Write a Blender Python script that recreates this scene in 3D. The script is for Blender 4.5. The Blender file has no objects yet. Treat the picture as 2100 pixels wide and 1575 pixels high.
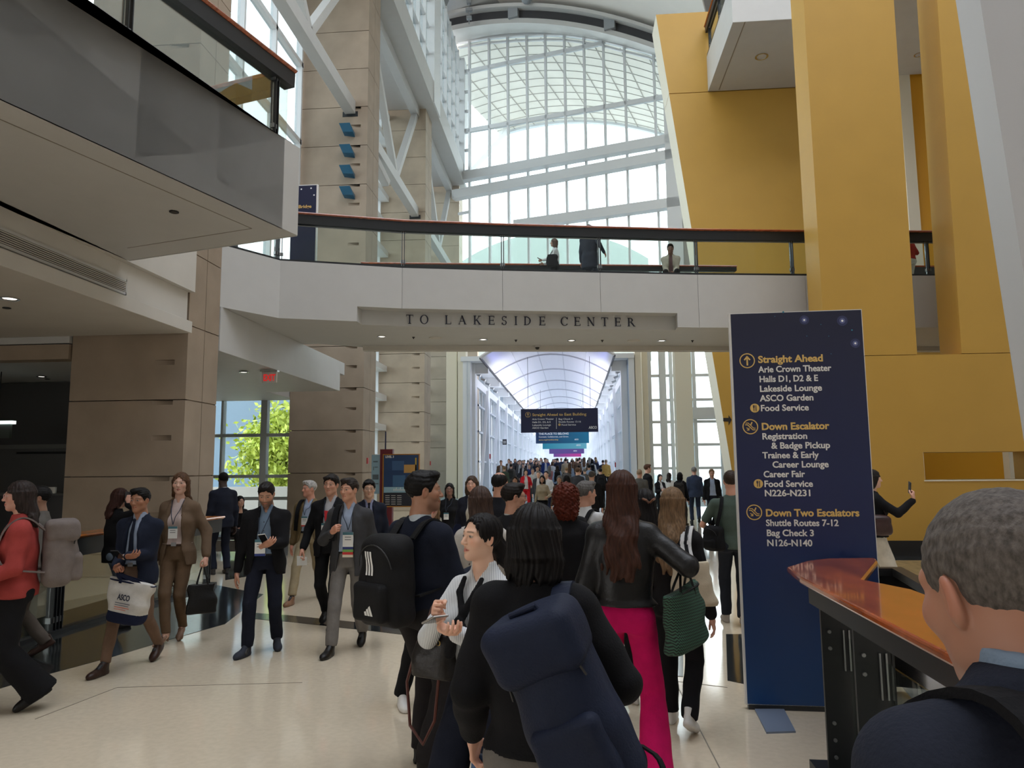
import bpy, bmesh, math, random
import numpy as np
from mathutils import Vector, Matrix

# ------------------------------------------------------------------ camera
FPX, EYE = 1500.0, 1.75
def _n(v): return v / np.linalg.norm(v)
_Y = _n(np.array([126., -173.5, FPX]))
_U = np.array([-111., 12931., FPX])
_Z = _n(_U - _U.dot(_Y) * _Y)
_X = np.cross(_Y, _Z)
CM = np.array([_X, _Y, _Z])
if CM[0, 0] < 0: CM[0] *= -1
CAM = np.array([0., 0., EYE])
def ray(px, py): return CM @ np.array([px - 1050., 787.5 - py, FPX])
def az(px, py, z=0.):
    r = ray(px, py); return CAM + r * ((z - EYE) / r[2])
def ay(px, py, Y):
    r = ray(px, py); return CAM + r * (Y / r[1])
def ax(px, py, X):
    r = ray(px, py); return CAM + r * (X / r[0])
def apl(px, py, A, N):
    r = ray(px, py); return CAM + r * (np.dot(np.asarray(A) - CAM, N) / np.dot(r, N))

S = bpy.context.scene
COL = S.collection
cam = bpy.data.cameras.new('camera'); cam.sensor_width = 36.0; cam.lens = FPX * 36.0 / 2100.0
cam.clip_start = 0.05; cam.clip_end = 600
camo = bpy.data.objects.new('camera', cam); COL.objects.link(camo)
m = Matrix.Identity(4)
for i in range(3):
    m[i][0] = CM[i, 0]; m[i][1] = CM[i, 1]; m[i][2] = -CM[i, 2]; m[i][3] = CAM[i]
camo.matrix_world = m
S.camera = camo
S.view_settings.view_transform = 'Standard'; S.view_settings.look = 'None'
S.view_settings.gamma = 1.0; S.view_settings.use_curve_mapping = False
S.view_settings.exposure = 0.0
S.cycles.max_bounces = 8; S.cycles.diffuse_bounces = 4; S.cycles.glossy_bounces = 3
S.cycles.transmission_bounces = 4; S.cycles.transparent_max_bounces = 12
S.cycles.caustics_reflective = False; S.cycles.caustics_refractive = False
S.cycles.use_denoising = True
S.cycles.sample_clamp_indirect = 6.0

# ------------------------------------------------------------------ sky, sun
w = bpy.data.worlds.new('sky'); S.world = w; w.use_nodes = True
nt = w.node_tree; nt.nodes.clear()
wo = nt.nodes.new('ShaderNodeOutputWorld'); wb = nt.nodes.new('ShaderNodeBackground')
wg = nt.nodes.new('ShaderNodeTexCoord'); wr = nt.nodes.new('ShaderNodeValToRGB'); ws = nt.nodes.new('ShaderNodeSeparateXYZ')
nt.links.new(wg.outputs['Generated'], ws.inputs[0]); nt.links.new(ws.outputs['Z'], wr.inputs['Fac'])
wr.color_ramp.elements[0].position = 0.0; wr.color_ramp.elements[0].color = (1.0, 0.98, 0.95, 1)
wr.color_ramp.elements[1].position = 0.9; wr.color_ramp.elements[1].color = (0.86, 0.90, 0.97, 1)
nt.links.new(wr.outputs[0], wb.inputs['Color']); wb.inputs['Strength'].default_value = 4.5
nt.links.new(wb.outputs[0], wo.inputs[0])
# ------------------------------------------------------------------ helpers
MATS = {}
def mat(name, col, rough=0.6, metal=0.0, noise=0.0, nscale=8.0, bump=0.0, bscale=60.0, spec=0.5, coat=0.0, emit=None, stretch=None, sheen=0.0):
    if name in MATS: return MATS[name]
    M = bpy.data.materials.new(name); M.use_nodes = True
    t = M.node_tree; b = t.nodes['Principled BSDF']
    c = (col[0], col[1], col[2], 1)
    b.inputs['Base Color'].default_value = c; b.inputs['Roughness'].default_value = rough
    b.inputs['Metallic'].default_value = metal; b.inputs['Specular IOR Level'].default_value = spec
    if coat: b.inputs['Coat Weight'].default_value = coat; b.inputs['Coat Roughness'].default_value = 0.08
    if sheen: b.inputs['Sheen Weight'].default_value = sheen
    M.diffuse_color = c
    if emit:
        b.inputs['Emission Color'].default_value = (*emit[:3], 1); b.inputs['Emission Strength'].default_value = emit[3]
    if noise or bump:
        tc = t.nodes.new('ShaderNodeTexCoord'); mp = t.nodes.new('ShaderNodeMapping')
        t.links.new(tc.outputs['Object'], mp.inputs[0])
        if stretch: mp.inputs['Scale'].default_value = stretch
    if noise:
        n1 = t.nodes.new('ShaderNodeTexNoise'); n1.inputs['Scale'].default_value = nscale; n1.inputs['Detail'].default_value = 5
        t.links.new(mp.outputs[0], n1.inputs['Vector'])
        r = t.nodes.new('ShaderNodeValToRGB')
        r.color_ramp.elements[0].position = 0.3; r.color_ramp.elements[1].position = 0.7
        r.color_ramp.elements[0].color = (*[x * (1 - noise) for x in col[:3]], 1)
        r.color_ramp.elements[1].color = (*[min(1, x * (1 + noise)) for x in col[:3]], 1)
        t.links.new(n1.outputs['Fac'], r.inputs['Fac']); t.links.new(r.outputs[0], b.inputs['Base Color'])
    if bump:
        n2 = t.nodes.new('ShaderNodeTexNoise'); n2.inputs['Scale'].default_value = bscale; n2.inputs['Detail'].default_value = 4
        t.links.new(mp.outputs[0], n2.inputs['Vector'])
        bp = t.nodes.new('ShaderNodeBump'); bp.inputs['Strength'].default_value = bump; bp.inputs['Distance'].default_value = 0.01
        t.links.new(n2.outputs['Fac'], bp.inputs['Height']); t.links.new(bp.outputs[0], b.inputs['Normal'])
    MATS[name] = M
    return M
def srgb(r, g, b): return tuple(((v / 255 + 0.055) / 1.055) ** 2.4 if v > 10 else v / 255 / 12.92 for v in (r, g, b))
def glass_mat(name, tint=(0.93, 0.97, 0.96), refl=0.5):
    if name in MATS: return MATS[name]
    M = bpy.data.materials.new(name); M.use_nodes = True
    t = M.node_tree; t.nodes.clear()
    o = t.nodes.new('ShaderNodeOutputMaterial'); mx = t.nodes.new('ShaderNodeMixShader')
    tr = t.nodes.new('ShaderNodeBsdfTransparent'); tr.inputs[0].default_value = (*tint, 1)
    gl = t.nodes.new('ShaderNodeBsdfGlossy'); gl.inputs['Roughness'].default_value = 0.01
    fr = t.nodes.new('ShaderNodeFresnel'); fr.inputs['IOR'].default_value = 1.45
    ml = t.nodes.new('ShaderNodeMath'); ml.operation = 'MULTIPLY'; ml.inputs[1].default_value = refl
    t.links.new(fr.outputs[0], ml.inputs[0]); t.links.new(ml.outputs[0], mx.inputs[0])
    t.links.new(tr.outputs[0], mx.inputs[1]); t.links.new(gl.outputs[0], mx.inputs[2]); t.links.new(mx.outputs[0], o.inputs[0])
    MATS[name] = M
    return M

class MB:
    """collects geometry, then links it as ONE mesh object"""
    def __init__(s): s.v = []; s.f = []
    def add(s, vs, fs):
        k = len(s.v); s.v += [tuple(map(float, p)) for p in vs]; s.f += [tuple(i + k for i in f) for f in fs]; return s
    def box(s, x0, x1, y0, y1, z0, z1):
        return s.hexa([(x0, y0, z0), (x1, y0, z0), (x1, y1, z0), (x0, y1, z0), (x0, y0, z1), (x1, y0, z1), (x1, y1, z1), (x0, y1, z1)])
    def hexa(s, p):
        return s.add(p, [(0, 3, 2, 1), (4, 5, 6, 7), (0, 1, 5, 4), (1, 2, 6, 5), (2, 3, 7, 6), (3, 0, 4, 7)])
    def poly(s, p): return s.add(p, [tuple(range(len(p)))])
    def slab(s, p, d):
        """polygon p extruded by vector d"""
        n = len(p); q = [tuple(np.asarray(a, float) + np.asarray(d, float)) for a in p]
        return s.add(list(p) + q, [tuple(range(n))[::-1], tuple(range(n, 2 * n))] + [(i, (i + 1) % n, n + (i + 1) % n, n + i) for i in range(n)])
    def prism(s, xy, z0, z1): return s.slab([(a[0], a[1], z0) for a in xy], (0, 0, z1 - z0))
    def beam(s, a, b, w, h, up=(0, 0, 1)):
        """rectangular bar from a to b: w across, h along up"""
        a = np.asarray(a, float); b = np.asarray(b, float); d = _n(b - a); up = np.asarray(up, float)
        r = np.cross(d, up)
        if np.linalg.norm(r) < 1e-6: r = np.cross(d, (1, 0, 0))
        r = _n(r); u = np.cross(r, d)
        c = [(-w / 2, -h / 2), (w / 2, -h / 2), (w / 2, h / 2), (-w / 2, h / 2)]
        return s.hexa([a + r * x + u * y for x, y in c] + [b + r * x + u * y for x, y in c])
    def tube(s, pts, r, n=10, close=False, cap=True):
        pts = [np.asarray(p, float) for p in pts]; R = r if hasattr(r, '__len__') else [r] * len(pts)
        vs = []; fs = []; N = len(pts); ref = None
        for i, p in enumerate(pts):
            d = pts[(i + 1) % N if close else min(i + 1, N - 1)] - pts[(i - 1) % N if close else max(i - 1, 0)]
            d = _n(d)
            if ref is None: ref = np.array([0, 0, 1.]) if abs(d[2]) < 0.9 else np.array([1., 0, 0])
            a = _n(np.cross(d, ref)); b2 = np.cross(a, d); ref = b2
            for k in range(n):
                t = 2 * math.pi * k / n; vs.append(p + R[i] * (a * math.cos(t) + b2 * math.sin(t)))
        for i in range(N if close else N - 1):
            for k in range(n):
                j = (i + 1) % N; fs.append((i * n + k, i * n + (k + 1) % n, j * n + (k + 1) % n, j * n + k))
        if cap and not close: fs += [tuple(range(n))[::-1], tuple((N - 1) * n + k for k in range(n))]
        return s.add(vs, fs)
    def sweep(s, path, prof, closed_prof=True):
        """profile of (side, up) pairs swept along a level path of 3-D points, mitred"""
        path = [np.asarray(p, float) for p in path]; N = len(path); n = len(prof); vs = []; fs = []
        for i, p in enumerate(path):
            d0 = path[i] - path[i - 1] if i else path[1] - path[0]; d1 = path[i + 1] - path[i] if i < N - 1 else path[i] - path[i - 1]
            d0 = _n(np.array([d0[0], d0[1], 0])); d1 = _n(np.array([d1[0], d1[1], 0])); d = _n(d0 + d1)
            r = np.array([d[1], -d[0], 0]); r = r / max(0.35, float(np.dot(d, d0)))
            vs += [p + r * a + np.array([0, 0, b]) for a, b in prof]
        for i in range(N - 1):
            for k in range(n if closed_prof else n - 1):
                fs.append((i * n + k, i * n + (k + 1) % n, (i + 1) * n + (k + 1) % n, (i + 1) * n + k))
        if closed_prof: fs += [tuple(range(n))[::-1], tuple((N - 1) * n + k for k in range(n))]
        return s.add(vs, fs)
    def lathe(s, c, prof, n=24, axis='z'):
        c = np.asarray(c, float); vs = []; fs = []
        for r, h in prof:
            for k in range(n):
                t = 2 * math.pi * k / n
                q = (r * math.cos(t), r * math.sin(t), h) if axis == 'z' else (r * math.cos(t), h, r * math.sin(t)) if axis == 'y' else (h, r * math.cos(t), r * math.sin(t))
                vs.append(c + np.array(q))
        for i in range(len(prof) - 1):
            for k in range(n): fs.append((i * n + k, i * n + (k + 1) % n, (i + 1) * n + (k + 1) % n, (i + 1) * n + k))
        fs += [tuple(range(n))[::-1], tuple((len(prof) - 1) * n + k for k in range(n))]
        return s.add(vs, fs)
    def build(s, name, material=None, parent=None, smooth=False, bevel=0.0, recalc=True):
        me = bpy.data.meshes.new(name); me.from_pydata(s.v, [], s.f)
        if recalc:
            bm = bmesh.new(); bm.from_mesh(me); bmesh.ops.recalc_face_normals(bm, faces=bm.faces); bm.to_mesh(me); bm.free()
        return link_mesh(me, name, material, parent, smooth, bevel)
def link_mesh(me, name, material=None, parent=None, smooth=False, bevel=0.0):
    if material: me.materials.append(material)
    if smooth: me.polygons.foreach_set('use_smooth', [True] * len(me.polygons))
    o = bpy.data.objects.new(name, me); COL.objects.link(o)
    if parent is not None:
        o.parent = parent
        if parent.get('_org') is not None: o.location = -Vector(parent['_org'][:])
    if bevel:
        b = o.modifiers.new('bevel', 'BEVEL'); b.width = bevel; b.segments = 2; b.limit_method = 'ANGLE'
    return o
def tag(o, label=None, cat=None, group=None, kind=None):
    if label: o['label'] = label
    if cat: o['category'] = cat
    if group: o['group'] = group
    if kind: o['kind'] = kind
    return o
def structure(o, label=None): return tag(o, label, None, None, 'structure')
def thing(name, label, cat, loc=(0, 0, 0), group=None, rz=0.0, local=False):
    """an Empty at the thing's base; its parts are modelled in world coordinates unless local"""
    o = bpy.data.objects.new(name, None); COL.objects.link(o); o.empty_display_size = 0.1
    o.location = loc
    if local: o.rotation_euler = (0, 0, rz)
    else: o['_org'] = [float(x) for x in loc]
    return tag(o, label, cat, group)
def done():
    for o in bpy.data.objects:
        if '_org' in o: del o['_org']
def copy_tree(o, parent=None):
    c = o.copy(); COL.objects.link(c)
    if parent is not None: c.parent = parent
    for ch in list(o.children): copy_tree(ch, c)
    return c
FONT = None
def text_mesh(body, size, align='LEFT', bold=0.0, depth=0.002, spacing=1.0):
    """flat lettering in the XZ plane, baseline at z=0, facing -Y"""
    cu = bpy.data.curves.new('t', 'FONT'); cu.body = body; cu.size = size; cu.align_x = align
    cu.extrude = depth; cu.offset = bold; cu.space_character = spacing; cu.resolution_u = 3
    o = bpy.data.objects.new('t', cu); COL.objects.link(o)
    dg = bpy.context.evaluated_depsgraph_get(); me = bpy.data.meshes.new_from_object(o.evaluated_get(dg))
    bpy.data.objects.remove(o); bpy.data.curves.remove(cu)
    me.transform(Matrix.Rotation(math.pi / 2, 4, 'X'))
    return me
def lettering(body, size, M4, material, parent, align='LEFT', bold=0.0, spacing=1.0, width=None, name='lettering'):
    """lettering placed with matrix M4 (x along the text, z up); width squeezes it to a measured length"""
    me = text_mesh(body, size, align, bold, 0.0015, spacing)
    if width:
        xs = [v.co.x for v in me.vertices]; k = width / (max(xs) - min(xs)); me.transform(Matrix.Diagonal((k, 1, 1, 1)))
    me.transform(M4)
    me.materials.clear()
    return link_mesh(me, name, material, parent)
def frame(org, right, up=(0, 0, 1)):
    """matrix whose x runs along right, z along up"""
    x = Vector(right).normalized(); z = Vector(up).normalized(); y = z.cross(x)
    M = Matrix.Identity(4)
    for i in range(3): M[i][0] = x[i]; M[i][1] = y[i]; M[i][2] = z[i]; M[i][3] = org[i]
    return M
# ------------------------------------------------------------------ materials of the building
WHITE = mat('white_paint', (0.53, 0.53, 0.52), 0.55, noise=0.02, nscale=3)
COOL = mat('cool_white_paint', (0.74, 0.76, 0.78), 0.45)
CEIL = mat('ceiling_plaster', (0.60, 0.575, 0.53), 0.7, noise=0.03, nscale=2)
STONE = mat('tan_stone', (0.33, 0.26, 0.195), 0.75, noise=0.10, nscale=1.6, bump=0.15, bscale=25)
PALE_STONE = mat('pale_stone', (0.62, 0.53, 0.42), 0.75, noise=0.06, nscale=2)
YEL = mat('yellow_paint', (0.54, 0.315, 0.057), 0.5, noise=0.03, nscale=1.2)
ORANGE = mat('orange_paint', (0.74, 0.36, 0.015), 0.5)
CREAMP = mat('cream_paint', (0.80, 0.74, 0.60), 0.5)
GRANITE = mat('black_granite', (0.022, 0.024, 0.024), 0.12, noise=0.6, nscale=45, coat=0.4)
STEEL = mat('dark_steel', (0.018, 0.02, 0.023), 0.42, spec=0.4)
GREY_STEEL = mat('grey_steel', (0.30, 0.31, 0.32), 0.35, metal=0.7)
WOOD = mat('cherry_wood', (0.36, 0.075, 0.018), 0.22, noise=0.38, nscale=5, coat=0.6, stretch=(1.5, 6, 6))
DARKWALL = mat('charcoal_wall', (0.075, 0.075, 0.075), 0.8)
GLASS = glass_mat('clear_glass', (0.90, 0.945, 0.925), 0.45)
WIN = glass_mat('window_glass', (0.88, 0.95, 0.97), 0.6)
NAVY = mat('navy_vinyl', srgb(22, 30, 66), 0.45)
WHITE_INK = mat('white_lettering', (0.80, 0.80, 0.78), 0.5)
GOLD_INK = mat('gold_lettering', srgb(226, 190, 112), 0.5)
BLACK = mat('black_plastic', (0.012, 0.012, 0.013), 0.4)

# ------------------------------------------------------------------ floor
fm = mat('terrazzo', (0.69, 0.595, 0.455), 0.10, noise=0.05, nscale=22, coat=0.5)
structure(MB().box(-30, 30, -9, 34, -0.3, 0).build('floor', fm), 'polished cream terrazzo floor of the concourse')
RAMP = [(34, 0.0), (46, .62), (60, .85), (90, 1.1), (135, 1.1)]
def floor_z(Y):
    return float(np.interp(Y, [q[0] for q in RAMP], [q[1] for q in RAMP]))
rb = MB()
for (a, za), (b, zb) in zip(RAMP[:-1], RAMP[1:]):
    rb.hexa([(-7, a, -0.4), (9, a, -0.4), (9, b, -0.4), (-7, b, -0.4), (-7, a, za), (9, a, za), (9, b, zb), (-7, b, zb)])
rb.box(-30, -7, 34, 42, -.3, 0); rb.box(9, 30, 34, 42, -.3, 0)
structure(rb.build('floor', mat('blue_grey_carpet', (0.42, 0.52, 0.55), 0.9, noise=0.12, nscale=30)), 'blue grey carpeted floor rising into the glazed hallway')
def inlay(px, m=GRANITE, z=0.004):
    p = [az(a, b, 0) for a, b in px]
    o = MB().slab([(q[0], q[1], 0.0) for q in p], (0, 0, z)).build('trim_1', m); return structure(o, 'dark granite inlay in the cream floor')
# band that carries the left railing, with a curved edge
p = [(-5.2, 3.2), (-4.95, 4.4), (-4.78, 5.5), (-4.65, 6.18), (-4.42, 6.89), (-4.27, 7.59), (-4.04, 8.4), (-4.45, 10.4), (-6.5, 11.9), (-6.5, 3.2)]
structure(MB().prism(p, 0, 0.004).build('trim_1', GRANITE), 'curved black granite band along the left railing')
inlay([(500, 1256), (589, 1262), (786, 1282), (960, 1300), (960, 1318), (786, 1297), (589, 1275), (500, 1268)])
inlay([(462, 1112), (500, 1115), (520, 1180), (462, 1190)])
inlay([(1489, 1301), (1545, 1301), (1560, 1410), (1492, 1396)])
inlay([(1340, 1338), (1401, 1343), (1401, 1388), (1340, 1384)])
inlay([(1405, 1122), (1452, 1123), (1456, 1146), (1405, 1146)])
inlay([(1416, 1069), (1428, 1069), (1429, 1086), (1416, 1086)])
inlay([(1443, 1069), (1454, 1069), (1456, 1086), (1444, 1086)])
inlay([(1790, 1139), (2200, 1139), (2200, 1149), (1790, 1149)])
CARPET = mat('olive_carpet', (0.20, 0.135, 0.05), 0.95, noise=0.25, nscale=9)
inlay([(1790, 1150), (2250, 1150), (2250, 1206), (1790, 1206)], CARPET, 0.006)
JOINT = mat('floor_joint', (0.22, 0.19, 0.15), 0.4)
jb = MB()
for (a, b) in [((1384, 1397), (1476, 1575)), ((1345, 1150), (1384, 1397)), ((72, 1475), (240, 1410)), ((240, 1410), (620, 1400)), ((1476, 1575), (1560, 1900)), ((1384, 1397), (1492, 1410))]:
    p0, p1 = az(*a, 0), az(*b, 0); jb.beam((p0[0], p0[1], 0.001), (p1[0], p1[1], 0.001), 0.007, 0.003)
structure(jb.build('trim_2', JOINT), 'thin dark joint lines in the floor')

# ------------------------------------------------------------------ stone pillars
COURSE, JZ0 = 1.30, 0.38
def pillar(X0, X1, Y0, Y1, ztop, zn1, m=STONE, label=''):
    b = MB(); g = 0.009
    js = [0.0] + [JZ0 + COURSE * k for k in range(40) if JZ0 + COURSE * k < ztop - 0.2] + [ztop]
    b.box(X0 + 0.03, X1 - 0.03, Y0 + 0.11, Y1 - 0.03, 0, ztop)
    for a, c in zip(js[:-1], js[1:]):
        z0, z1 = a + g, c - g
        ns = []
        if c - a > 1.0 and (a + c) / 2 < zn1: ns = [((a + c) / 2 - 0.045, (a + c) / 2 + 0.045), (z1 - 0.075, z1)]
        xr, L, d = X1 - 0.22, 0.36, 0.10
        zs = sorted({z0, z1, *[q for n_ in ns for q in n_]})
        for za, zb in zip(zs[:-1], zs[1:]):
            isn = any(abs(za - n_[0]) < 1e-6 and abs(zb - n_[1]) < 1e-6 for n_ in ns)
            b.poly([(X0, Y0, za), (xr - L, Y0, za), (xr - L, Y0, zb), (X0, Y0, zb)])
            b.poly([(xr, Y0, za), (X1, Y0, za), (X1, Y0, zb), (xr, Y0, zb)])
            if not isn: b.poly([(xr - L, Y0, za), (xr, Y0, za), (xr, Y0, zb), (xr - L, Y0, zb)])
            else:
                b.poly([(xr - L, Y0, za), (xr, Y0 + d, za), (xr, Y0 + d, zb), (xr - L, Y0, zb)])
                b.poly([(xr, Y0, za), (xr, Y0, zb), (xr, Y0 + d, zb), (xr, Y0 + d, za)])
                b.poly([(xr - L, Y0, za), (xr, Y0, za), (xr, Y0 + d, za)]); b.poly([(xr - L, Y0, zb), (xr, Y0 + d, zb), (xr, Y0, zb)])
        ym = Y0 + (Y1 - Y0) * 0.52
        for ya, yb in ((Y0, ym - g), (ym + g, Y1)):
            b.poly([(X1, ya, z0), (X1, yb, z0), (X1, yb, z1), (X1, ya, z1)])
            for z in (z0, z1): b.poly([(X1 - 0.09, ya, z), (X1, ya, z), (X1, yb, z), (X1 - 0.09, yb, z)])
        for y in (ym - g, ym + g): b.poly([(X1 - 0.09, y, z0), (X1, y, z0), (X1, y, z1), (X1 - 0.09, y, z1)])
        b.poly([(X0, Y1, z0), (X1, Y1, z0), (X1, Y1, z1), (X0, Y1, z1)]); b.poly([(X0, Y0, z0), (X0, Y1, z0), (X0, Y1, z1), (X0, Y0, z1)])
        for z in (z0, z1): b.poly([(X0, Y0, z), (X1, Y0, z), (X1, Y0 + 0.12, z), (X0, Y0 + 0.12, z)])
    o = b.build('stone_pillar', m, recalc=False); return structure(o, label)
PX1 = -6.48
PIL = [(11.96, 13.05), (21.87, 23.25), (31.6, 33.0), (40.9, 42.2)]
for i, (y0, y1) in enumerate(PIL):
    pillar(-8.70, PX1 + (-0.12, 0.1, 0.0, 0.1)[i], y0, y1, 18.3, (30, 13.1, 8, 8)[i], (STONE, STONE, mat('lit_tan_stone', (0.44, 0.365, 0.28), 0.75, noise=0.10, nscale=1.6), PALE_STONE)[i],  # far pillars get lighter stone, painting in the brightness near the end window
           ('tan stone pillar nearest the camera with notches', 'tan stone pillar behind the bridge with blue fins', 'stone pillar behind the map board, painted paler for window light', 'farthest stone pillar at the end wall')[i])
# blue fins on the second pillar
FIN = mat('blue_fin', (0.008, 0.09, 0.17), 0.35)
for k, yy in enumerate((270, 313, 355, 398)):
    c = ay(714, yy, 21.8); x, z = c[0], c[2]
    b = MB().hexa([(x - .21, 21.87, z + .13), (x + .2, 21.87, z - .02), (x + .2, 21.87, z - .16), (x - .14, 21.87, z - .10),
                   (x - .21, 21.50, z + .15), (x + .14, 21.50, z + .15), (x + .22, 21.62, z - .1), (x - .12, 21.62, z - .08)])
    tag(b.build('wall_light', FIN), ('top', 'second from top', 'third from top', 'lowest')[k] + ' blue wedge light on the stone pillar above the bridge rail', 'light', 'blue lights on the pillar')

# ------------------------------------------------------------------ left side: beams, ceilings, balcony
SOF, FLR = 4.85, 6.05
b = MB(); b.box(-16, -6.58, 13.06, 20.2, 4.0, SOF); b.box(-16, -8.72, 20.2, 22.6, 4.0, SOF); b.box(-16, -8.72, 11.9, 13.06, 4.0, SOF)
b.box(-6.9, -6.58, 20.2, 20.6, 4.5, SOF)
structure(b.build('ceiling_left', WHITE, bevel=0.006), 'white beam and ceiling between the two front pillars')
b = MB(); b.box(-16, -6.6, -3, 11.9, 4.32, SOF); b.box(-16, -6.5, -3, 11.9, 4.12, 4.32)
nb = structure(b.build('ceiling_left', CEIL, bevel=0.004), 'pale beam with vent slot under the balcony')
b = MB(); b.box(-16, -6.5, -3, 11.95, SOF, FLR); b.box(-16, -8.72, 11.95, 22.6, SOF, FLR)
structure(b.build('ceiling_left', CEIL), 'upper floor slab over the left aisle')
# vent in the beam
t = thing('air_vent', 'long slatted air vent in the pale beam at the left', 'vent', (-6.58, 8.6, 4.45))
z0, z1 = 4.40, 4.56
b = MB(); b.box(-6.6, -6.585, 6.9, 10.1, z0 - .02, z1 + .02); b.build('backing', mat('vent_dark', (0.03, 0.03, 0.03), 0.8), t)
b = MB(); b.box(-6.6, -6.565, 6.9, 10.12, z0 - .035, z0); b.box(-6.6, -6.565, 6.9, 10.12, z1, z1 + .035); b.box(-6.6, -6.565, 10.1, 10.13, z0 - .035, z1 + .035); b.build('frame', WHITE, t)
b = MB()
for k in range(6): b.box(-6.59, -6.566, 6.9, 10.1, z0 + .012 + k * .026, z0 + .022 + k * .026)
b.build('slats', CEIL, t)

def fascia(b, path, z0, z1, joints, th=0.02):
    """panels on the outside of a path (outside = right of travel), with open joints at the listed distances"""
    path = [np.array([*q[:2], 0.]) for q in path]
    for a, c in zip(path[:-1], path[1:]):
        d = c - a; L = np.linalg.norm(d); d = d / L; nrm = np.array([d[1], -d[0], 0])
        cuts = [0.0] + [t_ for t_ in joints(a, c, L) if 0.05 < t_ < L - 0.05] + [L]
        for s0, s1 in zip(cuts[:-1], cuts[1:]):
            p0 = a + d * (s0 + .005); p1 = a + d * (s1 - .005)
            q0 = p0 + nrm * th; q1 = p1 + nrm * th
            b.hexa([(p0[0], p0[1], z0), (p1[0], p1[1], z0), (q1[0], q1[1], z0), (q0[0], q0[1], z0), (p0[0], p0[1], z1), (p1[0], p1[1], z1), (q1[0], q1[1], z1), (q0[0], q0[1], z1)])
BD = _n(np.array([-0.97, -3.25, 0])); BC = np.array([-3.60, 9.13, 0]); BL = _n(np.array([-2.02, 0.60, 0]))
bal = [tuple((BC + BD * 13.0)[:2]), tuple(BC[:2]), tuple((BC + BL * 3.0)[:2]), (-6.5, float((BC + BD * 13.0)[1]))]
b = MB(); b.prism(bal, SOF, FLR)
fascia(b, bal[:2], SOF - .005, FLR + .002, lambda a, c, L: [L - 0.32, L - 2.55, L - 5.2, L - 7.8])
fascia(b, bal[1:3], SOF - .005, FLR + .002, lambda a, c, L: [0.32, 2.4])
structure(b.build('balcony_slab', WHITE), 'white balcony slab overhanging at upper left')
b = MB()
pa, pb = BC + BD * 0.45 + BL * 0.35, BC + BD * 9 + BL * 0.35
b.beam((*pa[:2], SOF - .001), (*pb[:2], SOF - .001), 0.012, 0.004); pc = BC + BD * 0.45 + BL * 2.5
b.beam((*pa[:2], SOF - .001), (*pc[:2], SOF - .001), 0.012, 0.004)
structure(b.build('trim_3', JOINT), 'shadow line around the balcony underside')

# ------------------------------------------------------------------ bridge
BF = [(-6.63, 13.07), (-5.94, 14.22), (-3.58, 15.05), (-1.47, 15.52), (0.66, 15.93), (2.85, 16.35), (5.31, 16.71), (10.5, 17.3)]
BR = [(-6.2, 17.3), (-5.2, 17.95), (-0.87, 18.55), (3.9, 19.25), (10.5, 20.2)]
def along(path, X):
    for a, c in zip(path[:-1], path[1:]):
        if min(a[0], c[0]) <= X <= max(a[0], c[0]) and abs(c[0] - a[0]) > 0.3:
            return a[1] + (c[1] - a[1]) * (X - a[0]) / (c[0] - a[0])
    return path[-1][1]
NL, NR, NZ, ND = -4.46, 2.36, 5.17, 0.34
front_low = [q for q in BF if q[0] < NL] + [(NL, along(BF, NL)), (NL, along(BF, NL) + ND)] + [(x, along(BF, x) + ND) for x in (-3.58, -1.47, 0.66)] + [(NR, along(BF, NR) + ND), (NR, along(BF, NR))] + [q for q in BF if q[0] > NR]
b = MB()
b.prism(BF + BR[::-1] + [(-6.63, 17.3)], NZ, FLR); b.prism(front_low + BR[::-1] + [(-6.63, 17.3)], SOF, NZ)
jx = lambda a, c, L: [L - .001]
fascia(b, BF, NZ - .003, FLR + .002, lambda a, c, L: [])
fascia(b, [q for q in BF if q[0] < NL] + [(NL, along(BF, NL))], SOF - .003, NZ - .003, lambda a, c, L: [])
fascia(b, [(NR, along(BF, NR))] + [q for q in BF if q[0] > NR], SOF - .003, NZ - .003, lambda a, c, L: [])
structure(b.build('bridge_slab', WHITE), 'curved white pedestrian bridge crossing the concourse')
b = MB()
b.prism([(q[0], q[1] - .25) for q in BR[1:]] + [(q[0], q[1] + .02) for q in BR[1:]][::-1], SOF - .11, SOF + .01)
structure(b.build('trim_4', CEIL), 'grey drop edge along the back of the bridge')

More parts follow.
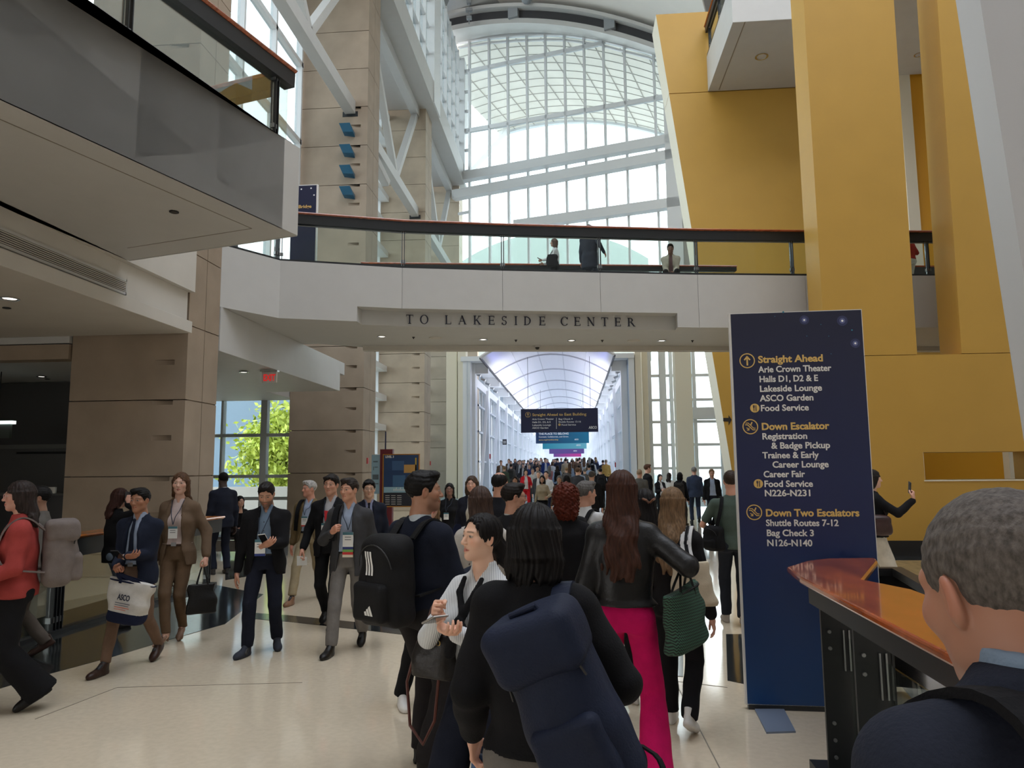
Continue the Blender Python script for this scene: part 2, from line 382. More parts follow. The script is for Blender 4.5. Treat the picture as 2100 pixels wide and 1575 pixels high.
# serif letters on the recessed panel
SER = mat('dark_navy_letter', (0.012, 0.015, 0.04), 0.4)
def glyph(ch):
    P = []
    def r(x0, x1, y0, y1): P.append([(x0, y0), (x1, y0), (x1, y1), (x0, y1)])
    def ring(cx, cy, rx, ry, tx, ty, a0, a1, n=28):
        for k in range(n):
            t0 = a0 + (a1 - a0) * k / n; t1 = a0 + (a1 - a0) * (k + 1) / n
            P.append([(cx + rx * math.cos(t0), cy + ry * math.sin(t0)), (cx + rx * math.cos(t1), cy + ry * math.sin(t1)),
                      (cx + (rx - tx) * math.cos(t1), cy + (ry - ty) * math.sin(t1)), (cx + (rx - tx) * math.cos(t0), cy + (ry - ty) * math.sin(t0))])
    def diag(x0, y0, x1, y1, w): P.append([(x0 - w / 2, y0), (x0 + w / 2, y0), (x1 + w / 2, y1), (x1 - w / 2, y1)])
    T, s = 0.14, 0.045
    def stem(x): r(x - T / 2, x + T / 2, 0, 1); r(x - .15, x + .15, 0, s); r(x - .15, x + .15, 1 - s, 1)
    pi = math.pi
    if ch == 'T': r(-.07, .07, 0, 1); r(-.16, .16, 0, s); r(-.40, .40, .95, 1); r(-.40, -.36, .78, 1); r(.36, .40, .78, 1)
    elif ch == 'O': ring(0, .5, .46, .52, .14, .05, 0, 2 * pi)
    elif ch == 'L': stem(-.2); r(-.2, .32, 0, .05); r(.28, .33, 0, .24)
    elif ch == 'A': diag(-.36, 0, 0, 1, .05); diag(.33, 0, -.03, 1, .15); r(-.22, .22, .32, .37); r(-.46, -.24, 0, s); r(.18, .48, 0, s)
    elif ch == 'K': stem(-.24); diag(-.16, .42, .28, .97, .06); diag(.34, .02, -.04, .55, .16); r(.16, .46, 1 - s, 1); r(.18, .5, 0, s)
    elif ch == 'E': stem(-.22); r(-.2, .30, .95, 1); r(.26, .31, .78, 1); r(-.2, .22, .48, .53); r(.18, .22, .40, .61); r(-.2, .32, 0, .05); r(.29, .34, 0, .22)
    elif ch == 'S':
        ring(0, .74, .26, .27, .09, .05, .12 * pi, 1.5 * pi); ring(0, .25, .28, .27, .11, .05, -pi, .5 * pi); r(.22, .26, .78, 1); r(-.29, -.25, 0, .24)
    elif ch == 'I': stem(0)
    elif ch == 'D': stem(-.28); ring(-.25, .5, .62, .5, .14, .05, -pi / 2, pi / 2)
    elif ch == 'C': ring(.05, .5, .46, .52, .14, .05, .2 * pi, 1.8 * pi); r(.38, .42, .72, 1)
    elif ch == 'N': r(-.34, -.29, 0, 1); r(.29, .34, 0, 1); diag(.30, 0, -.32, 1, .16); r(-.42, -.2, 0, s); r(-.46, -.26, 1 - s, 1); r(.2, .43, 1 - s, 1)
    elif ch == 'R': stem(-.26); ring(-.2, .74, .42, .26, .13, .05, -pi / 2, pi / 2); diag(.38, 0, .02, .5, .16); r(.3, .52, 0, s)
    return P
sg = thing('wall_sign', 'dark serif letters reading TO LAKESIDE CENTER on the recessed bridge panel', 'sign', (-1, 15.9, 4.9))
LPX = list(zip('TOLAKESIDECENTER', (840, 870, 919, 948, 978, 1008, 1034, 1058, 1082, 1112, 1157, 1184, 1212, 1240, 1267, 1294)))
for ch, px in LPX:
    py = 664 + (px - 840) * 0.0125
    X = -2.0
    for _ in range(20):
        Y = along(BF, X) + ND; X = ay(px, py, Y)[0]
    c = ay(px, py, along(BF, X) + ND)
    d = _n(np.array([1.0, (along(BF, X + .2) - along(BF, X - .2)) / .4, 0])); nr = np.array([d[1], -d[0], 0]); h = 0.195
    b = MB()
    for pl in glyph(ch):
        b.slab([c + d * (u * h) + np.array([0, 0, v * h]) + nr * 0.002 for u, v in pl], nr * 0.02)
    b.build('letter', SER, sg)

# ------------------------------------------------------------------ railings
def railing(name, label, path, z0, posts, mid=True, top=1.06, capw=0.24, wood=WOOD, group=None, parent_only=False, glass=True, ch=.20):
    """glass balustrade along a path: handrail, posts at path distances, panels between them"""
    P = [np.array([*q[:2], z0]) for q in path]; seg = [np.linalg.norm(c - a) for a, c in zip(P[:-1], P[1:])]; tot = sum(seg)
    def at(t_):
        for (a, c), L in zip(zip(P[:-1], P[1:]), seg):
            if t_ <= L + 1e-6: return a + (c - a) * (t_ / L), _n(c - a)
            t_ -= L
        return P[-1], _n(P[-1] - P[-2])
    t = thing(name, label, 'railing', tuple(P[0]), group)
    h = capw / 2
    MB().sweep([p + np.array([0, 0, top]) for p in P], [(-h, .0), (h, .0), (h + .01, -.018), (h - .02, -.04), (-h + .02, -.04), (-h - .01, -.018)]).build('handrail', wood, t)
    MB().sweep([p + np.array([0, 0, top - .04]) for p in P], [(-h * .75, 0), (h * .75, 0), (h * .7, -ch), (-h * .7, -ch)]).build('channel', STEEL, t)
    MB().sweep([p + np.array([0, 0, 0]) for p in P], [(-.06, 0), (.06, 0), (.06, .05), (-.06, .05)]).build('base_shoe', STEEL, t)
    pos = sorted(posts)
    for s_ in pos:
        p, d = at(s_); nr = np.array([d[1], -d[0], 0]); b = MB()
        for k in (-1, 1): b.beam(p + d * k * .024 + np.array([0, 0, .0]), p + d * k * .024 + np.array([0, 0, top - .2]), .012, .085, up=nr)
        o = b.build('post', STEEL, t)
        c = MB()
        for zz in (.16, .82): c.box(-.05, .05, -.03, .03, zz - .03, zz + .03)
        c.v = [tuple(p + d * x + nr * y + np.array([0, 0, z])) for x, y, z in c.v]
        c.build('clamp', GREY_STEEL, o)
    ends = [0.0] + pos + [tot]
    for s0, s1 in zip(ends[:-1], ends[1:]):
        if s1 - s0 < 0.25: continue
        n = max(1, int((s1 - s0) / 0.9))
        q = [at(s0 + .04 + (s1 - s0 - .08) * k / n)[0] for k in range(n + 1)]
        if glass: MB().sweep([p + np.array([0, 0, .06]) for p in q], [(-.006, 0), (.006, 0), (.006, .84), (-.006, .84)]).build('glass_panel', GLASS, t)
        if mid: MB().tube([p + np.array([0, 0, .80]) for p in q], .014, 8).build('bar', GREY_STEEL, t)
    return t
def dist(path, X):
    d = 0
    for a, c in zip(path[:-1], path[1:]):
        L = math.hypot(c[0] - a[0], c[1] - a[1])
        if a[0] <= X <= c[0] and c[0] - a[0] > .3: return d + L * (X - a[0]) / (c[0] - a[0])
        d += L
    return d
RF = [(q[0], q[1] + .06) for q in BF[:-1]] + [(9.3, 17.26)]
RF[0] = (-6.66, 13.13); RF[1] = (-5.98, 14.29)
railing('bridge_railing', 'curved glass railing with wood cap along the front of the bridge', RF, FLR,
        [.3, 1.26, 1.36] + [dist(RF, x) for x in (-3.58, -1.47, 0.66, 2.85, 5.05)] + [dist(RF, 8.2)])
RB = [(-5.3, 17.75), (-5.1, 17.82), (-0.87, 18.43), (4.35, 19.2)]
railing('bridge_railing', 'rear glass railing with wood cap on the far edge of the bridge', RB, FLR, [dist(RB, x) for x in (-3.4, -1.4, .7, 2.6)] , top=0.95, capw=.2, ch=.09)
RBR = [(7.0, 19.55), (10.4, 20.05)]
railing('bridge_railing', 'short rear railing seen between the two yellow pylons', RBR, FLR, [.8, 2.2], top=0.98)
e0 = BC + BL * 0.10 + BD * 0.10
RL = [tuple((BC + BD * 11 + BL * .10)[:2]), tuple(e0[:2])]
railing('balcony_railing', 'glass railing with wood cap on the upper left balcony', RL, FLR, [10.62, 8.37, 5.9, 3.4], mid=False)
RL2 = [tuple((e0 + BL * .25)[:2]), tuple((e0 + BL * 2.6)[:2])]
railing('balcony_railing', 'return railing on the far side of the upper left balcony', RL2, FLR, [2.2], mid=False, glass=False)

# ------------------------------------------------------------------ right side: yellow walls
def polyY(px, Y0, Y1):
    """front outline from pixels on plane Y0, extruded straight back to Y1"""
    p = [ay(a, c, Y0) for a, c in px]
    return [(q[0], Y0, q[2]) for q in p], (0, Y1 - Y0, 0)
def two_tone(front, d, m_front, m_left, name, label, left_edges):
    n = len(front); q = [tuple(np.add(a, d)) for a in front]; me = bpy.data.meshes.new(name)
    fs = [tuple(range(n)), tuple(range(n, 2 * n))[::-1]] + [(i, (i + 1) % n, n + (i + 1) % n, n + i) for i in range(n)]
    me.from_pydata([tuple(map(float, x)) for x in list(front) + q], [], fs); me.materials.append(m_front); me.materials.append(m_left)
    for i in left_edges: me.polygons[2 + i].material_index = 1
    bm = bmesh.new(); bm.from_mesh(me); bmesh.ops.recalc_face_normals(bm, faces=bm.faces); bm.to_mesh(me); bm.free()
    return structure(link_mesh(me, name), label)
# wall behind the bridge with the leaning edge
f = [ay(1345, 30, 24.), ay(1414, 463, 24.), ay(1500, 960, 24.)]
e0_, e1_ = f[0], f[2]; k0 = (0 - e1_[2]) / (e1_[2] - e0_[2]); xb = e1_[0] + (e1_[0] - e0_[0]) * k0
JZ = ay(1500, 186, 24.)[2]
xj = e0_[0] + (e1_[0] - e0_[0]) * (JZ - e0_[2]) / (e1_[2] - e0_[2])
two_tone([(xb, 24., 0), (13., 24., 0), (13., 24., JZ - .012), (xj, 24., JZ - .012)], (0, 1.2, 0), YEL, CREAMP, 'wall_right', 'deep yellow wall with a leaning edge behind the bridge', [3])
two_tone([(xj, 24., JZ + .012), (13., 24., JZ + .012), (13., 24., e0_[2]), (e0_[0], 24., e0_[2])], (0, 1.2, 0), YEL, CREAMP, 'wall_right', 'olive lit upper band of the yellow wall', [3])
MB().box(xj + .1, 13, 24.02, 25.1, JZ - .013, JZ + .013)
# arrow painted on it
ar = [(1483, 857), (1494, 857), (1494, 851), (1500.5, 861), (1494, 872), (1494, 864), (1483, 864)]
tag(MB().slab([tuple(ay(a, c, 23.99)) for a, c in ar], (0, -.008, 0)).build('wall_arrow', mat('dark_brown_ink', (.03, .022, .02), .5)), 'dark arrow pointing right on the yellow wall by the blue sign', 'sign')
# pylons
YP = 15.1
LW = 3.95
def pylon(tl, tr, bl, br, depth, name, label):
    a = [ay(*tl, YP), ay(*tr, YP), ay(*bl, YP), ay(*br, YP)]
    def ex(p, q, z): k = (z - p[2]) / (q[2] - p[2]); return (p[0] + (q[0] - p[0]) * k, YP, z)
    zt, zb = 13.6, LW + .012
    return two_tone([ex(a[0], a[2], zb), ex(a[1], a[3], zb), ex(a[1], a[3], zt), ex(a[0], a[2], zt)], (0, depth, 0), YEL, YEL, 'wall_right', label, [3])
pylon((1648, 0), (1833, 0), (1686, 620), (1874, 620), 0.85, 'w', 'tall yellow pylon in front of the bridge beside the blue sign')
pylon((1922, 0), (2075, 0), (1965, 620), (2185, 620), .85, 'w', 'tall yellow pylon at the right edge')
# lower wall with the slot
o0 = ay(1897, 985, YP); o1 = ay(2130, 925, YP)
x0w, x1w = ay(1560, 900, YP)[0], 14.0
b = MB()
for (a, c, z0, z1) in ((x0w, o0[0], .30, LW), (o0[0], o1[0], .30, o0[2]), (o0[0], o1[0], o1[2], LW), (o1[0], x1w, .30, LW)):
    b.box(a, c, YP, YP + .85, z0, z1)
structure(b.build('wall_right', YEL), 'low yellow wall with a long window slot')
structure(MB().box(x0w, x1w, YP - .012, YP + .85, 0, .30).build('baseboard_right', BLACK), 'black base of the yellow wall')
b = MB(); b.box(o0[0] - .02, o1[0] + .02, YP - .01, YP + .85, o0[2] - .02, o0[2] + .002); b.box(o0[0] - .0, o0[0] + .012, YP + .01, YP + .85, o0[2], o1[2])
structure(b.build('trim_5', CREAMP), 'cream sill and reveal of the slot')
structure(MB().box(ay(1880, 950, 22)[0], ay(2066, 950, 22)[0], 21.8, 22.2, 0, 3.6).build('wall_right', ORANGE), 'orange wall seen through the slot')
structure(MB().box(ay(2066, 950, 21.6)[0], ay(2086, 950, 21.6)[0], 21.5, 22.1, 0, 3.6).build('wall_right', CREAMP), 'grey post beside the orange wall')
# cream and orange jamb seen between the pylons
structure(MB().box(ay(1850, 300, 21.)[0], ay(1873, 300, 21.)[0], 20.9, 21.3, FLR, 13.2).build('wall_right', CREAMP), 'cream jamb between the pylons')
structure(MB().box(ay(1873, 300, 21.)[0], 11.5, 21.0, 21.3, FLR, 13.2).build('wall_right', ORANGE), 'orange wall between the pylons')
# ceiling panel between the pylons
zc = 13.0
structure(MB().box(ay(1828, 100, 17)[0], 13, 16.2, 20.9, zc, zc + .4).build('ceiling_right', CEIL), 'plaster ceiling between the pylons')
# upper right balcony
b = MB(); xl = 4.78
b.box(xl, 13, 20.1, 23.98, JZ, JZ + 1.25)
structure(b.build('balcony_slab', WHITE, bevel=.01), 'white balcony slab at upper right')
b = MB(); b.beam((xl + .35, 20.1, JZ - .001), (xl + .35, 23.9, JZ - .001), .03, .004)
structure(b.build('trim_6', JOINT), 'shadow line under the upper right balcony')
railing('balcony_railing', 'dark railing on the upper right balcony by the yellow wall', [(xl + .06, 23.9), (xl + .06, 20.2), (8, 20.2)], JZ + 1.25, [.3, 1.9, 3.5, 5.0], mid=True)
# leaning white panel at the far right
p = [ay(2010, 0, 9.), ay(2112, 640, 9.)]
k = (12 - p[0][2]) / (p[1][2] - p[0][2]); top = p[0] + (p[1] - p[0]) * k; k = (0.0 - p[0][2]) / (p[1][2] - p[0][2]); bot = p[0] + (p[1] - p[0]) * k
structure(MB().slab([(bot[0], 9, 0), (bot[0] + 3, 9, 0), (top[0] + 6, 9, 12), (top[0], 9, 12)], (0, .5, 0)).build('wall_right', mat('grey_white_paint', (.52, .52, .53), .5)), 'leaning white wall panel at the right edge')
structure(MB().box(13.0, 13.4, -9.3, 40.5, 0, 27.4).build('wall_right', WHITE), 'outer right wall')
structure(MB().box(-16, 13.4, -9.3, -9, 0, 9).build('wall_front', WHITE), 'unseen wall behind the viewer, added to cut light from behind')  # added out of view to keep daylight from entering behind the camera
structure(MB().box(-10, 14, 17, 41, 27.2, 27.5).box(-10, 14, -9.3, -2, 27.2, 27.5).build('ceiling', WHITE), 'unseen roof slabs with a gap left to let daylight in')  # unseen roof added against sky light, its gap shaped to light the floor
structure(MB().box(-16, 13.4, -9.3, -9, 9, 27.4).build('wall_front', WHITE), 'unseen upper wall behind the viewer, added to cut light from behind')  # carries the added rear light block up to the roof
structure(MB().box(-9.3, -9.0, -9.2, 11.9, FLR, 27.4).build('wall_left', PALE_STONE), 'upper left wall behind the balcony')
structure(MB().box(-9.3, -9.0, 11.9, 41, 18.3, 19.4).build('wall_left', WHITE), 'upper left edge')

# ------------------------------------------------------------------ lower left: dark room behind the first pillar
structure(MB().box(-16, -8.72, 17.0, 17.2, 0, 3.98).build('wall_left', DARKWALL), 'dark wall at the back of the left room')
structure(MB().box(-16.2, -16, -3, 23, 0, 6).build('wall_left', DARKWALL), 'far left side wall')
structure(MB().box(-16, -8.72, 11.9, 12.2, 3.72, 3.98).build('trim_7', STONE), 'stone coloured header beside the first pillar')
d = thing('door_1', 'grey door in the dark back wall at left', None, (-13.2, 17, 0)); structure(d)
MB().box(-14.6, -12.0, 16.97, 17.0, 0, 2.35).build('door_panel', mat('door_grey', (.11, .11, .11), .6), d)
b = MB(); b.box(-12.05, -11.95, 16.94, 17.0, 0, 2.45); b.box(-14.7, -11.95, 16.94, 17.0, 2.35, 2.45); b.build('door_frame', mat('frame_grey', (.16, .16, .155), .6), d)
MB().box(-13.6, -12.2, 16.93, 16.97, 2.22, 2.27).build('door_closer', BLACK, d)

# ------------------------------------------------------------------ left glazing
WF = mat('window_frame_grey', (.50, .53, .54), .4)
t = structure(thing('window_1', 'tall window behind the bench between the first two pillars', None, (-11.5, 22.6, 0)))
b = MB(); xs = [ay(x, 950, 22.6)[0] for x in (455, 541)] + [-14.5, -8.75]; zs = [ay(500, y, 22.6)[2] for y in (815, 893, 977)] + [0.9, 0.05]
for x, wd in zip(xs, (.07, .20, .1, .1)): b.box(x - wd / 2, x + wd / 2, 22.5, 22.72, 0, 4.0)
for z in zs: b.box(-14.5, -8.75, 22.52, 22.70, z - .05, z + .05)
b.build('window_frame', WF, t); MB().box(-14.5, -8.75, 22.60, 22.612, 0, 4.0).build('glass_pane', WIN, t)
t = structure(thing('window_2', 'tall glazing behind the stone pillars', None, (-8.6, 30, 0)))
b = MB()
for y0, y1 in ((23.3, 31.55), (33.05, 40.85)):
    for z in np.arange(1.0, 18, COURSE): b.box(-8.75, -8.15, y0, y1, z - .12, z + .12)
    for y in np.linspace(y0 + .1, y1 - .1, 6): b.box(-8.70, -8.5, y - .05, y + .05, 0, 18)
b.build('window_frame', COOL, t)
b = MB()
for y0, y1 in ((23.3, 31.55), (33.05, 40.85)): b.box(-8.63, -8.62, y0, y1, 0, 18)
b.box(-8.63, -8.62, 13.4, 21.8, FLR, 18); b.build('glass_pane', WIN, t)
b = MB()
for z in np.arange(7.0, 18, 2.6): b.box(-8.7, -8.5, 13.4, 21.8, z - .08, z + .08)
for y in np.linspace(13.5, 21.7, 5): b.box(-8.70, -8.5, y - .05, y + .05, FLR, 18)
b.build('window_frame', COOL, t)
# upper edge beam, truss and clerestory
b = MB(); b.box(-9.2, -6.05, 4, 41.5, 18.3, 18.6); b.box(-6.35, -6.05, 4, 41.5, 18.6, 19.4)
structure(b.build('trim_8', WHITE), 'long white edge beam above the pillars')
TR = MB()
for (y0, y1) in ((13.35, 21.87), (23.25, 31.6), (33.0, 40.9)):
    TR.beam((-6.95, y0, 13.35), (-6.95, y1, 13.35), .34, .42); TR.beam((-6.95, y0, 18.1), (-6.95, y1, 18.1), .34, .42)
    ym = (y0 + y1) / 2 + .4
    for ye in (y0 + .1, y1 - .1): TR.beam((-6.95, ye, 18.0), (-6.95, ym, 13.5), .26, .26, up=(1, 0, 0))
structure(TR.build('trim_9', WHITE, bevel=.01), 'white truss bars between the pillars')
b = MB()
for y in (21.9, 31.6, 40.9): b.box(-7.2, -6.7, y - .04, y + .0, 13.05, 13.22)
structure(b.build('trim_9', STEEL), 'dark bearing brackets of the truss')
t = structure(thing('window_3', 'clerestory glazing above the white edge beam', None, (-6.2, 30, 19.3)))
b = MB()
for y in (22.2, 31.9, 41.2): b.box(-7.2, -6.0, y - .75, y + .75, 18.35, 26)
b.build('column', COOL, t)
b = MB()
for z in np.arange(19.4, 26, 1.3): b.box(-6.45, -6.25, 13, 40.5, z - .05, z + .05)
for y in np.arange(14, 40.5, 1.35): b.box(-6.45, -6.2, y - .05, y + .05, 18.35, 26)
b.build('window_frame', COOL, t); MB().box(-6.36, -6.35, 13, 41, 18.35, 26).build('glass_pane', WIN, t)

# ------------------------------------------------------------------ end wall (turned 18 degrees), vault and arch
EA = np.array([-6.35, 40.8, 0.]); EU = np.array([.951, -.309, 0.]); EN = np.array([.309, .951, 0.])
def ep(px, py): return apl(px, py, EA, EN)
def es(s, z, off=0.0): q = EA + EU * s + EN * off; return np.array([q[0], q[1], z])
t = structure(thing('window_4', 'huge arched end window of white mullions', None, tuple(EA)))
AZ = np.array([(930, 92), (943, 88), (1005, 79), (1060, 74.5), (1118, 72.5), (1158, 73), (1196, 78), (1237, 85), (1278, 96), (1338, 111), (1351, 119), (1400, 142)])
def arch_z(px): return float(np.interp(px, AZ[:, 0], AZ[:, 1]))   # top edge of the glass
_t = np.array([[np.dot(ep(x, arch_z(x)) - EA, EU), ep(x, arch_z(x))[2]] for x in range(932, 1400, 4)])
_c = np.polyfit(_t[:, 0], _t[:, 1], 2)
def vz(s, up=0.0): return float(np.polyval(_c, s)) + up   # height of the vault above distance s along the wall
b = MB()
for px in (963, 1003, 1041, 1080, 1118, 1157, 1197, 1237, 1280, 1340):
    p0 = ep(px, arch_z(px) - 3); b.beam((p0[0], p0[1], 9.2), p0, .11, .2, up=EN)
pts = [ep(x, arch_z(x) - 2) for x in range(940, 1400, 15)]
for a, c in zip(pts[:-1], pts[1:]): b.beam(a, c, .16, .25, up=EN)
pts = [ep(x, arch_z(x) + 9) for x in range(940, 1400, 15)]
for a, c in zip(pts[:-1], pts[1:]): b.beam(a, c, .10, .12, up=EN)
for (a, c, wd) in (((940, 151), (1240, 88), .2), ((940, 272), (1385, 195), .24)):
    p0, p1 = ep(*a), ep(*c); b.beam(p0, p1, .2, wd)
for py in (190, 230, 310, 353, 437):
    p0, p1 = ep(940, py + 2), ep(965, py - 3); b.beam(p0, p1, .12, .14)
b.build('window_frame', COOL, t)
b = MB()
for (a, c, hh) in (((935, 371), (1400, 288), .50), ((935, 405), (1400, 320), .52), ((1060, 466), (1400, 419), .5)):
    p0, p1 = ep(*a) - EN * .3, ep(*c) - EN * .3; b.beam(p0, p1, .5, hh)
p0 = ep(1388, 463) - EN * .3
b.beam((p0[0], p0[1], 9), (p0[0], p0[1], 24.5), .75, .5, up=EN)
structure(b.build('trim_10', COOL), 'pale sloping girders across the end window')
MB().slab([es(0, 9.0), es(14, 9.0), es(14, 27), es(0, 27)], tuple(EN * .012)).build('glass_pane', WIN, t)
# vault
VAULT = mat('vault_panel', (.88, .85, .80), .6, noise=.03, nscale=.6)
def vault(d0, d1, name, label, up=0.0, s0=-2.5, s1=19, m=VAULT, th=.25):
    b = MB(); n = 26; ss = [s0 + (s1 - s0) * k / n for k in range(n + 1)]
    for a, c in zip(ss[:-1], ss[1:]):
        q = [es(a, vz(a, up), d0), es(c, vz(c, up), d0), es(c, vz(c, up), d1), es(a, vz(a, up), d1)]
        b.hexa([*q, *[x + np.array([0, 0, th]) for x in q]])
    return structure(b.build(name, m), label)
vault(-24, -0.1, 'ceiling_vault', 'pale vaulted ceiling high over the concourse', .5, s1=15)
# ribs and panel joints outside and the overhang beyond the window
OVER = mat('overhang_panel', (.86, .80, .70), .7, noise=.05, nscale=.8)
vault(0.4, 11.7, 'ceiling_overhang', 'curved cream roof overhang beyond the end window', .12, m=OVER, s1=16)
b = MB()
for k in range(1, 12):
    d = 0.4 + k * .98; ss = [-2.5 + 18.5 * j / 30 for j in range(31)]
    for a, c in zip(ss[:-1], ss[1:]): b.beam(es(a, vz(a, .105), d), es(c, vz(c, .105), d), .05, .03)
for s in np.arange(-1.2, 15.5, 1.55): b.beam(es(s, vz(s, .1), .5), es(s, vz(s, .1), 11.6), .045, .04)
structure(b.build('trim_11', mat('joint_grey', (.45, .42, .38), .7)), 'panel joints of the overhang')
b = MB(); ss = [-2.5 + 18.5 * j / 30 for j in range(31)]
for a, c in zip(ss[:-1], ss[1:]): b.beam(es(a, vz(a, .1), 11.7), es(c, vz(c, .1), 11.7), .3, .3)
for s in (-1.6, ): b.beam(es(s, 18, 1), es(s, vz(s) - .1, 11), .4, .4)
structure(b.build('trim_12', COOL), 'edge beam of the overhang')
# dark arched truss slot with white beams in front of the window
DARKG = mat('dark_grille', (.035, .035, .04), .6)
b = MB(); c2 = MB(); c3 = MB(); ss = [-1.0 + 16 * j / 30 for j in range(31)]
def arc(B, z0, z1, d0, d1, z0b=None, z1b=None):
    for a, c in zip(ss[:-1], ss[1:]):
        B.hexa([es(a, vz(a, z0), d0), es(c, vz(c, z0), d0), es(c, vz(c, z0b if z0b is not None else z0), d1), es(a, vz(a, z0b if z0b is not None else z0), d1), es(a, vz(a, z1), d0), es(c, vz(c, z1), d0), es(c, vz(c, z1b if z1b is not None else z1), d1), es(a, vz(a, z1b if z1b is not None else z1), d1)])
arc(b, -.52, -.02, -2.5, -2.1); arc(c2, -.80, -.52, -2.6, -.15, .03, .25); arc(c2, -.02, .18, -2.9, -2.1)
structure(b.build('trim_13', DARKG), 'dark arched band below the vault')
structure(c2.build('trim_14', WHITE), 'white arched beams around the dark band')
GREYP = mat('mid_grey_paint', (.28, .30, .32), .5)
for s in (4.6, 9.9): c3.slab([es(s - .28, vz(s) - .55, -2.75), es(s + .28, vz(s) - .55, -2.75), es(s + .28, vz(s) + .12, -2.75), es(s - .28, vz(s) + .12, -2.75)], tuple(EN * .3))
c3.slab([es(-1.2, 25.0, -6), es(0.3, 25.0, -6), es(1.4, 27, -6), es(-1.2, 27, -6)], tuple(EN * 2))
structure(c3.build('trim_15', GREYP), 'grey hangers on the arched band')
p = es(5.6, vz(5.6) + .12, -3.2)
tag(MB().lathe(p, [(.02, .12), (.25, .1), (.28, 0), (.2, -.1), (.05, -.14)], 20).build('ceiling_speaker', GREYP), 'round grey fixture hanging at the crown of the vault', 'speaker')
# end wall below the window, corridor mouth and lower glazing at right
b = MB(); b.slab([es(-.6, 8.6), es(14, 8.6), es(14, 9.4), es(-.6, 9.4)], tuple(EN * .4))
structure(b.build('trim_16', WHITE), 'white spandrel above the hallway mouth')
b = MB()
for (x0, x1, Y) in ((915, 937, 38.6), (939, 955, 38.2), (1305, 1318, 38.2), (1319, 1331, 38.8), (1387, 1421, 38.0)):
    a, c = ay(x0, 850, Y)[0], ay(x1, 850, Y)[0]; b.box(a, c, Y, Y + .8, 0, 9.4)
structure(b.build('wall_back', CREAMP, bevel=.02), 'cream columns framing the hallway mouth')
b = MB(); b.box(-6.5, -5.35, 41.0, 41.6, 0, 9.4)
structure(b.build('wall_back', PALE_STONE), 'pale stone strip left of the hallway mouth')
t = structure(thing('window_5', 'glazing right of the hallway mouth with white bars', None, (5, 39.5, 0)))
b = MB(); xs = [ay(x, 850, 39.5)[0] for x in (1334, 1357, 1364, 1378, 1425, 1478, 1510)]
for x in xs: b.box(x - .09, x + .09, 39.35, 39.6, 0, 9.0)
for y in (770, 820, 865, 912, 960): z = ay(1400, y, 39.5)[2]; b.box(xs[0], 13, 39.4, 39.6, z - .07, z + .07)
z0, z1 = ay(1440, 860, 39.5)[2], ay(1440, 836, 39.5)[2]; b.box(ay(1420, 850, 39.3)[0], 13, 39.2, 39.7, z0, z1)
b.build('window_frame', COOL, t); MB().box(xs[0], 13, 39.47, 39.48, 0, 9.0).build('glass_pane', WIN, t)

structure(MB().box(5.75, 13.0, 36.6, 37.0, 9.0, 27.4).build('wall_back', WHITE), 'unseen white panel behind the yellow wall, added to block window light')  # hidden panel added to stop window light reaching the balcony face
# ------------------------------------------------------------------ hallway
HL, HR, HZ = -5.45, 2.85, 6.6
HALL = mat('hall_white', (.80, .82, .85), .5)
b = MB(); n = 18; EDGE = (-4.5, 2.1)
def hz(x): q = (x + 1.2) / 3.3; return 7.25 + 1.12 * (1 - q * q)
for k in range(n):
    a = EDGE[0] + 6.6 * k / n; c = EDGE[0] + 6.6 * (k + 1) / n
    b.hexa([(a, 35.6, hz(a)), (c, 35.6, hz(c)), (c, 132, hz(c)), (a, 132, hz(a)), (a, 35.6, hz(a) + .1), (c, 35.6, hz(c) + .1), (c, 132, hz(c) + .1), (a, 132, hz(a) + .1)])
structure(b.build('ceiling_hall', mat('lavender_panel', (.84, .83, .86), .6)), 'arched white ceiling of the hallway')
b = MB()
for k in range(15):
    y = 35.65 + 6.3 * k; xs = [EDGE[0] + 6.6 * j / 20 for j in range(21)]
    for a, c in zip(xs[:-1], xs[1:]): b.beam((a, y, hz(a) - .03), (c, y, hz(c) - .03), .16, .07)
for x in (-3.2, -1.9, -.5, .8): b.beam((x, 35.6, hz(x) - .005), (x, 131, hz(x) - .005), .03, .02)
structure(b.build('trim_17', mat('rib_grey', (.55, .55, .58), .5)), 'curved ribs of the hallway ceiling')
b = MB()
for x in EDGE: b.beam((x, 35.6, 7.22), (x, 131, 7.22), .09, .09)
structure(b.build('trim_18', BLACK), 'dark cable lines at the ceiling edges')
b = MB()
for sx, xe, xw in ((-1, EDGE[0], HL), (1, EDGE[1], HR)):
    b.box(min(xe, xw) - (.4 if sx < 0 else 0), max(xe, xw) + (.4 if sx > 0 else 0), 38.0, 132, 7.45, 7.7)   # cove top
    b.box(xw - .21, xw + .21, 38.95, 132, 6.3, 6.75)
    for k in range(15):
        y = 38.9 + 6.3 * k
        b.box(xw - .25, xw + .25, y, y + .8, floor_z(y) - .1, 7.5)
        for j in range(1, 4): b.box(xw - .07, xw + .07, y + j * 1.55, y + j * 1.55 + .14, floor_z(y) - .1, 6.4)
        b.box(min(xe, xw), max(xe, xw), y + .06, y + .5, 6.9, 7.44)
        b.beam((xw - sx * .38, y + 1.2, floor_z(y)), (xw - sx * .38, y + 4.6, 6.4), .16, .16, up=(1, 0, 0))
        for z in (2.2, 3.9, 5.4): b.box(xw - .1, xw + .1, y + .4, y + 6.5, z - .05, z + .05)
structure(b.build('wall_hall', HALL), 'white posts, rails and braces along both sides of the hallway')
b = MB(); b.box(HL - .06, HL - .05, 38, 132, 0, 7.5); b.box(HR + .05, HR + .06, 38, 132, 0, 7.5)
structure(b.build('window_6', glass_mat('frosted_hall_glass', (.9, .95, 1.0), .4)), 'glass sides of the hallway')
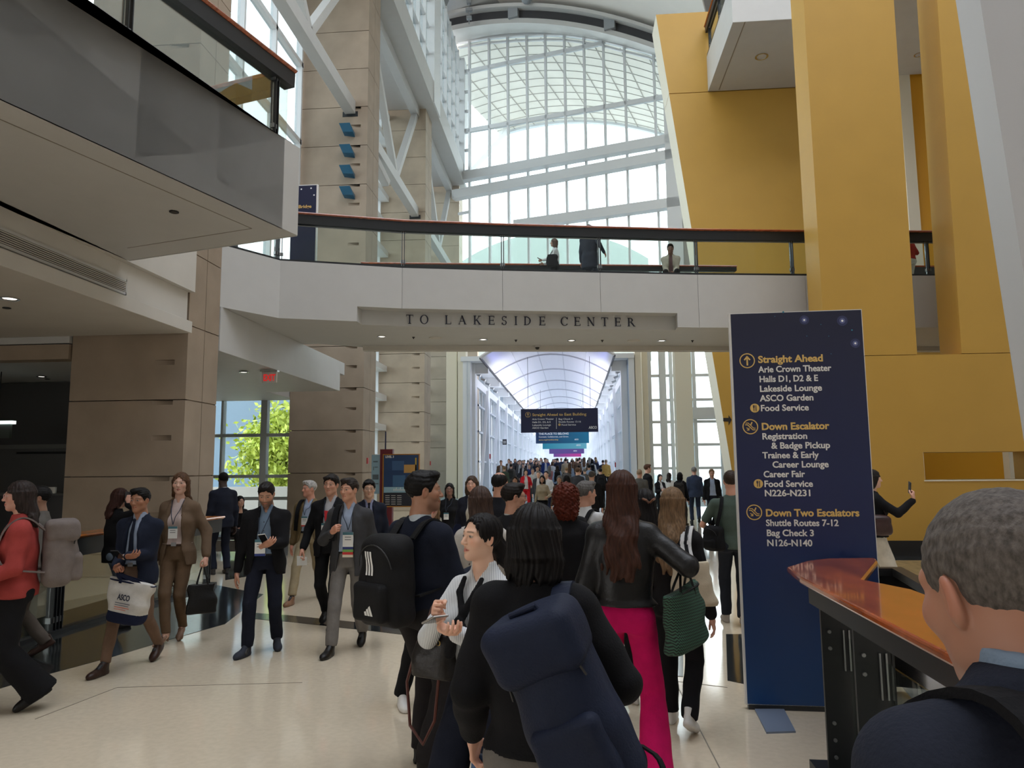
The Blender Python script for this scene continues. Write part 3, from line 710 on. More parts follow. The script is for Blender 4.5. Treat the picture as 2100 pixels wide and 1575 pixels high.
structure(MB().box(HL, HR, 131, 131.3, 0, 8.5).build('wall_back', mat('far_wall_white', (.9, .9, .92), .6)), 'bright far end of the hallway')
# slatted panel where the hallway begins
structure(MB().box(-5.75, -5.36, 38.1, 41.2, 0, 7.6).build('wall_hall', HALL), 'blank white wall at the start of the hallway')
structure(MB().box(2.95, 3.25, 38.1, 41.2, 0, 7.6).build('wall_hall', HALL), 'blank white wall at the right start of the hallway')
for x, rz in ((EDGE[0] + .15, -1), (EDGE[1] - .15, 1)):
    L = bpy.data.lights.new('added hall fill light', 'AREA'); L.shape = 'RECTANGLE'; L.size = .9; L.size_y = 90; L.energy = 900; L.color = (.93, .93, 1.0)  # white uplight added to brighten the hallway, not a fixture there
    o = bpy.data.objects.new('cove_and_fill_light', L); COL.objects.link(o); o.location = (x - .75 * rz, 84, 6.1); o.rotation_euler = (0, rz * -2.75, 0)
    L = bpy.data.lights.new('blue cove light', 'AREA'); L.shape = 'RECTANGLE'; L.size = .25; L.size_y = 60; L.energy = 110; L.color = (.25, .28, 1.0)
    o = bpy.data.objects.new('cove_and_fill_light', L); COL.objects.link(o); o.location = (x - .4 * (-rz) * -1, 66, 7.12); o.rotation_euler = (math.pi, rz * -.45, 0)

# ------------------------------------------------------------------ outdoors
structure(MB().box(-300, 300, -60, 400, -1.2, -.9).build('ground', mat('pale_concrete', (.55, .54, .52), .9)), 'pale ground outside')
structure(MB().box(-30, -13.2, 38, 60, -1, 11.5).build('outside_building', mat('blue_grey_cladding', (.16, .23, .31), .4)), 'blue grey building outside the left window')
b = MB()
for z in (3.0, 6.2): b.beam((-13.1, 37.9, z + .5), (-30, 37.9, z + 1.1), .1, .1)
structure(b.build('trim_19', COOL), 'pale rails on the outside building')
b = MB(); R = 14.; n = 24
for k in range(n):
    a0, a1 = math.radians(55 + 87 * k / n), math.radians(55 + 87 * (k + 1) / n)
    q = [(-1.5 + R * math.cos(a), 60., 7.6 + R * math.sin(a)) for a in (a0, a1)]
    b.slab([(q[0][0], 60, 10.5), (q[1][0], 60, 10.5), q[1], q[0]], (0, 40, 0))
structure(b.build('outside_roof', mat('pale_green_roof', (.42, .46, .42), .6)), 'rounded grey green roof outside the end window')
structure(MB().box(16, 40, 60, 80, -1, 7).build('outside_building', mat('warm_facade', (.62, .45, .25), .7)), 'warm coloured building beyond the right glazing')
# ------------------------------------------------------------------ blue direction sign
def grad_mat(name, c0, c1, z0, z1, rough=0.4, axis='Z', mid=None):
    M = bpy.data.materials.new(name); M.use_nodes = True; t = M.node_tree; b = t.nodes['Principled BSDF']
    b.inputs['Roughness'].default_value = rough
    tc = t.nodes.new('ShaderNodeTexCoord'); sp = t.nodes.new('ShaderNodeSeparateXYZ'); mr = t.nodes.new('ShaderNodeMapRange'); r = t.nodes.new('ShaderNodeValToRGB')
    t.links.new(tc.outputs['Object'], sp.inputs[0]); t.links.new(sp.outputs[axis], mr.inputs['Value'])
    mr.inputs['From Min'].default_value = z0; mr.inputs['From Max'].default_value = z1
    t.links.new(mr.outputs[0], r.inputs['Fac']); t.links.new(r.outputs[0], b.inputs['Base Color'])
    r.color_ramp.elements[0].color = (*c0, 1); r.color_ramp.elements[1].color = (*c1, 1)
    if mid: e = r.color_ramp.elements.new(mid[0]); e.color = (*mid[1], 1)
    return M
SBL = az(1530, 1455); SW = 1.0
SH = 2.93; STR = az(1767, 634, SH)
SR = _n(np.array([STR[0] - SBL[0], STR[1] - SBL[1], 0.])); SN = np.array([SR[1], -SR[0], 0.])
SW = float(np.dot(STR - SBL, SR))
t = thing('direction_sign', 'tall navy direction sign with gold and white lettering standing beside the wood topped railing', 'sign', tuple(SBL))
EDGE_W = mat('sign_edge', (.78, .78, .76), .5)
def on_sign(s, z, off=0.0): q = SBL + SR * s + SN * off; return np.array([q[0], q[1], z])
MB().slab([on_sign(0, .035), on_sign(SW, .035), on_sign(SW, SH), on_sign(0, SH)], tuple(SN * -.05)).build('panel', EDGE_W, t)
MB().slab([on_sign(.012, .04, .001), on_sign(SW - .006, .04, .001), on_sign(SW - .006, SH - .006, .001), on_sign(.012, SH - .006, .001)], tuple(SN * .002)).build(
    'printed_face', grad_mat('navy_print', srgb(8, 62, 118), srgb(30, 33, 60), 0.1, 2.9, mid=(.45, srgb(16, 32, 84))), t)
BASEP = mat('base_plate_blue', (.16, .20, .28), .5)
MB().slab([tuple(az(1548, 1457)), tuple(az(1572, 1505)), tuple(az(1632, 1503)), tuple(az(1608, 1457))], (0, 0, .012)).build('base_plate', BASEP, t)
MB().slab([on_sign(.02, 0.0, .0), on_sign(SW, 0.0, .0), on_sign(SW, .04, .0), on_sign(.02, .04, .0)], tuple(SN * -.05)).build('foot', STEEL, t)
def sp(x, y): return apl(1450 + x / 2.625, 600 + y / 2.625, SBL + SN * .004, SN)
SIGNTXT = [('Straight Ahead', 275, 378, 624, 1), ('Arie Crown Theater', 277, 430, 672, 0), ('Halls D1, D2 & E', 281, 482, 596, 0), ('Lakeside Lounge', 283, 534, 617, 0),
           ('ASCO Garden', 286, 585, 575, 0), ('Food Service', 288, 638, 546, 0), ('Down Escalator', 293, 739, 657, 1), ('Registration', 296, 790, 537, 0), ('& Badge Pickup', 346, 840, 663, 0),
           ('Trainee & Early', 299, 892, 603, 0), ('Career Lounge', 352, 942, 654, 0), ('Career Fair', 304, 994, 527, 0), ('Food Service', 307, 1046, 568, 0), ('N226-N231', 309, 1096, 554, 0),
           ('Down Two Escalators', 315, 1204, 818, 1), ('Shuttle Routes 7-12', 317, 1256, 708, 0), ('Bag Check 3', 320, 1310, 573, 0), ('N126-N140', 322, 1364, 565, 0)]
for body, x0, yb, x1, g in SIGNTXT:
    a, c = sp(x0, yb), sp(x1, yb)
    lettering(body, .074 if g else .066, frame(a, SR), GOLD_INK if g else WHITE_INK, t, width=float(np.dot(c - a, SR)), bold=.0022 if g else .0016)
def ring(b, c, r0, r1, R, Nn, n=32, d=.0015):
    for k in range(n):
        t0, t1 = 2 * math.pi * k / n, 2 * math.pi * (k + 1) / n
        f = lambda r, a: c + R * (r * math.cos(a)) + np.array([0, 0, r * math.sin(a)])
        b.slab([f(r1, t0), f(r1, t1), f(r0, t1), f(r0, t0)], Nn * d)
def icon(parent, c, r, kind, R=SR, Nn=SN):
    b = MB(); L = lambda u, v: c + R * (u * r) + np.array([0, 0, v * r])
    def stroke(pts, wd):
        for (x0, y0), (x1, y1) in zip(pts[:-1], pts[1:]):
            d = _n(np.array([x1 - x0, y1 - y0])); q = np.array([-d[1], d[0]]) * wd / 2; e = d * wd * .4
            b.slab([L(x0 - e[0] + q[0], y0 - e[1] + q[1]), L(x1 + e[0] + q[0], y1 + e[1] + q[1]), L(x1 + e[0] - q[0], y1 + e[1] - q[1]), L(x0 - e[0] - q[0], y0 - e[1] - q[1])], Nn * .0015)
    if kind in ('up', 'esc'):
        ring(b, c, r * .87, r, R, Nn)
        if kind == 'up': stroke([(0, -.55), (0, .45)], .2); stroke([(-.32, .15), (0, .55), (.32, .15)], .18)
        else:
            stroke([(-.6, .25), (-.35, .25), (.3, -.42), (.6, -.42)], .12); stroke([(-.55, .48), (-.25, .48), (.4, -.2), (.62, -.2)], .10)
            stroke([(.05, .2), (.22, .55)], .16); stroke([(-.45, -.15), (-.2, -.42)], .11); stroke([(-.42, -.45), (-.18, -.45), (-.18, -.2)], .1)
        return b.build('icon', GOLD_INK, parent)
    ring(b, c, 0.0, r, R, Nn, 24)
    o = b.build('icon', GOLD_INK, parent); b = MB(); c = c + Nn * .002
    L = lambda u, v: c + R * (u * r) + np.array([0, 0, v * r])
    stroke([(-.2, -.6), (-.2, .6)], .13); stroke([(-.36, .6), (-.36, .15), (-.06, .15), (-.06, .6)], .09); stroke([(.25, -.6), (.25, .55)], .17)
    b.build('cutlery_mark', NAVY, o); return o
k = 5.8 / 1500 / 2.625
for x, y, r, kd in ((216, 367, 39, 'up'), (233, 722, 39, 'esc'), (254, 1183, 39, 'esc'), (257, 622, 23, 'food'), (276, 1029, 23, 'food')): icon(t, sp(x, y), r * k, kd)
STARM = [mat('star_core', (.95, .97, 1.0), .4), mat('star_halo', srgb(96, 104, 150), .4), mat('star_rim', srgb(52, 58, 98), .4), mat('teal_dot', srgb(50, 130, 160), .4)]
for x, y, s in ((523, 148, 1), (728, 152, 1.1), (798, 273, 1)):
    for r0, r1, mm in ((0, 5, 0), (5, 13, 1), (13, 24, 2)):
        b = MB(); ring(b, sp(x, y), r0 * k * s, r1 * k * s, SR, SN, 20, .001); b.build('printed_star', STARM[mm], t)
for x, y, r in ((410, 105, 5), (780, 202, 4), (613, 172, 2), (655, 235, 2), (537, 234, 2), (668, 330, 2), (365, 128, 2)):
    b = MB(); ring(b, sp(x, y), 0, r * k, SR, SN, 10, .001); b.build('printed_star', STARM[3], t)

# ------------------------------------------------------------------ hanging banners in the hallway
def banner(px0, px1, py0, py1, Y, material, label, texts, name='hanging_banner', rod=True):
    a, c = ay(px0, py0, Y), ay(px1, py1, Y)
    z1, z0 = a[2], c[2]
    t = thing(name, label, 'banner', ((a[0] + c[0]) / 2, Y, z0), 'banners hung in a row down the hallway')
    MB().box(a[0], c[0], Y, Y + .06, z0, z1).build('panel', material, t)
    if rod:
        for x in (a[0] + .4, c[0] - .4): MB().tube([(x, Y + .03, z1), (x, Y + .03, max(z1 + .5, 7.9))], .012, 6).build('hanger', STEEL, t)
    R = np.array([1., 0, 0])
    for body, x0, yb, x1, sz, mm, bo in texts:
        p, q = ay(x0, yb, Y - .004), ay(x1, yb, Y - .004)
        lettering(body, sz, frame(p, R), mm, t, width=q[0] - p[0], bold=bo)
    return t
Z7 = lambda x, y: (900 + x / 4.5, 700 + y / 4.5)
def zt(body, x0, yb, x1, sz, mm, bo): a = Z7(x0, yb); return (body, a[0], a[1], Z7(x1, yb)[0], sz, mm, bo)
W_ = WHITE_INK
bt = banner(1068, 1227, 839, 885.5, 40.0, NAVY, 'navy hanging banner reading Straight Ahead to East Building, nearest in the hallway',
       [zt('Straight Ahead to East Building', 862, 690, 1360, .21, GOLD_INK, .0015), zt('Arie Crown Theater', 862, 726, 1062, .13, W_, .0015), zt('Halls D1, D2, & E', 862, 754, 1030, .13, W_, .0015),
        zt('Lakeside Lounge', 862, 781, 1033, .13, W_, .0015), zt('ASCO Garden', 862, 807, 1011, .13, W_, .0015), zt('Bag Check 4', 1104, 725, 1232, .13, W_, .0015),
        zt('Shuttle Routes 13-16', 1104, 751, 1310, .13, W_, .0015), zt('Food Service', 1132, 778, 1264, .13, W_, .0015), zt('ASCO', 1384, 806, 1460, .19, W_, .006)])
c = ay(*Z7(822, 677), 39.99); icon(bt, c, .145, 'up', np.array([1., 0, 0]), np.array([0, -1., 0]))
c = ay(*Z7(1113, 769), 39.99); icon(bt, c, .065, 'food', np.array([1., 0, 0]), np.array([0, -1., 0]))
a, c = ay(*Z7(1085, 808), 39.99), ay(*Z7(1085, 705), 39.99); MB().beam(a, c, .02, .004, up=(0, 1, 0)).build('divider', W_, bt)
TEAL = grad_mat('navy_to_teal', srgb(26, 38, 88), srgb(24, 120, 150), -3.4, 1.3, axis='X'); TEAL2 = grad_mat('teal_print', srgb(30, 140, 160), srgb(110, 180, 190), -3, 1.2, axis='X')
PURP = mat('purple_print', srgb(92, 66, 130), .5); MAG = grad_mat('magenta_print', srgb(80, 60, 130), srgb(200, 40, 130), -3.4, 1.6, axis='X')
banner(1098.5, 1208, 872, 908.5, 57., TEAL, 'navy to teal hanging banner reading THE PLACE TO BELONG, second in the hallway',
       [zt('THE PLACE TO BELONG', 922, 863, 1198, .22, W_, .008), zt('Connect. Collaborate, and Grow.', 922, 888, 1198, .15, W_, .004), zt('asco.org/membership', 922, 915, 1102, .15, GOLD_INK, .002), zt('ASCO', 1252, 912, 1290, .16, W_, .006)])
banner(1112.5, 1203, 888, 920, 71., TEAL2, 'teal hanging banner, third in the hallway', [zt('ASCO', 1268, 965, 1310, .2, W_, .006)])
banner(1126, 1198, 905, 930, 89., PURP, 'purple hanging banner, fourth in the hallway', [zt('ASCO', 1242, 1016, 1275, .2, W_, .006)])
banner(1135, 1192, 916, 936.5, 110., MAG, 'purple and magenta hanging banner, farthest in the hallway', [])

# ------------------------------------------------------------------ map kiosk between the pillars
YK = 18.0
def kp(x, y): return ay(680 + x / 3.9375, 680 + y / 3.9375, YK)
t = thing('map_kiosk', 'maroon post with a navy level map in a yellow frame by the pillars', 'map stand', (kp(440, 1000)[0], YK, 0))
a, c = kp(392, 950), kp(492, 950)
MB().box(a[0], c[0], YK, YK + .16, 0, a[2]).build('post', mat('maroon_paint', srgb(110, 22, 38), .4), t)
p, q = kp(429, 805), kp(429, 950); MB().tube([(p[0], YK + .1, q[2] - .1), (p[0], YK + .1, p[2])], .018, 8).build('pole', mat('blue_pole', srgb(40, 48, 90), .4), t)
p0, p1 = kp(418, 990), kp(712, 1415)
fr = MB().box(p0[0], p1[0], YK - .06, YK, p1[2], p0[2]).build('frame', mat('mustard_frame', srgb(190, 128, 40), .5), t)
p0, p1 = kp(428, 998), kp(704, 1406)
MB().box(p0[0], p1[0], YK - .07, YK - .06, p1[2], p0[2]).build('map_face', mat('map_blue', srgb(22, 62, 110), .4), fr)
for (x0, y0, x1, y1, col, nm) in ((428, 1255, 704, 1300, (150, 190, 210), 'legend_strip'), (428, 1300, 704, 1406, (18, 24, 40), 'directory_panel'), (590, 1075, 690, 1140, (205, 160, 90), 'floor_area'), (495, 1045, 590, 1120, (52, 92, 140), 'floor_area'), (500, 1160, 600, 1250, (60, 105, 150), 'floor_area'), (680, 1020, 690, 1230, (200, 170, 60), 'floor_area')):
    a, c = kp(x0, y0), kp(x1, y1); MB().box(a[0], c[0], YK - .074, YK - .069, c[2], a[2]).build(nm, mat('map_%d_%d' % (x0, y0), srgb(*col), .4), fr)
a, c = kp(440, 1020), kp(508, 1020); lettering('LEVEL 3', .075, frame((a[0], YK - .073, a[2]), (1, 0, 0)), WHITE_INK, fr, width=c[0] - a[0], bold=.003)
b = MB()
for cx in (440, 487, 535):
    for j in range(5): a = kp(cx, 1322 + j * 17); b.box(a[0], a[0] + .11, YK - .078, YK - .073, a[2] - .012, a[2])
for j in range(9): a = kp(505 + j * 11, 1285); b.box(a[0], a[0] + .014, YK - .078, YK - .073, a[2], a[2] + (.05, .05, .08, .04, .05, .08, .04, .05, .04)[j])
b.build('lettering', WHITE_INK, fr)
p0, p1 = kp(322, 995), kp(388, 1310)
sb = MB().box(p0[0], p1[0], YK + .02, YK + .07, p1[2], p0[2]).build('side_board', mat('pale_blue_board', srgb(150, 185, 205), .4), t)
for (x0, y0, x1, y1) in ((335, 1045, 372, 1055), (335, 1090, 340, 1120), (345, 1092, 372, 1098), (330, 1155, 378, 1195), (335, 1225, 376, 1232)):
    a, c = kp(x0, y0), kp(x1, y1); MB().box(a[0], c[0], YK + .012, YK + .02, c[2], a[2]).build('board_mark', mat('slate_mark', srgb(96, 112, 124), .5), sb)

# ------------------------------------------------------------------ foreground railing with wide wood cap
RZ = 1.10
cA = az(1640, 1185, RZ); cN = az(1990, 1380, 1.08)
dR = _n(np.array([cN[0] - cA[0], cN[1] - cA[1], 0.])); nR = np.array([dR[1], -dR[0], 0.])   # toward the camera; nR points to the open side (left)
if nR[0] > 0: nR = -nR
cor = np.array([cA[0], cA[1], RZ]); far = az(1795, 1147, RZ)
t = thing('foreground_railing', 'dark steel and glass railing with a wide glossy cherry wood cap at lower right', 'railing', (cA[0] + .1, cA[1], 0))
CW = .44
def fr_(s, w_, z): q = cor + dR * s - nR * w_; return np.array([q[0], q[1], z])     # s along toward camera, w_ inward (right)
tip = az(1614, 1164, RZ); k1 = az(1700, 1146, RZ); k2 = az(1795, 1145, RZ); k3 = az(1790, 1158, RZ - .03)
top = [fr_(0.0, 0, RZ), tip, az(1655, 1151, RZ), k1, k2, az(1800, 1152, RZ), az(1770, 1190, RZ), fr_(.42, CW + .02, RZ), fr_(4.6, CW, RZ), fr_(4.6, 0, RZ)]
b = MB(); n = len(top); cen = np.mean(np.array(top), axis=0)
crown = [np.array([p[0], p[1], RZ + .012]) for p in top]
inn = [p + (cen - p) / np.linalg.norm(cen - p) * .0 for p in crown]
b.slab([tuple(np.array([p[0], p[1], RZ - .035])) for p in top], (0, 0, .04))
wood2 = mat('polished_cherry', (.40, .085, .016), .16, noise=.35, nscale=3.2, coat=.8, stretch=(2.5, 1.0, 1))
cap = b.build('handrail', wood2, t, bevel=.012)
b = MB(); b.slab([fr_(.02, .04, RZ - .14), fr_(.02, CW - .03, RZ - .14), fr_(4.6, CW - .03, RZ - .14), fr_(4.6, .04, RZ - .14)], (0, 0, .105)); b.build('channel', STEEL, t)
b = MB(); b.slab([tuple(az(1690, 1152, RZ - .12)), tuple(az(1792, 1152, RZ - .12)), tuple(az(1786, 1172, RZ - .12)), tuple(az(1735, 1168, RZ - .12))], (0, 0, .085)); b.build('channel', STEEL, t)
def fpost(s):
    o = MB().slab([fr_(s, .06, .08), fr_(s, .23, .08), fr_(s, .23, RZ - .13), fr_(s, .06, RZ - .13)], tuple(dR * .022)).build('post', STEEL, t)
    MB().slab([fr_(s - .075, .09, .08), fr_(s - .075, .24, .08), fr_(s - .075, .24, RZ - .13), fr_(s - .075, .09, RZ - .13)], tuple(dR * .022)).build('post', STEEL, t)
    MB().slab([fr_(s - .05, .235, .1), fr_(s + .02, .235, .1), fr_(s + .02, .235, RZ - .2), fr_(s - .05, .235, RZ - .2)], tuple(nR * -.012)).build('bracket', STEEL, t)
    for z in (.16, .25, .34, RZ - .36, RZ - .27):
        p = fr_(s + .022, .10, z); MB().tube([p, p + dR * .012], .010, 8).build('bolt', GREY_STEEL, o)
    for w_ in (.175, .205): MB().beam(fr_(s + .03, w_, RZ - .48), fr_(s + .03, w_, RZ - .26), .008, .008).build('clamp_bar', GREY_STEEL, o)
fpost(.14); fpost(.66); fpost(2.5)
MB().slab([fr_(.0, .0, .0), fr_(.0, .36, .0), fr_(4.6, .36, .0), fr_(4.6, .0, .0)], (0, 0, .085)).build('base_shoe', STEEL, t)
for s0, s1 in ((.2, .54), (.72, 2.40)):
    MB().slab([fr_(s0, .19, .10), fr_(s1, .19, .10), fr_(s1, .19, RZ - .30), fr_(s0, .19, RZ - .30)], tuple(-nR * .012)).build('glass_panel', GLASS, t)
# escalator beyond it
e = thing('escalator', 'black escalator handrail and steps seen past the wood topped railing', 'escalator', tuple(az(1880, 1330, 0)))
p = [az(1785, 1172, .92), az(1840, 1172, .92), az(1938, 1228, .92), az(1975, 1262, .92)]
q = [az(1780, 1180, .92), az(1832, 1186, .92), az(1918, 1238, .92), az(1945, 1275, .92)]
for nm, off, wd in (('handrail_belt', 0, .09), ('handrail_belt', .95, .09)):
    MB().sweep([(x[0] + off, x[1] + off * .3, .92) for x in p], [(-wd / 2, -.03), (wd / 2, -.03), (wd / 2, .03), (-wd / 2, .03)]).build(nm, BLACK, e)
    MB().sweep([(x[0] + off, x[1] + off * .3, .05) for x in p], [(-.03, 0), (.03, 0), (.03, .85), (-.03, .85)]).build('balustrade', mat('dark_glossy_panel', (.015, .015, .017), .15, coat=.5), e)
st = MB()
a0, a1 = np.array(p[1]), np.array(p[3])
for k_ in range(14):
    f0 = a0 + (a1 - a0) * (k_ / 14); f1 = a0 + (a1 - a0) * ((k_ + .8) / 14)
    st.slab([(f0[0] + .1, f0[1], .03), (f1[0] + .1, f1[1], .03), (f1[0] + .9, f1[1] + .3, .03), (f0[0] + .9, f0[1] + .3, .03)], (0, 0, .03))
st.build('steps', mat('step_metal', (.08, .08, .085), .4, metal=.6), e)

# ------------------------------------------------------------------ left railing
railing('aisle_railing', 'glass railing with orange brown wood cap on the black granite at left', [(-5.78, 3.4), (-5.72, 6.5), (-5.66, 9.0), (-5.60, 11.2)], 0.0, [1.2, 4.35, 4.45, 7.6], mid=False, capw=.30,
        wood=mat('orange_wood', (.52, .16, .025), .25, noise=.3, nscale=4, coat=.5, stretch=(5, 1.2, 5)))
# bench under the left window
t = thing('bench', 'dark window bench beside the second stone pillar', 'bench', (-7.4, 14.95, 0))
MB().box(-9.0, -5.9, 14.7, 15.25, .36, .42).build('seat', mat('bench_top', (.10, .10, .10), .4), t)
for x in (-8.8, -6.1): MB().box(x, x + .1, 14.75, 15.2, 0, .36).build('leg', STEEL, t)
MB().box(-8.7, -6.1, 14.95, 15.0, .10, .32).build('front_panel', mat('bench_panel', (.35, .34, .33), .5), t)
# black counter at far left
t = thing('counter', 'black covered counter with white sign cards in the dark room at left', 'counter', (-10.5, 12.6, 0))
MB().box(-12.8, -8.9, 12.6, 13.3, 0, 1.35).build('body', BLACK, t)
for x in (-12.2, -10.2): MB().box(x, x + .9, 12.56, 12.6, 1.38, 1.5).build('sign_card', mat('card_white', (.7, .7, .68), .6), t)
MB().box(-12.9, -8.85, 12.55, 13.35, 1.35, 1.385).build('top', DARKWALL, t)

# ------------------------------------------------------------------ ceiling fixtures
LAMP = mat('lamp_glow', (1, .96, .88), .5, emit=(1.0, .93, .82, 3.0)); CHROME = mat('chrome', (.6, .6, .6), .18, metal=1.0)
def downlight(px, py, z, lab, lit=True, r=.105):
    c = az(px, py, z); c[2] = z
    t = thing('downlight', lab, 'ceiling light', tuple(c))
    MB().lathe(c, [(r, .0), (r, -.012), (r * .8, -.012), (r * .72, .0)], 24).build('trim_ring', CHROME, t)
    MB().lathe(c, [(r * .72, -.002), (.001, -.004)], 20).build('lens', LAMP if lit else mat('lens_grey', (.5, .5, .5), .3), t)
for px, py, lab in ((783, 690, 'leftmost downlight in the bridge underside near the pillar'), (991, 696, 'downlight in the bridge underside above the word LAKESIDE end'), (1172, 698, 'downlight in the bridge underside below the letter N'), (1357, 698.5, 'bright ringed downlight under the right end of the bridge')):
    downlight(px, py, SOF - .002, lab)
for px, py, lab in ((893, 692.5, 'left round air diffuser under the bridge'), (1300, 698, 'right round air diffuser under the bridge')):
    c = az(px, py, SOF); tag(MB().lathe((c[0], c[1], SOF), [(.16, 0), (.15, -.02), (.1, -.015), (.09, -.025), (.02, -.02)], 24).build('air_diffuser', CEIL), lab, 'vent')
for px, py, lab in ((848, 691, 'left black sprinkler dot under the bridge'), (1058, 697, 'middle black sprinkler dot under the bridge'), (1235, 697.5, 'black sprinkler dot under the bridge below the letter T'), (1420, 698, 'rightmost black sprinkler dot under the bridge')):
    c = az(px, py, SOF); tag(MB().lathe((c[0], c[1], SOF), [(.035, 0), (.035, -.01), (.015, -.03), (.012, -.05)], 12).build('sprinkler', BLACK), lab, 'sprinkler')
c = az(1102, 709, SOF); t = thing('security_camera', 'small dome camera under the back edge of the bridge', 'camera', (c[0], c[1] - .05, SOF))
MB().lathe((c[0], c[1] - .05, SOF), [(.075, 0), (.075, -.04), (.06, -.05)], 20).build('housing', WHITE, t); MB().lathe((c[0], c[1] - .05, SOF), [(.055, -.045), (.05, -.075), (.03, -.1), (.005, -.11)], 20).build('dome', BLACK, t)
downlight(20, 612, 4.118, 'downlight under the near left beam', r=.12)
downlight(500, 763, 3.978, 'left downlight beside the exit sign')
downlight(85, 772, 3.978, 'downlight in the dark left room ceiling')
downlight(1562, 116, JZ - .002, 'downlight under the upper right balcony', False, .2)
downlight(1884, 112, 12.998, 'downlight in the ceiling between the yellow pylons', False, .12)
for px, py, z, lab in ((14, 631, 4.118, 'black dot sprinkler under the near left beam'), (357, 434, SOF - .002, 'black speaker dot under the balcony'), (97, 777, 3.978, 'black dot beside the downlight in the dark room')):
    c = az(px, py, z); tag(MB().lathe((c[0], c[1], z), [(.055, 0), (.055, -.012), (.04, -.016), (.005, -.012)], 16).build('sprinkler', BLACK), lab, 'sprinkler')
def exit_sign(px, py, z, lab, w_=.34, h=.24):
    c = az(px, py, z); t = thing('exit_sign', lab, 'sign', (c[0], c[1], z))
    MB().box(c[0] - .2, c[0] + .2, c[1] - .06, c[1] + .06, z - .03, z).build('canopy', CHROME, t)
    MB().box(c[0] - w_ / 2, c[0] + w_ / 2, c[1] - .015, c[1] + .015, z - h - .03, z - .03).build('face', mat('exit_white', (.8, .76, .74), .4), t)
    lettering('EXIT', .2, frame((c[0] - w_ * .4, c[1] - .017, z - h * .82 - .03), (1, 0, 0)), mat('exit_red', (.6, .03, .03), .5, emit=(.8, .02, .02, .5)), t, width=w_ * .8, bold=.006)
exit_sign(553, 760, 3.975, 'red EXIT sign hanging by the window beside the second pillar')
c = ay(4, 868, 15.); t = thing('exit_sign', 'dim sign with a glowing top edge in the dark left room', 'sign', tuple(c))
MB().box(c[0] - .5, c[0] + .22, 14.97, 15.03, c[2] - .32, c[2] - .02).build('face', mat('dim_sign', (.10, .12, .11), .4), t); MB().box(c[0] - .5, c[0] + .28, 14.94, 15.06, c[2] - .02, c[2] + .05).build('light_bar', mat('bar_glow', (.9, 1, .97), .4, emit=(.85, 1, .95, 1.6)), t)
MB().tube([(c[0] - .1, 15, c[2] + .05), (c[0] - .1, 15, 3.98)], .012, 6).build('stem', STEEL, t)
# navy sign standing on the bridge at left
Yb = 14.9; a, c = ay(598, 380, Yb), ay(652, 380, Yb)
t = thing('direction_sign', 'navy sign with stars standing on the bridge behind the wood railing at left', 'sign', (a[0], Yb, FLR))
MB().box(a[0], c[0], Yb, Yb + .05, FLR, a[2]).build('panel', EDGE_W, t); MB().box(a[0] + .01, c[0] - .03, Yb - .003, Yb, FLR + .02, a[2] - .02).build('printed_face', NAVY, t)
p, q = ay(612, 427, Yb - .004), ay(638, 427, Yb - .004); lettering('Bridge', .1, frame(p, (1, 0, 0)), GOLD_INK, t, width=q[0] - p[0], bold=.002)
for x, y in ((618, 388), (638, 386), (644, 400)):
    b = MB(); ring(b, ay(x, y, Yb - .004), 0, .018, np.array([1., 0, 0]), np.array([0, -1., 0]), 12, .001); b.build('printed_star', STARM[0], t)
# small things on walls in the hallway
for px, py, X, lab in ((1010.5, 937, -5.20, 'red fire alarm on the left hallway wall'), (1252, 856, 2.60, 'red fire alarm on the right hallway wall'), (753, 945, -6.38, 'red alarm pull on the side of the second pillar'), (882, 950, -6.48, 'red alarm pull on the side of the third pillar'), (1264.5, 953, 2.60, 'small red sign low on the right hallway wall')):
    c = ax(px, py, X); Y = float(c[1])
    if X > -6: Y = round((Y - 39.3) / 6.3) * 6.3 + 39.3; b = MB().box(X - .06, X + .06, Y - .09, Y + .09, c[2] - .15, c[2] + .15)
    else: b = MB().box(X - .03, X + .03, Y - .06, Y + .06, c[2] - .09, c[2] + .09)
    tag(b.build('fire_alarm', mat('alarm_red', (.45, .02, .02), .4)), lab, 'alarm')
c = ay(1035, 906.5, 46.); t = thing('wall_sign', 'small grey sign on the left side of the hallway', 'sign', tuple(c))
MB().box(c[0] - .13, c[0] + .13, 45.95, 46.0, c[2] - .17, c[2] + .17).build('panel', mat('slate_panel', (.06, .06, .07), .5), t); MB().box(c[0] - .09, c[0] + .09, 45.93, 45.95, c[2] - .1, c[2] + .08).build('face', WHITE, t)
for sx, X0, lab in ((-1, -5.2, 'left'), (1, 2.6, 'right')):
    for k_ in range(5):
        y = 39.5 + k_ * 2.2; z = 6.95
        t = thing('spotlight', 'small white spotlight on the %s hallway track' % lab, 'spotlight', (X0, y, z), 'spotlights on the %s hallway track' % lab)
        MB().tube([(X0, y, z + .2), (X0, y, z + .02)], .02, 6).build('stem', GREY_STEEL, t); MB().tube([(X0 - sx * -.02, y, z), (X0 + sx * -.24, y - .12, z - .12)], [.06, .075], 10).build('head', GREY_STEEL, t)

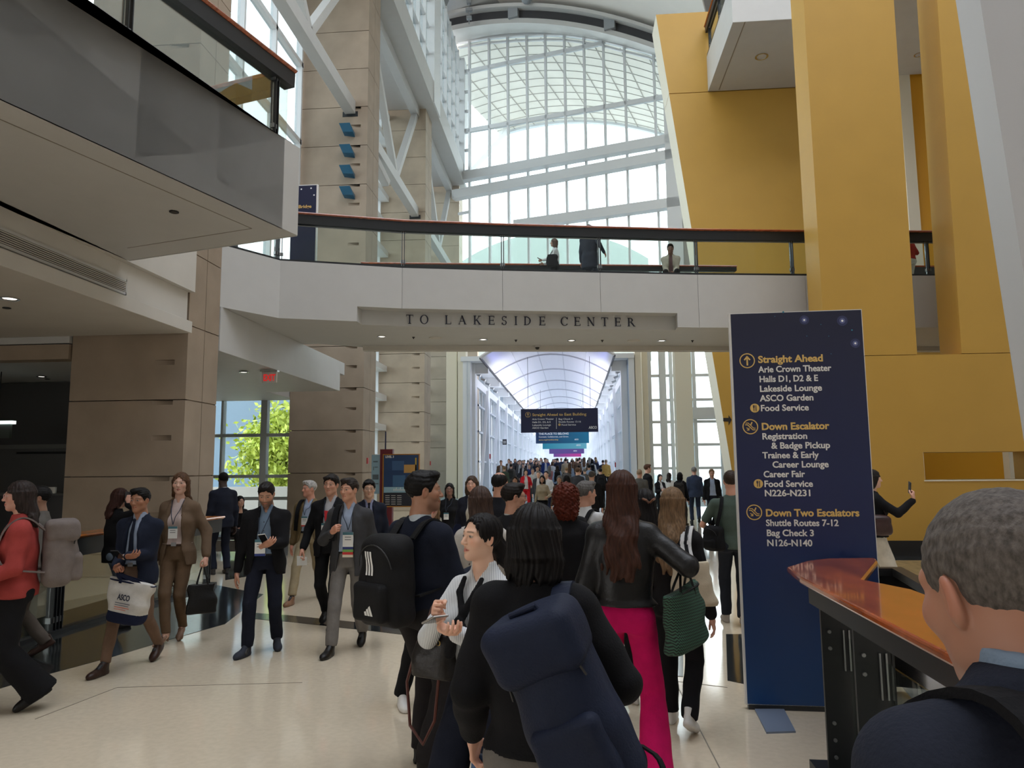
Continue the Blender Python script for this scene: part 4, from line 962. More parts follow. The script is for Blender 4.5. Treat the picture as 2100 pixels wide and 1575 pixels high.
c = ay(780, 352, 25.5); t = thing('floodlight', 'white floodlight on the window bar behind the truss', 'light', tuple(c))
MB().beam(c + np.array([-.1, -.5, .28]), c + np.array([.1, .5, -.28]), .3, .3).build('housing', WHITE, t, bevel=.03); MB().beam(c + np.array([-.12, -.6, .45]), c + np.array([-.12, .3, .45]), .06, .06).build('bracket', GREY_STEEL, t)
c = ay(962, 49, 37.); t = thing('pendant_rod', 'thin hanging rod with fittings at the upper left of the arched window', 'rod', tuple(c))
MB().tube([c, c + np.array([0, 0, 2.2])], .03, 8).build('rod', GREYP, t)
for dz, s_ in ((.35, .14), (.8, .18), (1.25, .12)): MB().box(c[0] - s_, c[0] + s_, 36.9, 37.1, c[2] + dz - .08, c[2] + dz + .08).build('fitting', GREYP, t)
# ------------------------------------------------------------------ trees outside
def tree(name, lab, x, y, z0, r, h, col, seed):
    rnd = np.random.default_rng(seed); t = thing(name, lab, 'tree', (x, y, z0))
    MB().tube([(x, y, z0), (x + .1, y, z0 + h * .5), (x, y + .1, z0 + h * .8)], [.22, .16, .06], 10).build('trunk', mat('bark', (.10, .07, .05), .9), t)
    n = 5200; b = MB(); vs = np.empty((n * 4, 3)); ctr = rnd.normal(0, 1, (40, 3)); ctr = ctr / np.linalg.norm(ctr, axis=1)[:, None] * rnd.uniform(.35, .95, (40, 1)) * np.array([r, r, h * .42]) + np.array([x, y, z0 + h * .58])
    pk = ctr[rnd.integers(0, 40, n)] + rnd.normal(0, r * .20, (n, 3)); u = rnd.normal(0, 1, (n, 3)); u /= np.linalg.norm(u, axis=1)[:, None]; v = np.cross(u, rnd.normal(0, 1, (n, 3))); v /= np.linalg.norm(v, axis=1)[:, None]; s = rnd.uniform(.10, .2, (n, 1))
    for j, (su, sv) in enumerate(((-1, 0), (0, -.5), (1, 0), (0, .5))): vs[j::4] = pk + u * s * su + v * s * sv
    me = bpy.data.meshes.new('foliage'); me.from_pydata(vs.tolist(), [], [(4 * i, 4 * i + 1, 4 * i + 2, 4 * i + 3) for i in range(n)])
    link_mesh(me, 'foliage', mat('leaf_' + name, col, .6, noise=.3, nscale=2), t)
c = ay(572, 950, 34.)
tree('yellow_green_tree', 'bright yellow green tree outside the left window', c[0], 34., -.9, 2.0, 6.0, (.50, .58, .10), 3)
tree('small_tree', 'green tree outside seen through the yellow wall slot', 21.5, 30., -.9, 1.8, 3.6, (.36, .52, .10), 5)
structure(MB().box(-16.5, -10.2, 30, 30.4, -1, 1.1).build('wall_outside', mat('low_wall', (.40, .38, .36), .8)), 'low grey wall outside the left window')
# ------------------------------------------------------------------ solid modelling by distance fields (for people, clothes and bags)
def smin(a, b, k):
    if k <= 0: return np.minimum(a, b)
    h = np.maximum(k - np.abs(a - b), 0) / k
    return np.minimum(a, b) - h * h * k * .25
class Field:
    def __init__(s, lo, hi, h):
        s.lo = np.asarray(lo, float); s.h = h; s.n = np.maximum(3, np.ceil((np.asarray(hi) - s.lo) / h).astype(int) + 1)
        s.F = np.full(s.n, 1.0, np.float32); s.ax = [(s.lo[i] + h * np.arange(s.n[i])).astype(np.float32) for i in range(3)]
    def sl(s, lo, hi):
        r = []
        for i in range(3):
            a = int(max(0, math.floor((lo[i] - s.lo[i]) / s.h))); b = int(min(s.n[i], math.ceil((hi[i] - s.lo[i]) / s.h) + 1)); r.append(slice(a, max(a, b)))
        return tuple(r)
    def grid(s, sl): return (s.ax[0][sl[0]][:, None, None], s.ax[1][sl[1]][None, :, None], s.ax[2][sl[2]][None, None, :])
    def put(s, lo, hi, fn, k=0.0, op='u'):
        m = k + 2 * s.h; sl = s.sl([a - m for a in lo], [a + m for a in hi])
        if any(q.stop <= q.start for q in sl): return s
        d = fn(*s.grid(sl)); F = s.F[sl]
        s.F[sl] = smin(F, d, k) if op == 'u' else -smin(-F, d, k)
        return s
    def cone(s, a, b, ra, rb, k=0.0, op='u', sq=None):
        a = np.asarray(a, float); b = np.asarray(b, float); d = b - a; L2 = max(1e-9, float(d @ d)); m = max(ra, rb)
        def fn(X, Y, Z):
            x, y, z = X - a[0], Y - a[1], Z - a[2]
            t = np.clip((x * d[0] + y * d[1] + z * d[2]) / L2, 0, 1)
            return np.sqrt((x - t * d[0]) ** 2 + (y - t * d[1]) ** 2 + (z - t * d[2]) ** 2) - (ra + (rb - ra) * t)
        return s.put(np.minimum(a, b) - m, np.maximum(a, b) + m, fn, k, op)
    def chain(s, pts, rs, k=0.0, op='u'):
        for i in range(len(pts) - 1): s.cone(pts[i], pts[i + 1], rs[i], rs[i + 1], k, op)
        return s
    def ell(s, c, r, k=0.0, op='u', R=None):
        c = np.asarray(c, float); r = np.asarray(r, float); m = r if R is None else np.full(3, r.max())
        def fn(X, Y, Z):
            x, y, z = X - c[0], Y - c[1], Z - c[2]
            if R is not None: x, y, z = R[0, 0] * x + R[1, 0] * y + R[2, 0] * z, R[0, 1] * x + R[1, 1] * y + R[2, 1] * z, R[0, 2] * x + R[1, 2] * y + R[2, 2] * z
            k0 = np.sqrt((x / r[0]) ** 2 + (y / r[1]) ** 2 + (z / r[2]) ** 2); k1 = np.sqrt((x / r[0] ** 2) ** 2 + (y / r[1] ** 2) ** 2 + (z / r[2] ** 2) ** 2)
            return k0 * (k0 - 1) / np.maximum(k1, 1e-6)
        return s.put(c - m, c + m, fn, k, op)
    def loft(s, tab, k=0.0, op='u', p=2.0):
        """tab rows: z, half width, half depth, centre x, centre y"""
        T = np.asarray(tab, float); zs = T[:, 0]; A = T[:, 1].max(); B = T[:, 2].max()
        def fn(X, Y, Z):
            z = Z.ravel(); a, b, cx, cy = [np.interp(z, zs, T[:, i])[None, None, :].astype(np.float32) for i in (1, 2, 3, 4)]
            u = np.abs((X - cx) / a); v = np.abs((Y - cy) / b)
            q = np.sqrt(u * u + v * v) if p == 2 else (u ** p + v ** p) ** (1 / p)
            return np.maximum((q - 1) * np.minimum(a, b), np.maximum(zs[0] - Z, Z - zs[-1]))
        lo = (T[:, 3].min() - A, T[:, 4].min() - B, zs[0]); hi = (T[:, 3].max() + A, T[:, 4].max() + B, zs[-1])
        return s.put(lo, hi, fn, k, op)
    def rbox(s, c, half, r, k=0.0, op='u', R=None, taper=0.0):
        c = np.asarray(c, float); half = np.asarray(half, float); m = half + r if R is None else np.full(3, float(np.linalg.norm(half)) + r)
        def fn(X, Y, Z):
            x, y, z = X - c[0], Y - c[1], Z - c[2]
            if R is not None: x, y, z = R[0, 0] * x + R[1, 0] * y + R[2, 0] * z, R[0, 1] * x + R[1, 1] * y + R[2, 1] * z, R[0, 2] * x + R[1, 2] * y + R[2, 2] * z
            w_ = half[0] * (1 + taper * z / half[2])
            qx, qy, qz = np.abs(x) - (w_ - r), np.abs(y) - (half[1] - r), np.abs(z) - (half[2] - r)
            return np.sqrt(np.maximum(qx, 0) ** 2 + np.maximum(qy, 0) ** 2 + np.maximum(qz, 0) ** 2) + np.minimum(np.maximum(qx, np.maximum(qy, qz)), 0) - r
        return s.put(c - m, c + m, fn, k, op)
    def cut(s, fn, k=0.0):
        """keep where fn <= 0"""
        s.F = -smin(-s.F, -fn(*s.grid((slice(None),) * 3)).astype(np.float32), k); return s
    def warp(s, fn): s.F = s.F + fn(*s.grid((slice(None),) * 3)).astype(np.float32); return s
    def mesh(s): return surface_nets(s.F, s.lo, s.h)
def surface_nets(F, lo, h):
    F = np.pad(F, 1, constant_values=1.0); lo = lo - h; inside = F < 0
    n = np.array(F.shape) - 1; cs = np.zeros(n, np.uint8)
    off = [(i, j, k) for i in (0, 1) for j in (0, 1) for k in (0, 1)]
    for (i, j, k) in off: cs += inside[i:i + n[0], j:j + n[1], k:k + n[2]]
    act = (cs > 0) & (cs < 8); ii, jj, kk = np.nonzero(act); N = len(ii)
    if N == 0: return np.zeros((0, 3)), np.zeros((0, 4), int)
    idx = np.full(n, -1, np.int64); idx[ii, jj, kk] = np.arange(N)
    P = np.zeros((N, 3)); C = np.zeros(N)
    val = {o: F[ii + o[0], jj + o[1], kk + o[2]] for o in off}
    for a in off:
        for ax_ in range(3):
            if a[ax_]: continue
            b = list(a); b[ax_] = 1; b = tuple(b); va, vb = val[a], val[b]; m = (va < 0) != (vb < 0)
            t = np.where(m, va / np.where(m, va - vb, 1), 0)
            q = np.zeros((N, 3))
            for d in range(3): q[:, d] = a[d]
            q[:, ax_] += t; P += np.where(m[:, None], q, 0); C += m
    V = np.stack([ii, jj, kk], 1) + P / C[:, None]; V = V * h + lo
    fs = []
    for ax_ in range(3):
        o1, o2 = (ax_ + 1) % 3, (ax_ + 2) % 3; sl0 = [slice(None)] * 3; sl1 = [slice(None)] * 3
        sl0[ax_] = slice(0, -1); sl1[ax_] = slice(1, None)
        A, B = inside[tuple(sl0)], inside[tuple(sl1)]; e = np.argwhere(A != B)
        e = e[(e[:, o1] > 0) & (e[:, o2] > 0) & (e[:, o1] < n[o1]) & (e[:, o2] < n[o2])]
        if not len(e): continue
        fl = A[tuple(e.T)]
        q = []
        for (u, v) in ((1, 1), (0, 1), (0, 0), (1, 0)):
            c = e.copy(); c[:, o1] -= u; c[:, o2] -= v; q.append(idx[tuple(c.T)])
        q = np.stack(q, 1); q[~fl] = q[~fl][:, ::-1]; fs.append(q)
    return V, np.concatenate(fs)
def mesh_obj(name, V, Fc, material, parent=None, mi=None, mats=None, smooth=True):
    me = bpy.data.meshes.new(name); V = np.ascontiguousarray(V, np.float32); Fc = np.ascontiguousarray(Fc, np.int32); nf = len(Fc)
    me.vertices.add(len(V)); me.vertices.foreach_set('co', V.ravel()); me.loops.add(nf * 4); me.loops.foreach_set('vertex_index', Fc.ravel())
    me.polygons.add(nf); me.polygons.foreach_set('loop_start', np.arange(nf, dtype=np.int32) * 4)
    try: me.polygons.foreach_set('loop_total', np.full(nf, 4, np.int32))
    except Exception: pass
    for m_ in (mats or [material]): me.materials.append(m_)
    if mi is not None: me.polygons.foreach_set('material_index', np.asarray(mi, np.int32))
    me.update(calc_edges=True)
    if smooth: me.polygons.foreach_set('use_smooth', np.ones(nf, bool))
    o = bpy.data.objects.new(name, me); COL.objects.link(o)
    if parent is not None: o.parent = parent
    return o
def merge(parts):
    V = []; Fc = []; k = 0
    for v, f in parts: V.append(v); Fc.append(f + k); k += len(v)
    return np.concatenate(V), np.concatenate(Fc)
def rotz(a): c, s_ = math.cos(a), math.sin(a); return np.array([[c, -s_, 0], [s_, c, 0], [0, 0, 1.]])
def rotx(a): c, s_ = math.cos(a), math.sin(a); return np.array([[1., 0, 0], [0, c, -s_], [0, s_, c]])
def roty(a): c, s_ = math.cos(a), math.sin(a); return np.array([[c, 0, s_], [0, 1., 0], [-s_, 0, c]])

# ------------------------------------------------------------------ heads, hands, shoes, hair (made once, then placed)
CACHE = {}
EYE_C = np.array([.0315, .0745, .004])
def head_mesh(sex, h, jawk=1.0):
    key = ('head', sex, h)
    if key in CACHE: return CACHE[key]
    f = Field((-.11, -.14, -.26), (.11, .15, .14), h); m = sex == 'm'
    f.ell((0, -.018, .028), (.0745, .0955, .087)); f.ell((0, .020, -.032), (.0605, .066, .082), .03)
    f.cone((-.040, .010, -.070), (0, .060, -.097), .024 if m else .020, .021 if m else .016, .03); f.cone((.040, .010, -.070), (0, .060, -.097), .024 if m else .020, .021 if m else .016, .03)
    for s_ in (-1, 1):
        f.ell((s_ * .042, .050, -.022), (.024, .024, .022), .025); f.cone((s_ * .046, .060, .024), (s_ * .008, .078, .020), .011, .011, .018)
        f.ell((s_ * .032, .094, .003), (.017, .016, .012), .014, 'd'); f.ell((s_ * .0315, .0715, .003), (.0128, .0128, .0118), .002)
        f.cone((s_ * .020, .083, .0105), (s_ * .043, .074, .0095), .0032, .0032, .003)
        f.ell((s_ * .076, -.012, -.010), (.009, .019, .031), .006, R=roty(s_ * .15) @ rotz(s_ * .35)); f.ell((s_ * .083, -.005, -.006), (.006, .009, .016), .006, 'd')
    f.cone((0, .079, .012), (0, .103, -.030), .0075, .0115, .012)
    for s_ in (-1, 1): f.ell((s_ * .0105, .094, -.034), (.0075, .009, .0065), .006)
    f.cone((-.019, .0775, -.062), (0, .0865, -.0595), .0045, .0055, .006); f.cone((.019, .0775, -.062), (0, .0865, -.0595), .0045, .0055, .006)
    f.cone((-.017, .0765, -.0705), (0, .0855, -.0725), .0048, .0068, .006); f.cone((.017, .0765, -.0705), (0, .0855, -.0725), .0048, .0068, .006)
    f.cone((-.024, .082, -.0662), (.024, .082, -.0662), .0022, .0022, .004, 'd')
    f.chain([(0, -.022, -.05), (0, -.030, -.14), (0, -.034, -.25)], [.056 if m else .048, .058 if m else .049, .075 if m else .062], .03)
    V, Fc = f.mesh(); x = np.abs(V[:, 0]); y = V[:, 1]; z = V[:, 2]
    sm = lambda d, w_=.0016: np.clip(.5 - d / w_, 0, 1)
    ew = sm(np.maximum(np.abs((x - .0315) / .0125), np.abs((z - .003 + .10 * (x - .0315)) / .0054) + .45 * ((x - .0315) / .0125) ** 2) * .006 - .006) * (y > .070)
    ir = ew * sm(np.sqrt((x - .0315) ** 2 + (z - .003) ** 2) - .0062)
    lid = sm(np.abs(z - .0095 + 5.0 * (x - .0315) ** 2 * 6) - .0012, .003) * (np.abs(x - .0315) < .014) * (y > .07) * (1 - ew)
    lp = sm(np.maximum(np.abs(z + .0665) - (.0105 - .36 * x), x - .0235), .003) * (y > .0725)
    br = sm(np.abs(z - .0262 + .22 * np.maximum(x - .036, 0)) - (.0040 - .05 * np.maximum(x - .03, 0)), .003) * sm(np.abs(x - .031) - .020, .006) * (y > .045)
    be = np.clip((-.040 + .40 * np.maximum(0, .05 - y) - z) / .014, 0, 1) * np.clip((y + .005) / .02, 0, 1) * np.clip((z + .128) / .012, 0, 1) * (1 - lp)
    be = np.maximum(be, sm(np.maximum(np.abs(z + .052) - .005, x - .028), .006) * (y > .07) * (1 - lp))
    ch = np.clip(1 - np.sqrt((x - .045) ** 2 + (z + .025) ** 2) / .03, 0, 1) * (y > .03); er = np.clip((x - .077) / .006, 0, 1) * (np.abs(z + .01) < .04)
    CACHE[key] = (V, Fc, dict(ew=ew, ir=ir, lid=lid, lp=lp, br=br, be=be, ch=np.maximum(ch, er))); return CACHE[key]
HANDK = {'relaxed': (.30, .40, .30), 'hold': (.65, .75, .45), 'grip': (1.2, 1.25, .7), 'flat': (.08, .1, .1)}
def hand_mesh(kind, h):
    key = ('hand', kind, h)
    if key in CACHE: return CACHE[key]
    f = Field((-.11, -.06, -.13), (.08, .22, .05), h); c = HANDK[kind]
    f.ell((0, .048, 0), (.041, .056, .0165)); f.cone((0, -.05, 0), (0, .02, 0), .027, .025, .02); f.cone((-.027, .085, 0), (.029, .078, 0), .012, .011, .012); f.cone((-.026, .03, -.004), (-.03, .06, -.006), .015, .013, .015)
    for x, y, L, spread in ((-.029, .090, .072, -.07), (-.0095, .095, .080, -.02), (.011, .092, .074, .03), (.029, .083, .058, .1)):
        p = np.array([x, y, 0.]); a = 0; r = .0092
        for j, (fr, cj) in enumerate(zip((.46, .31, .23), c)):
            a += cj * (1 + .12 * (x > 0)); q = p + L * fr * np.array([spread * math.cos(a), math.cos(a), -math.sin(a)]); f.cone(p, q, r, r - .0009, .004); p = q; r -= .0009
    tc = .5 if kind in ('grip', 'hold') else .1
    p = np.array([-.026, .022, -.006]); q = p + np.array([-.030 + .016 * tc, .030, -.014 - .02 * tc]); f.cone(p, q, .0145, .0115, .012)
    r_ = q + np.array([-.006 + .03 * tc, .030, -.010 - .012 * tc]); f.cone(q, r_, .0112, .0098, .004); f.cone(r_, r_ + np.array([.004 + .03 * tc, .024, -.008]), .0098, .0080, .004)
    CACHE[key] = f.mesh(); return CACHE[key]
def shoe_mesh(kind, h):
    key = ('shoe', kind, h)
    if key in CACHE: return CACHE[key]
    f = Field((-.08, -.14, -.03), (.08, .24, .16), h)
    if kind == 'heel':
        f.chain([(0, -.055, .075), (0, .04, .045), (0, .13, .018), (0, .19, .014)], [.030, .031, .034, .014], .02); f.cone((0, -.07, .06), (0, -.075, .0), .016, .008, .01)
        f.put((-.03, -.06, .06), (.03, .08, .12), lambda X, Y, Z: np.sqrt((X / .026) ** 2 + ((Y - .02) / .065) ** 2 + ((Z - .10) / .035) ** 2) * .026 - .026, .01, 'd')
    else:
        s_ = kind == 'sneaker'
        f.loft([(0.0, .040, .130, 0, .045), (.028, .044 if s_ else .041, .134, 0, .045), (.03, .040, .128, 0, .045), (.055, .038, .10, 0, .02), (.085, .037, .070, 0, -.01), (.125 if s_ else .115, .036, .050, 0, -.03)], .0)
        f.ell((0, .12, .03), (.041, .065, .036 if s_ else .031), .03)
        f.cut(lambda X, Y, Z: -Z + 0 * X + 0 * Y)
        f.ell((0, -.028, .145), (.029, .042, .03), .005, 'd')
    CACHE[key] = f.mesh(); return CACHE[key]
def hair_mesh(style, h, seed=0):
    key = ('hair', style, h, seed)
    if key in CACHE: return CACHE[key]
    L = {'long': .42, 'longer': .52, 'mid': .29, 'bob': .17, 'page': .20}.get(style, .12)
    big = style in ('long', 'longer', 'mid', 'bob', 'page', 'curly', 'pony')
    f = Field((-.17, -.31 if big else -.15, -L - .1 if big else -.14), (.17, .16, .17), h)
    face = lambda X, Y, Z: np.sqrt((X / .066) ** 2 + ((Y - .105) / .088) ** 2 + ((Z + .047) / .122) ** 2) * .064 - .064 + .004 * np.abs(np.sin(X * 30))
    flow = lambda X, Y, Z: .0026 * np.sin(np.arctan2(X, -Y + .02) * 46 + 4 * np.sin(Z * 22 + seed)) + .002 * np.sin(np.arctan2(X, -Y + .02) * 19 + 2.0 + Z * 14)
    if style in ('short', 'crop', 'grey', 'side'):
        t_ = {'short': .013, 'crop': .007, 'grey': .012, 'side': .020}[style]
        f.ell((0, -.020, .030), (.0755 + t_ * .8, .097 + t_, .0875 + t_))
        if style in ('short', 'grey'): f.ell((.015, .050, .098), (.055, .040, .026), .025)
        if style == 'side': f.ell((.03, .055, .082), (.05, .035, .022), .02); f.ell((-.035, .05, .075), (.045, .03, .02), .02)
        f.put((-.1, 0, -.2), (.1, .2, .1), lambda X, Y, Z: np.sqrt((X / .066) ** 2 + ((Y - .105) / .075) ** 2 + ((Z + .032) / .116) ** 2) * .068 - .068 + .0035 * np.sin(X * 150 + seed) + .003 * np.sin(X * 67 + 1), .006, 'd')
        zb = lambda Y: np.interp(Y.ravel(), [-.12, -.05, -.022, .006, .026, .040, .060, .09], [-.088, -.080, -.040, -.030, -.022, .020, .052, .064])[None, :, None]
        f.warp(lambda X, Y, Z: .011 * np.clip((.035 - Z) / .10, 0, 1) * (1 if style != 'crop' else .6) + 0 * X + 0 * Y)
        f.cut(lambda X, Y, Z: (zb(Y) - Z + 0 * X) * .7, .006)
        for s_ in (-1, 1): f.ell((s_ * .088, -.006, -.014), (.030, .024, .040), .008, 'd')
        ka = .35 if style == 'crop' else 1.0
        f.warp(lambda X, Y, Z: ka * .0022 * np.sin(X * 210 + 5 * np.sin(Y * 60)) * np.sin(Y * 190 + 4 * np.sin(Z * 70)) + ka * .0015 * np.sin(Z * 260 + X * 90))
    elif style == 'bald':
        f.ell((0, -.020, .026), (.083, .104, .088)); f.cut(lambda X, Y, Z: (.012 + .62 * Y - Z + 0 * X) * .85, .008)
        f.ell((0, .03, .105), (.062, .11, .05), .01, 'd'); f.warp(flow)
    elif style == 'curly':
        f.ell((0, -.03, .022), (.112, .118, .112)); f.ell((0, -.06, -.09), (.105, .085, .12), .04); f.put((-.1, 0, -.2), (.1, .2, .1), face, .01, 'd')
        f.warp(lambda X, Y, Z: .011 * np.sin(X * 85 + 2 * np.sin(Z * 50)) * np.sin(Y * 80 + 1.5 * np.sin(X * 60)) * np.sin(Z * 85 + 2) + .006 * np.sin(X * 160 + Z * 60) * np.sin(Z * 150 + Y * 90))
    else:
        w0 = {'page': .105, 'bob': .100}.get(style, .094)
        f.ell((0, -.020, .030), (.0875, .108, .099 if style != 'pony' else .094))
        if style == 'pony':
            f.ell((0, -.125, -.045), (.035, .04, .045), .03); f.chain([(0, -.13, -.06), (0, -.165, -.13), (0, -.16, -.24)], [.03, .033, .014], .02)
            f.put((-.1, 0, -.2), (.1, .2, .1), lambda X, Y, Z: np.sqrt((X / .080) ** 2 + ((Y - .10) / .095) ** 2 + ((Z + .034) / .124) ** 2) * .070 - .070, .01, 'd')
            f.cut(lambda X, Y, Z: (-.035 + .75 * Y - Z + 0 * X) * .8, .01)
        else:
            yb = -.125 if L < .35 else -.205
            f.loft([(-L, w0 * .8, .022, 0, yb), (-L * .8, w0 * 1.05, .035, 0, yb + .008), (-L * .5, w0 * 1.12, .052, 0, yb * .78), (-.14, w0 * 1.08, .075, 0, -.075), (-.06, w0 * 1.02, .088, 0, -.045), (.03, w0 * .95, .10, 0, -.02)] if L > .25 else [(-L, w0 * .75, .05, 0, -.05), (-L * .8, w0 * 1.0, .07, 0, -.045), (-L * .45, w0 * 1.08, .08, 0, -.04), (-.06, w0 * 1.02, .088, 0, -.045), (.03, w0 * .95, .10, 0, -.02)], .03)
            f.put((-.1, 0, -.2), (.1, .2, .1), face, .01, 'd'); f.cut(lambda X, Y, Z: np.where(Z < .02, Y - .045, Y - .2) + 0 * X, .01)
            f.cut(lambda X, Y, Z: -(Z + L - .03 * np.sin(X * 70 + seed) - .02 * np.sin(X * 160 + Y * 60)), .01)
        f.warp(flow)
        if L > .25: f.warp(lambda X, Y, Z: .007 * np.sin(Z * 34 + 9 * X + seed) * np.sin(X * 40 + seed * 2 + Z * 8) * np.clip(-Z / .15, 0, 1) + 0 * Y)
    CACHE[key] = f.mesh(); return CACHE[key]

# ------------------------------------------------------------------ cloth and skin materials
def fabric(r, g, b, rough=.9, bump=.25): return mat('fabric_%d_%d_%d' % (r, g, b), [c * .8 for c in srgb(r, g, b)], rough, bump=bump, bscale=160, noise=.10, nscale=14, spec=.2)
def skin(r, g, b): return mat('skin_%d_%d_%d' % (r, g, b), srgb(r, g, b), .5, noise=.05, nscale=30)
def hairm(r, g, b, fine=False):
    if fine: return mat('hair_fine_%d_%d_%d' % (r, g, b), srgb(r, g, b), .7, noise=.42, nscale=150, spec=.15, bump=.35, bscale=220, stretch=(1, 1, .55))
    return hairm_(r, g, b)
def hairm_(r, g, b): return mat('hair_%d_%d_%d' % (r, g, b), [c * .75 for c in srgb(r, g, b)], .55, noise=.45, nscale=26, stretch=(3.5, 3.5, .5), spec=.18)
def leather(r, g, b, rough=.42): return mat('leather_%d_%d_%d' % (r, g, b), [c * .8 for c in srgb(r, g, b)], rough, bump=.3, bscale=45, noise=.15, nscale=12, spec=.3)
IRIS = mat('dark_button', (.02, .016, .014), .3)
def _skin():
    M = bpy.data.materials.new('skin'); M.use_nodes = True; t = M.node_tree; b = t.nodes['Principled BSDF']; b.inputs['Roughness'].default_value = .48
    a = t.nodes.new('ShaderNodeAttribute'); a.attribute_name = 'skin_colour'; t.links.new(a.outputs['Color'], b.inputs['Base Color'])
    b.inputs['Subsurface Weight'].default_value = 0.0; return M
SKIN = _skin()
def wrinkle(seed, amp=.0035):
    r = np.random.default_rng(seed).uniform(0, 6.28, 8)
    return lambda X, Y, Z: amp * (np.sin(26 * Z + 9 * X + r[0] + 1.5 * np.sin(14 * Y + r[1])) * .6 + np.sin(41 * Z - 17 * X + 12 * Y + r[2]) * .35 + np.sin(19 * X + 23 * Y + r[3] + 8 * Z) * .5)
def ik(S, W, a, b, pole):
    S, W, pole = [np.asarray(q, float) for q in (S, W, pole)]; d = W - S; L = np.linalg.norm(d); Lm = min(L, (a + b) * .995)
    if L > Lm: W = S + d / L * Lm; d = W - S; L = Lm
    u = d / L; x = (a * a - b * b + L * L) / (2 * L); y = math.sqrt(max(0, a * a - x * x)); p = pole - u * (pole @ u); p = p / max(1e-6, np.linalg.norm(p))
    return S + u * x + p * y, W

def person(name, label, pos, h=1.75, face=0.0, sex='m', sk=(196, 152, 128), hair=('short', (40, 32, 28)), legs=None, arms=None, lean=0.0, head=(0, 0, 0), outfit=None, vox=.012, hvox=.006, fat=1.0,
           group=None, z=0.0, seated=False, beard=None, glasses=None, seed=None, lips=None, shup=0.0, hdrop=0.0):
    """one person: body (one mesh) plus hair and clothing; returns the thing and the joints in metres"""
    seed = seed if seed is not None else int(abs(pos[0] * 137 + pos[1] * 71)) % 9973; K = h / 1.75; m = sex == 'm'
    t = thing(name, label, 'person', (pos[0], pos[1], z), group, math.radians(face), local=True)
    o_ = outfit or {}; wd = (1.0 if m else .90) * fat; ln = math.radians(lean)
    def L_(x, y, zz): # lean the upper body about the hips
        zz0 = .93; return np.array([x, y + math.sin(ln) * max(0, zz - zz0), zz0 + (zz - zz0) * (math.cos(ln) if zz > zz0 else 1)])
    cyl = lambda zz: math.sin(ln) * max(0, zz - .93)
    zoff = 0.0
    if seated: zoff = -.45
    # joints
    shx = .178 * wd if m else .160 * wd
    J = {}
    for s_, nm in ((-1, 'L'), (1, 'R')):
        Sj = L_(s_ * shx, -.008, 1.382 + shup) + (0, 0, zoff)
        a = (arms or {}).get(nm, {}); W = np.array(a.get('w', (.25, .03, .82)), float) * (s_, 1, 1) + (0, 0, zoff if not a.get('abs') else 0)
        E, W = ik(Sj, W, .295, .265, np.array(a.get('pole', (.35, -1, -.3))) * (s_, 1, 1)); J['S' + nm], J['E' + nm], J['W' + nm] = Sj, E, W
        lg = (legs or {}).get(nm, {}); A = np.array([s_ * lg.get('x', .095), lg.get('y', 0.0), .085 + lg.get('lift', 0)])
        Hj = np.array([s_ * .088 * (1 if m else .98), 0, .90 + zoff])
        Kn, A = ik(Hj, A, .435, .42, (s_ * lg.get('kx', .12), 1, .1)); J['H' + nm], J['K' + nm], J['A' + nm] = Hj, Kn, A
    HC = L_(0, .022, 1.634) + (0, 0, zoff); HR = rotz(math.radians(head[0])) @ roty(math.radians(head[2])) @ rotx(math.radians(head[1]))
    NB = L_(0, -.012, 1.44) + (0, 0, zoff); HC = HC - np.array([0, 0, hdrop])
    piv = HC + np.array([0, -.03, -.10]); HC = piv + HR @ np.array([0, .03, .10])
    # ---- body
    parts = []; hv, hf, mk = head_mesh(sex, hvox); hs = 1.0 if m else .965
    parts.append((hv * hs @ HR.T + HC, hf))
    base = np.array(srgb(*sk)); hcx = np.array(srgb(*[int(c * .8) for c in (hair[1] if hair else (60, 50, 45))])); col = np.tile(base, (len(hv), 1))
    def mix(mask, c, f_=1.0):
        nonlocal col
        q = (mask * f_)[:, None]; col = col * (1 - q) + np.asarray(c) * q
    mix(mk['ch'], base * (1.10, .80, .76), .5 if m else .6)
    if beard: mix(mk['be'], srgb(*beard), .9 if len(beard) < 4 else beard[3]) if len(beard) < 4 else mix(mk['be'], srgb(*beard[:3]), beard[3])
    mix(mk['lp'], base * (.86, .50, .50) if m else np.array(lips or srgb(176, 84, 78)), .75); mix(mk['br'], hcx, .8 if m else .7); mix(mk['lid'], base * .35, .7); mix(mk['ew'], (.40, .37, .35)); mix(mk['ir'], (.018, .012, .009))
    cols = [col]
    f = Field((-.62, -.5, -.02), (.62, .75, 1.52 + zoff), max(.02, vox * 1.8))
    f.loft([(.86 + zoff, .150 * wd, .105, 0, 0), (1.0 + zoff, .135 * wd, .095, 0, cyl(1.0)), (1.2 + zoff, .150 * wd, .105, 0, cyl(1.2)), (1.36 + zoff, .145 * wd, .085, 0, cyl(1.36)), (1.46 + zoff, .05, .05, 0, cyl(1.46) - .012)], .0)
    for nm in 'LR':
        f.cone(J['S' + nm], J['E' + nm], .045, .036, .03); f.cone(J['E' + nm], J['W' + nm], .034, .026, .01); f.cone(J['H' + nm], J['K' + nm], .075, .05, .02); f.cone(J['K' + nm], J['A' + nm], .047, .034, .01); f.cone(J['A' + nm], J['A' + nm] + np.array([0, .1, -.045]), .03, .025, .02)
    bv, bf = f.mesh(); parts.append((bv, bf)); bc = np.tile(base, (len(bv), 1)); cols.append(bc)
    if o_.get('shoe') and o_['shoe'][0] != 'heel':
        for nm in 'LR': bc[np.linalg.norm(bv - (J['A' + nm] + np.array([0, .04, -.02])), axis=1) < .20] = (.02, .02, .022)
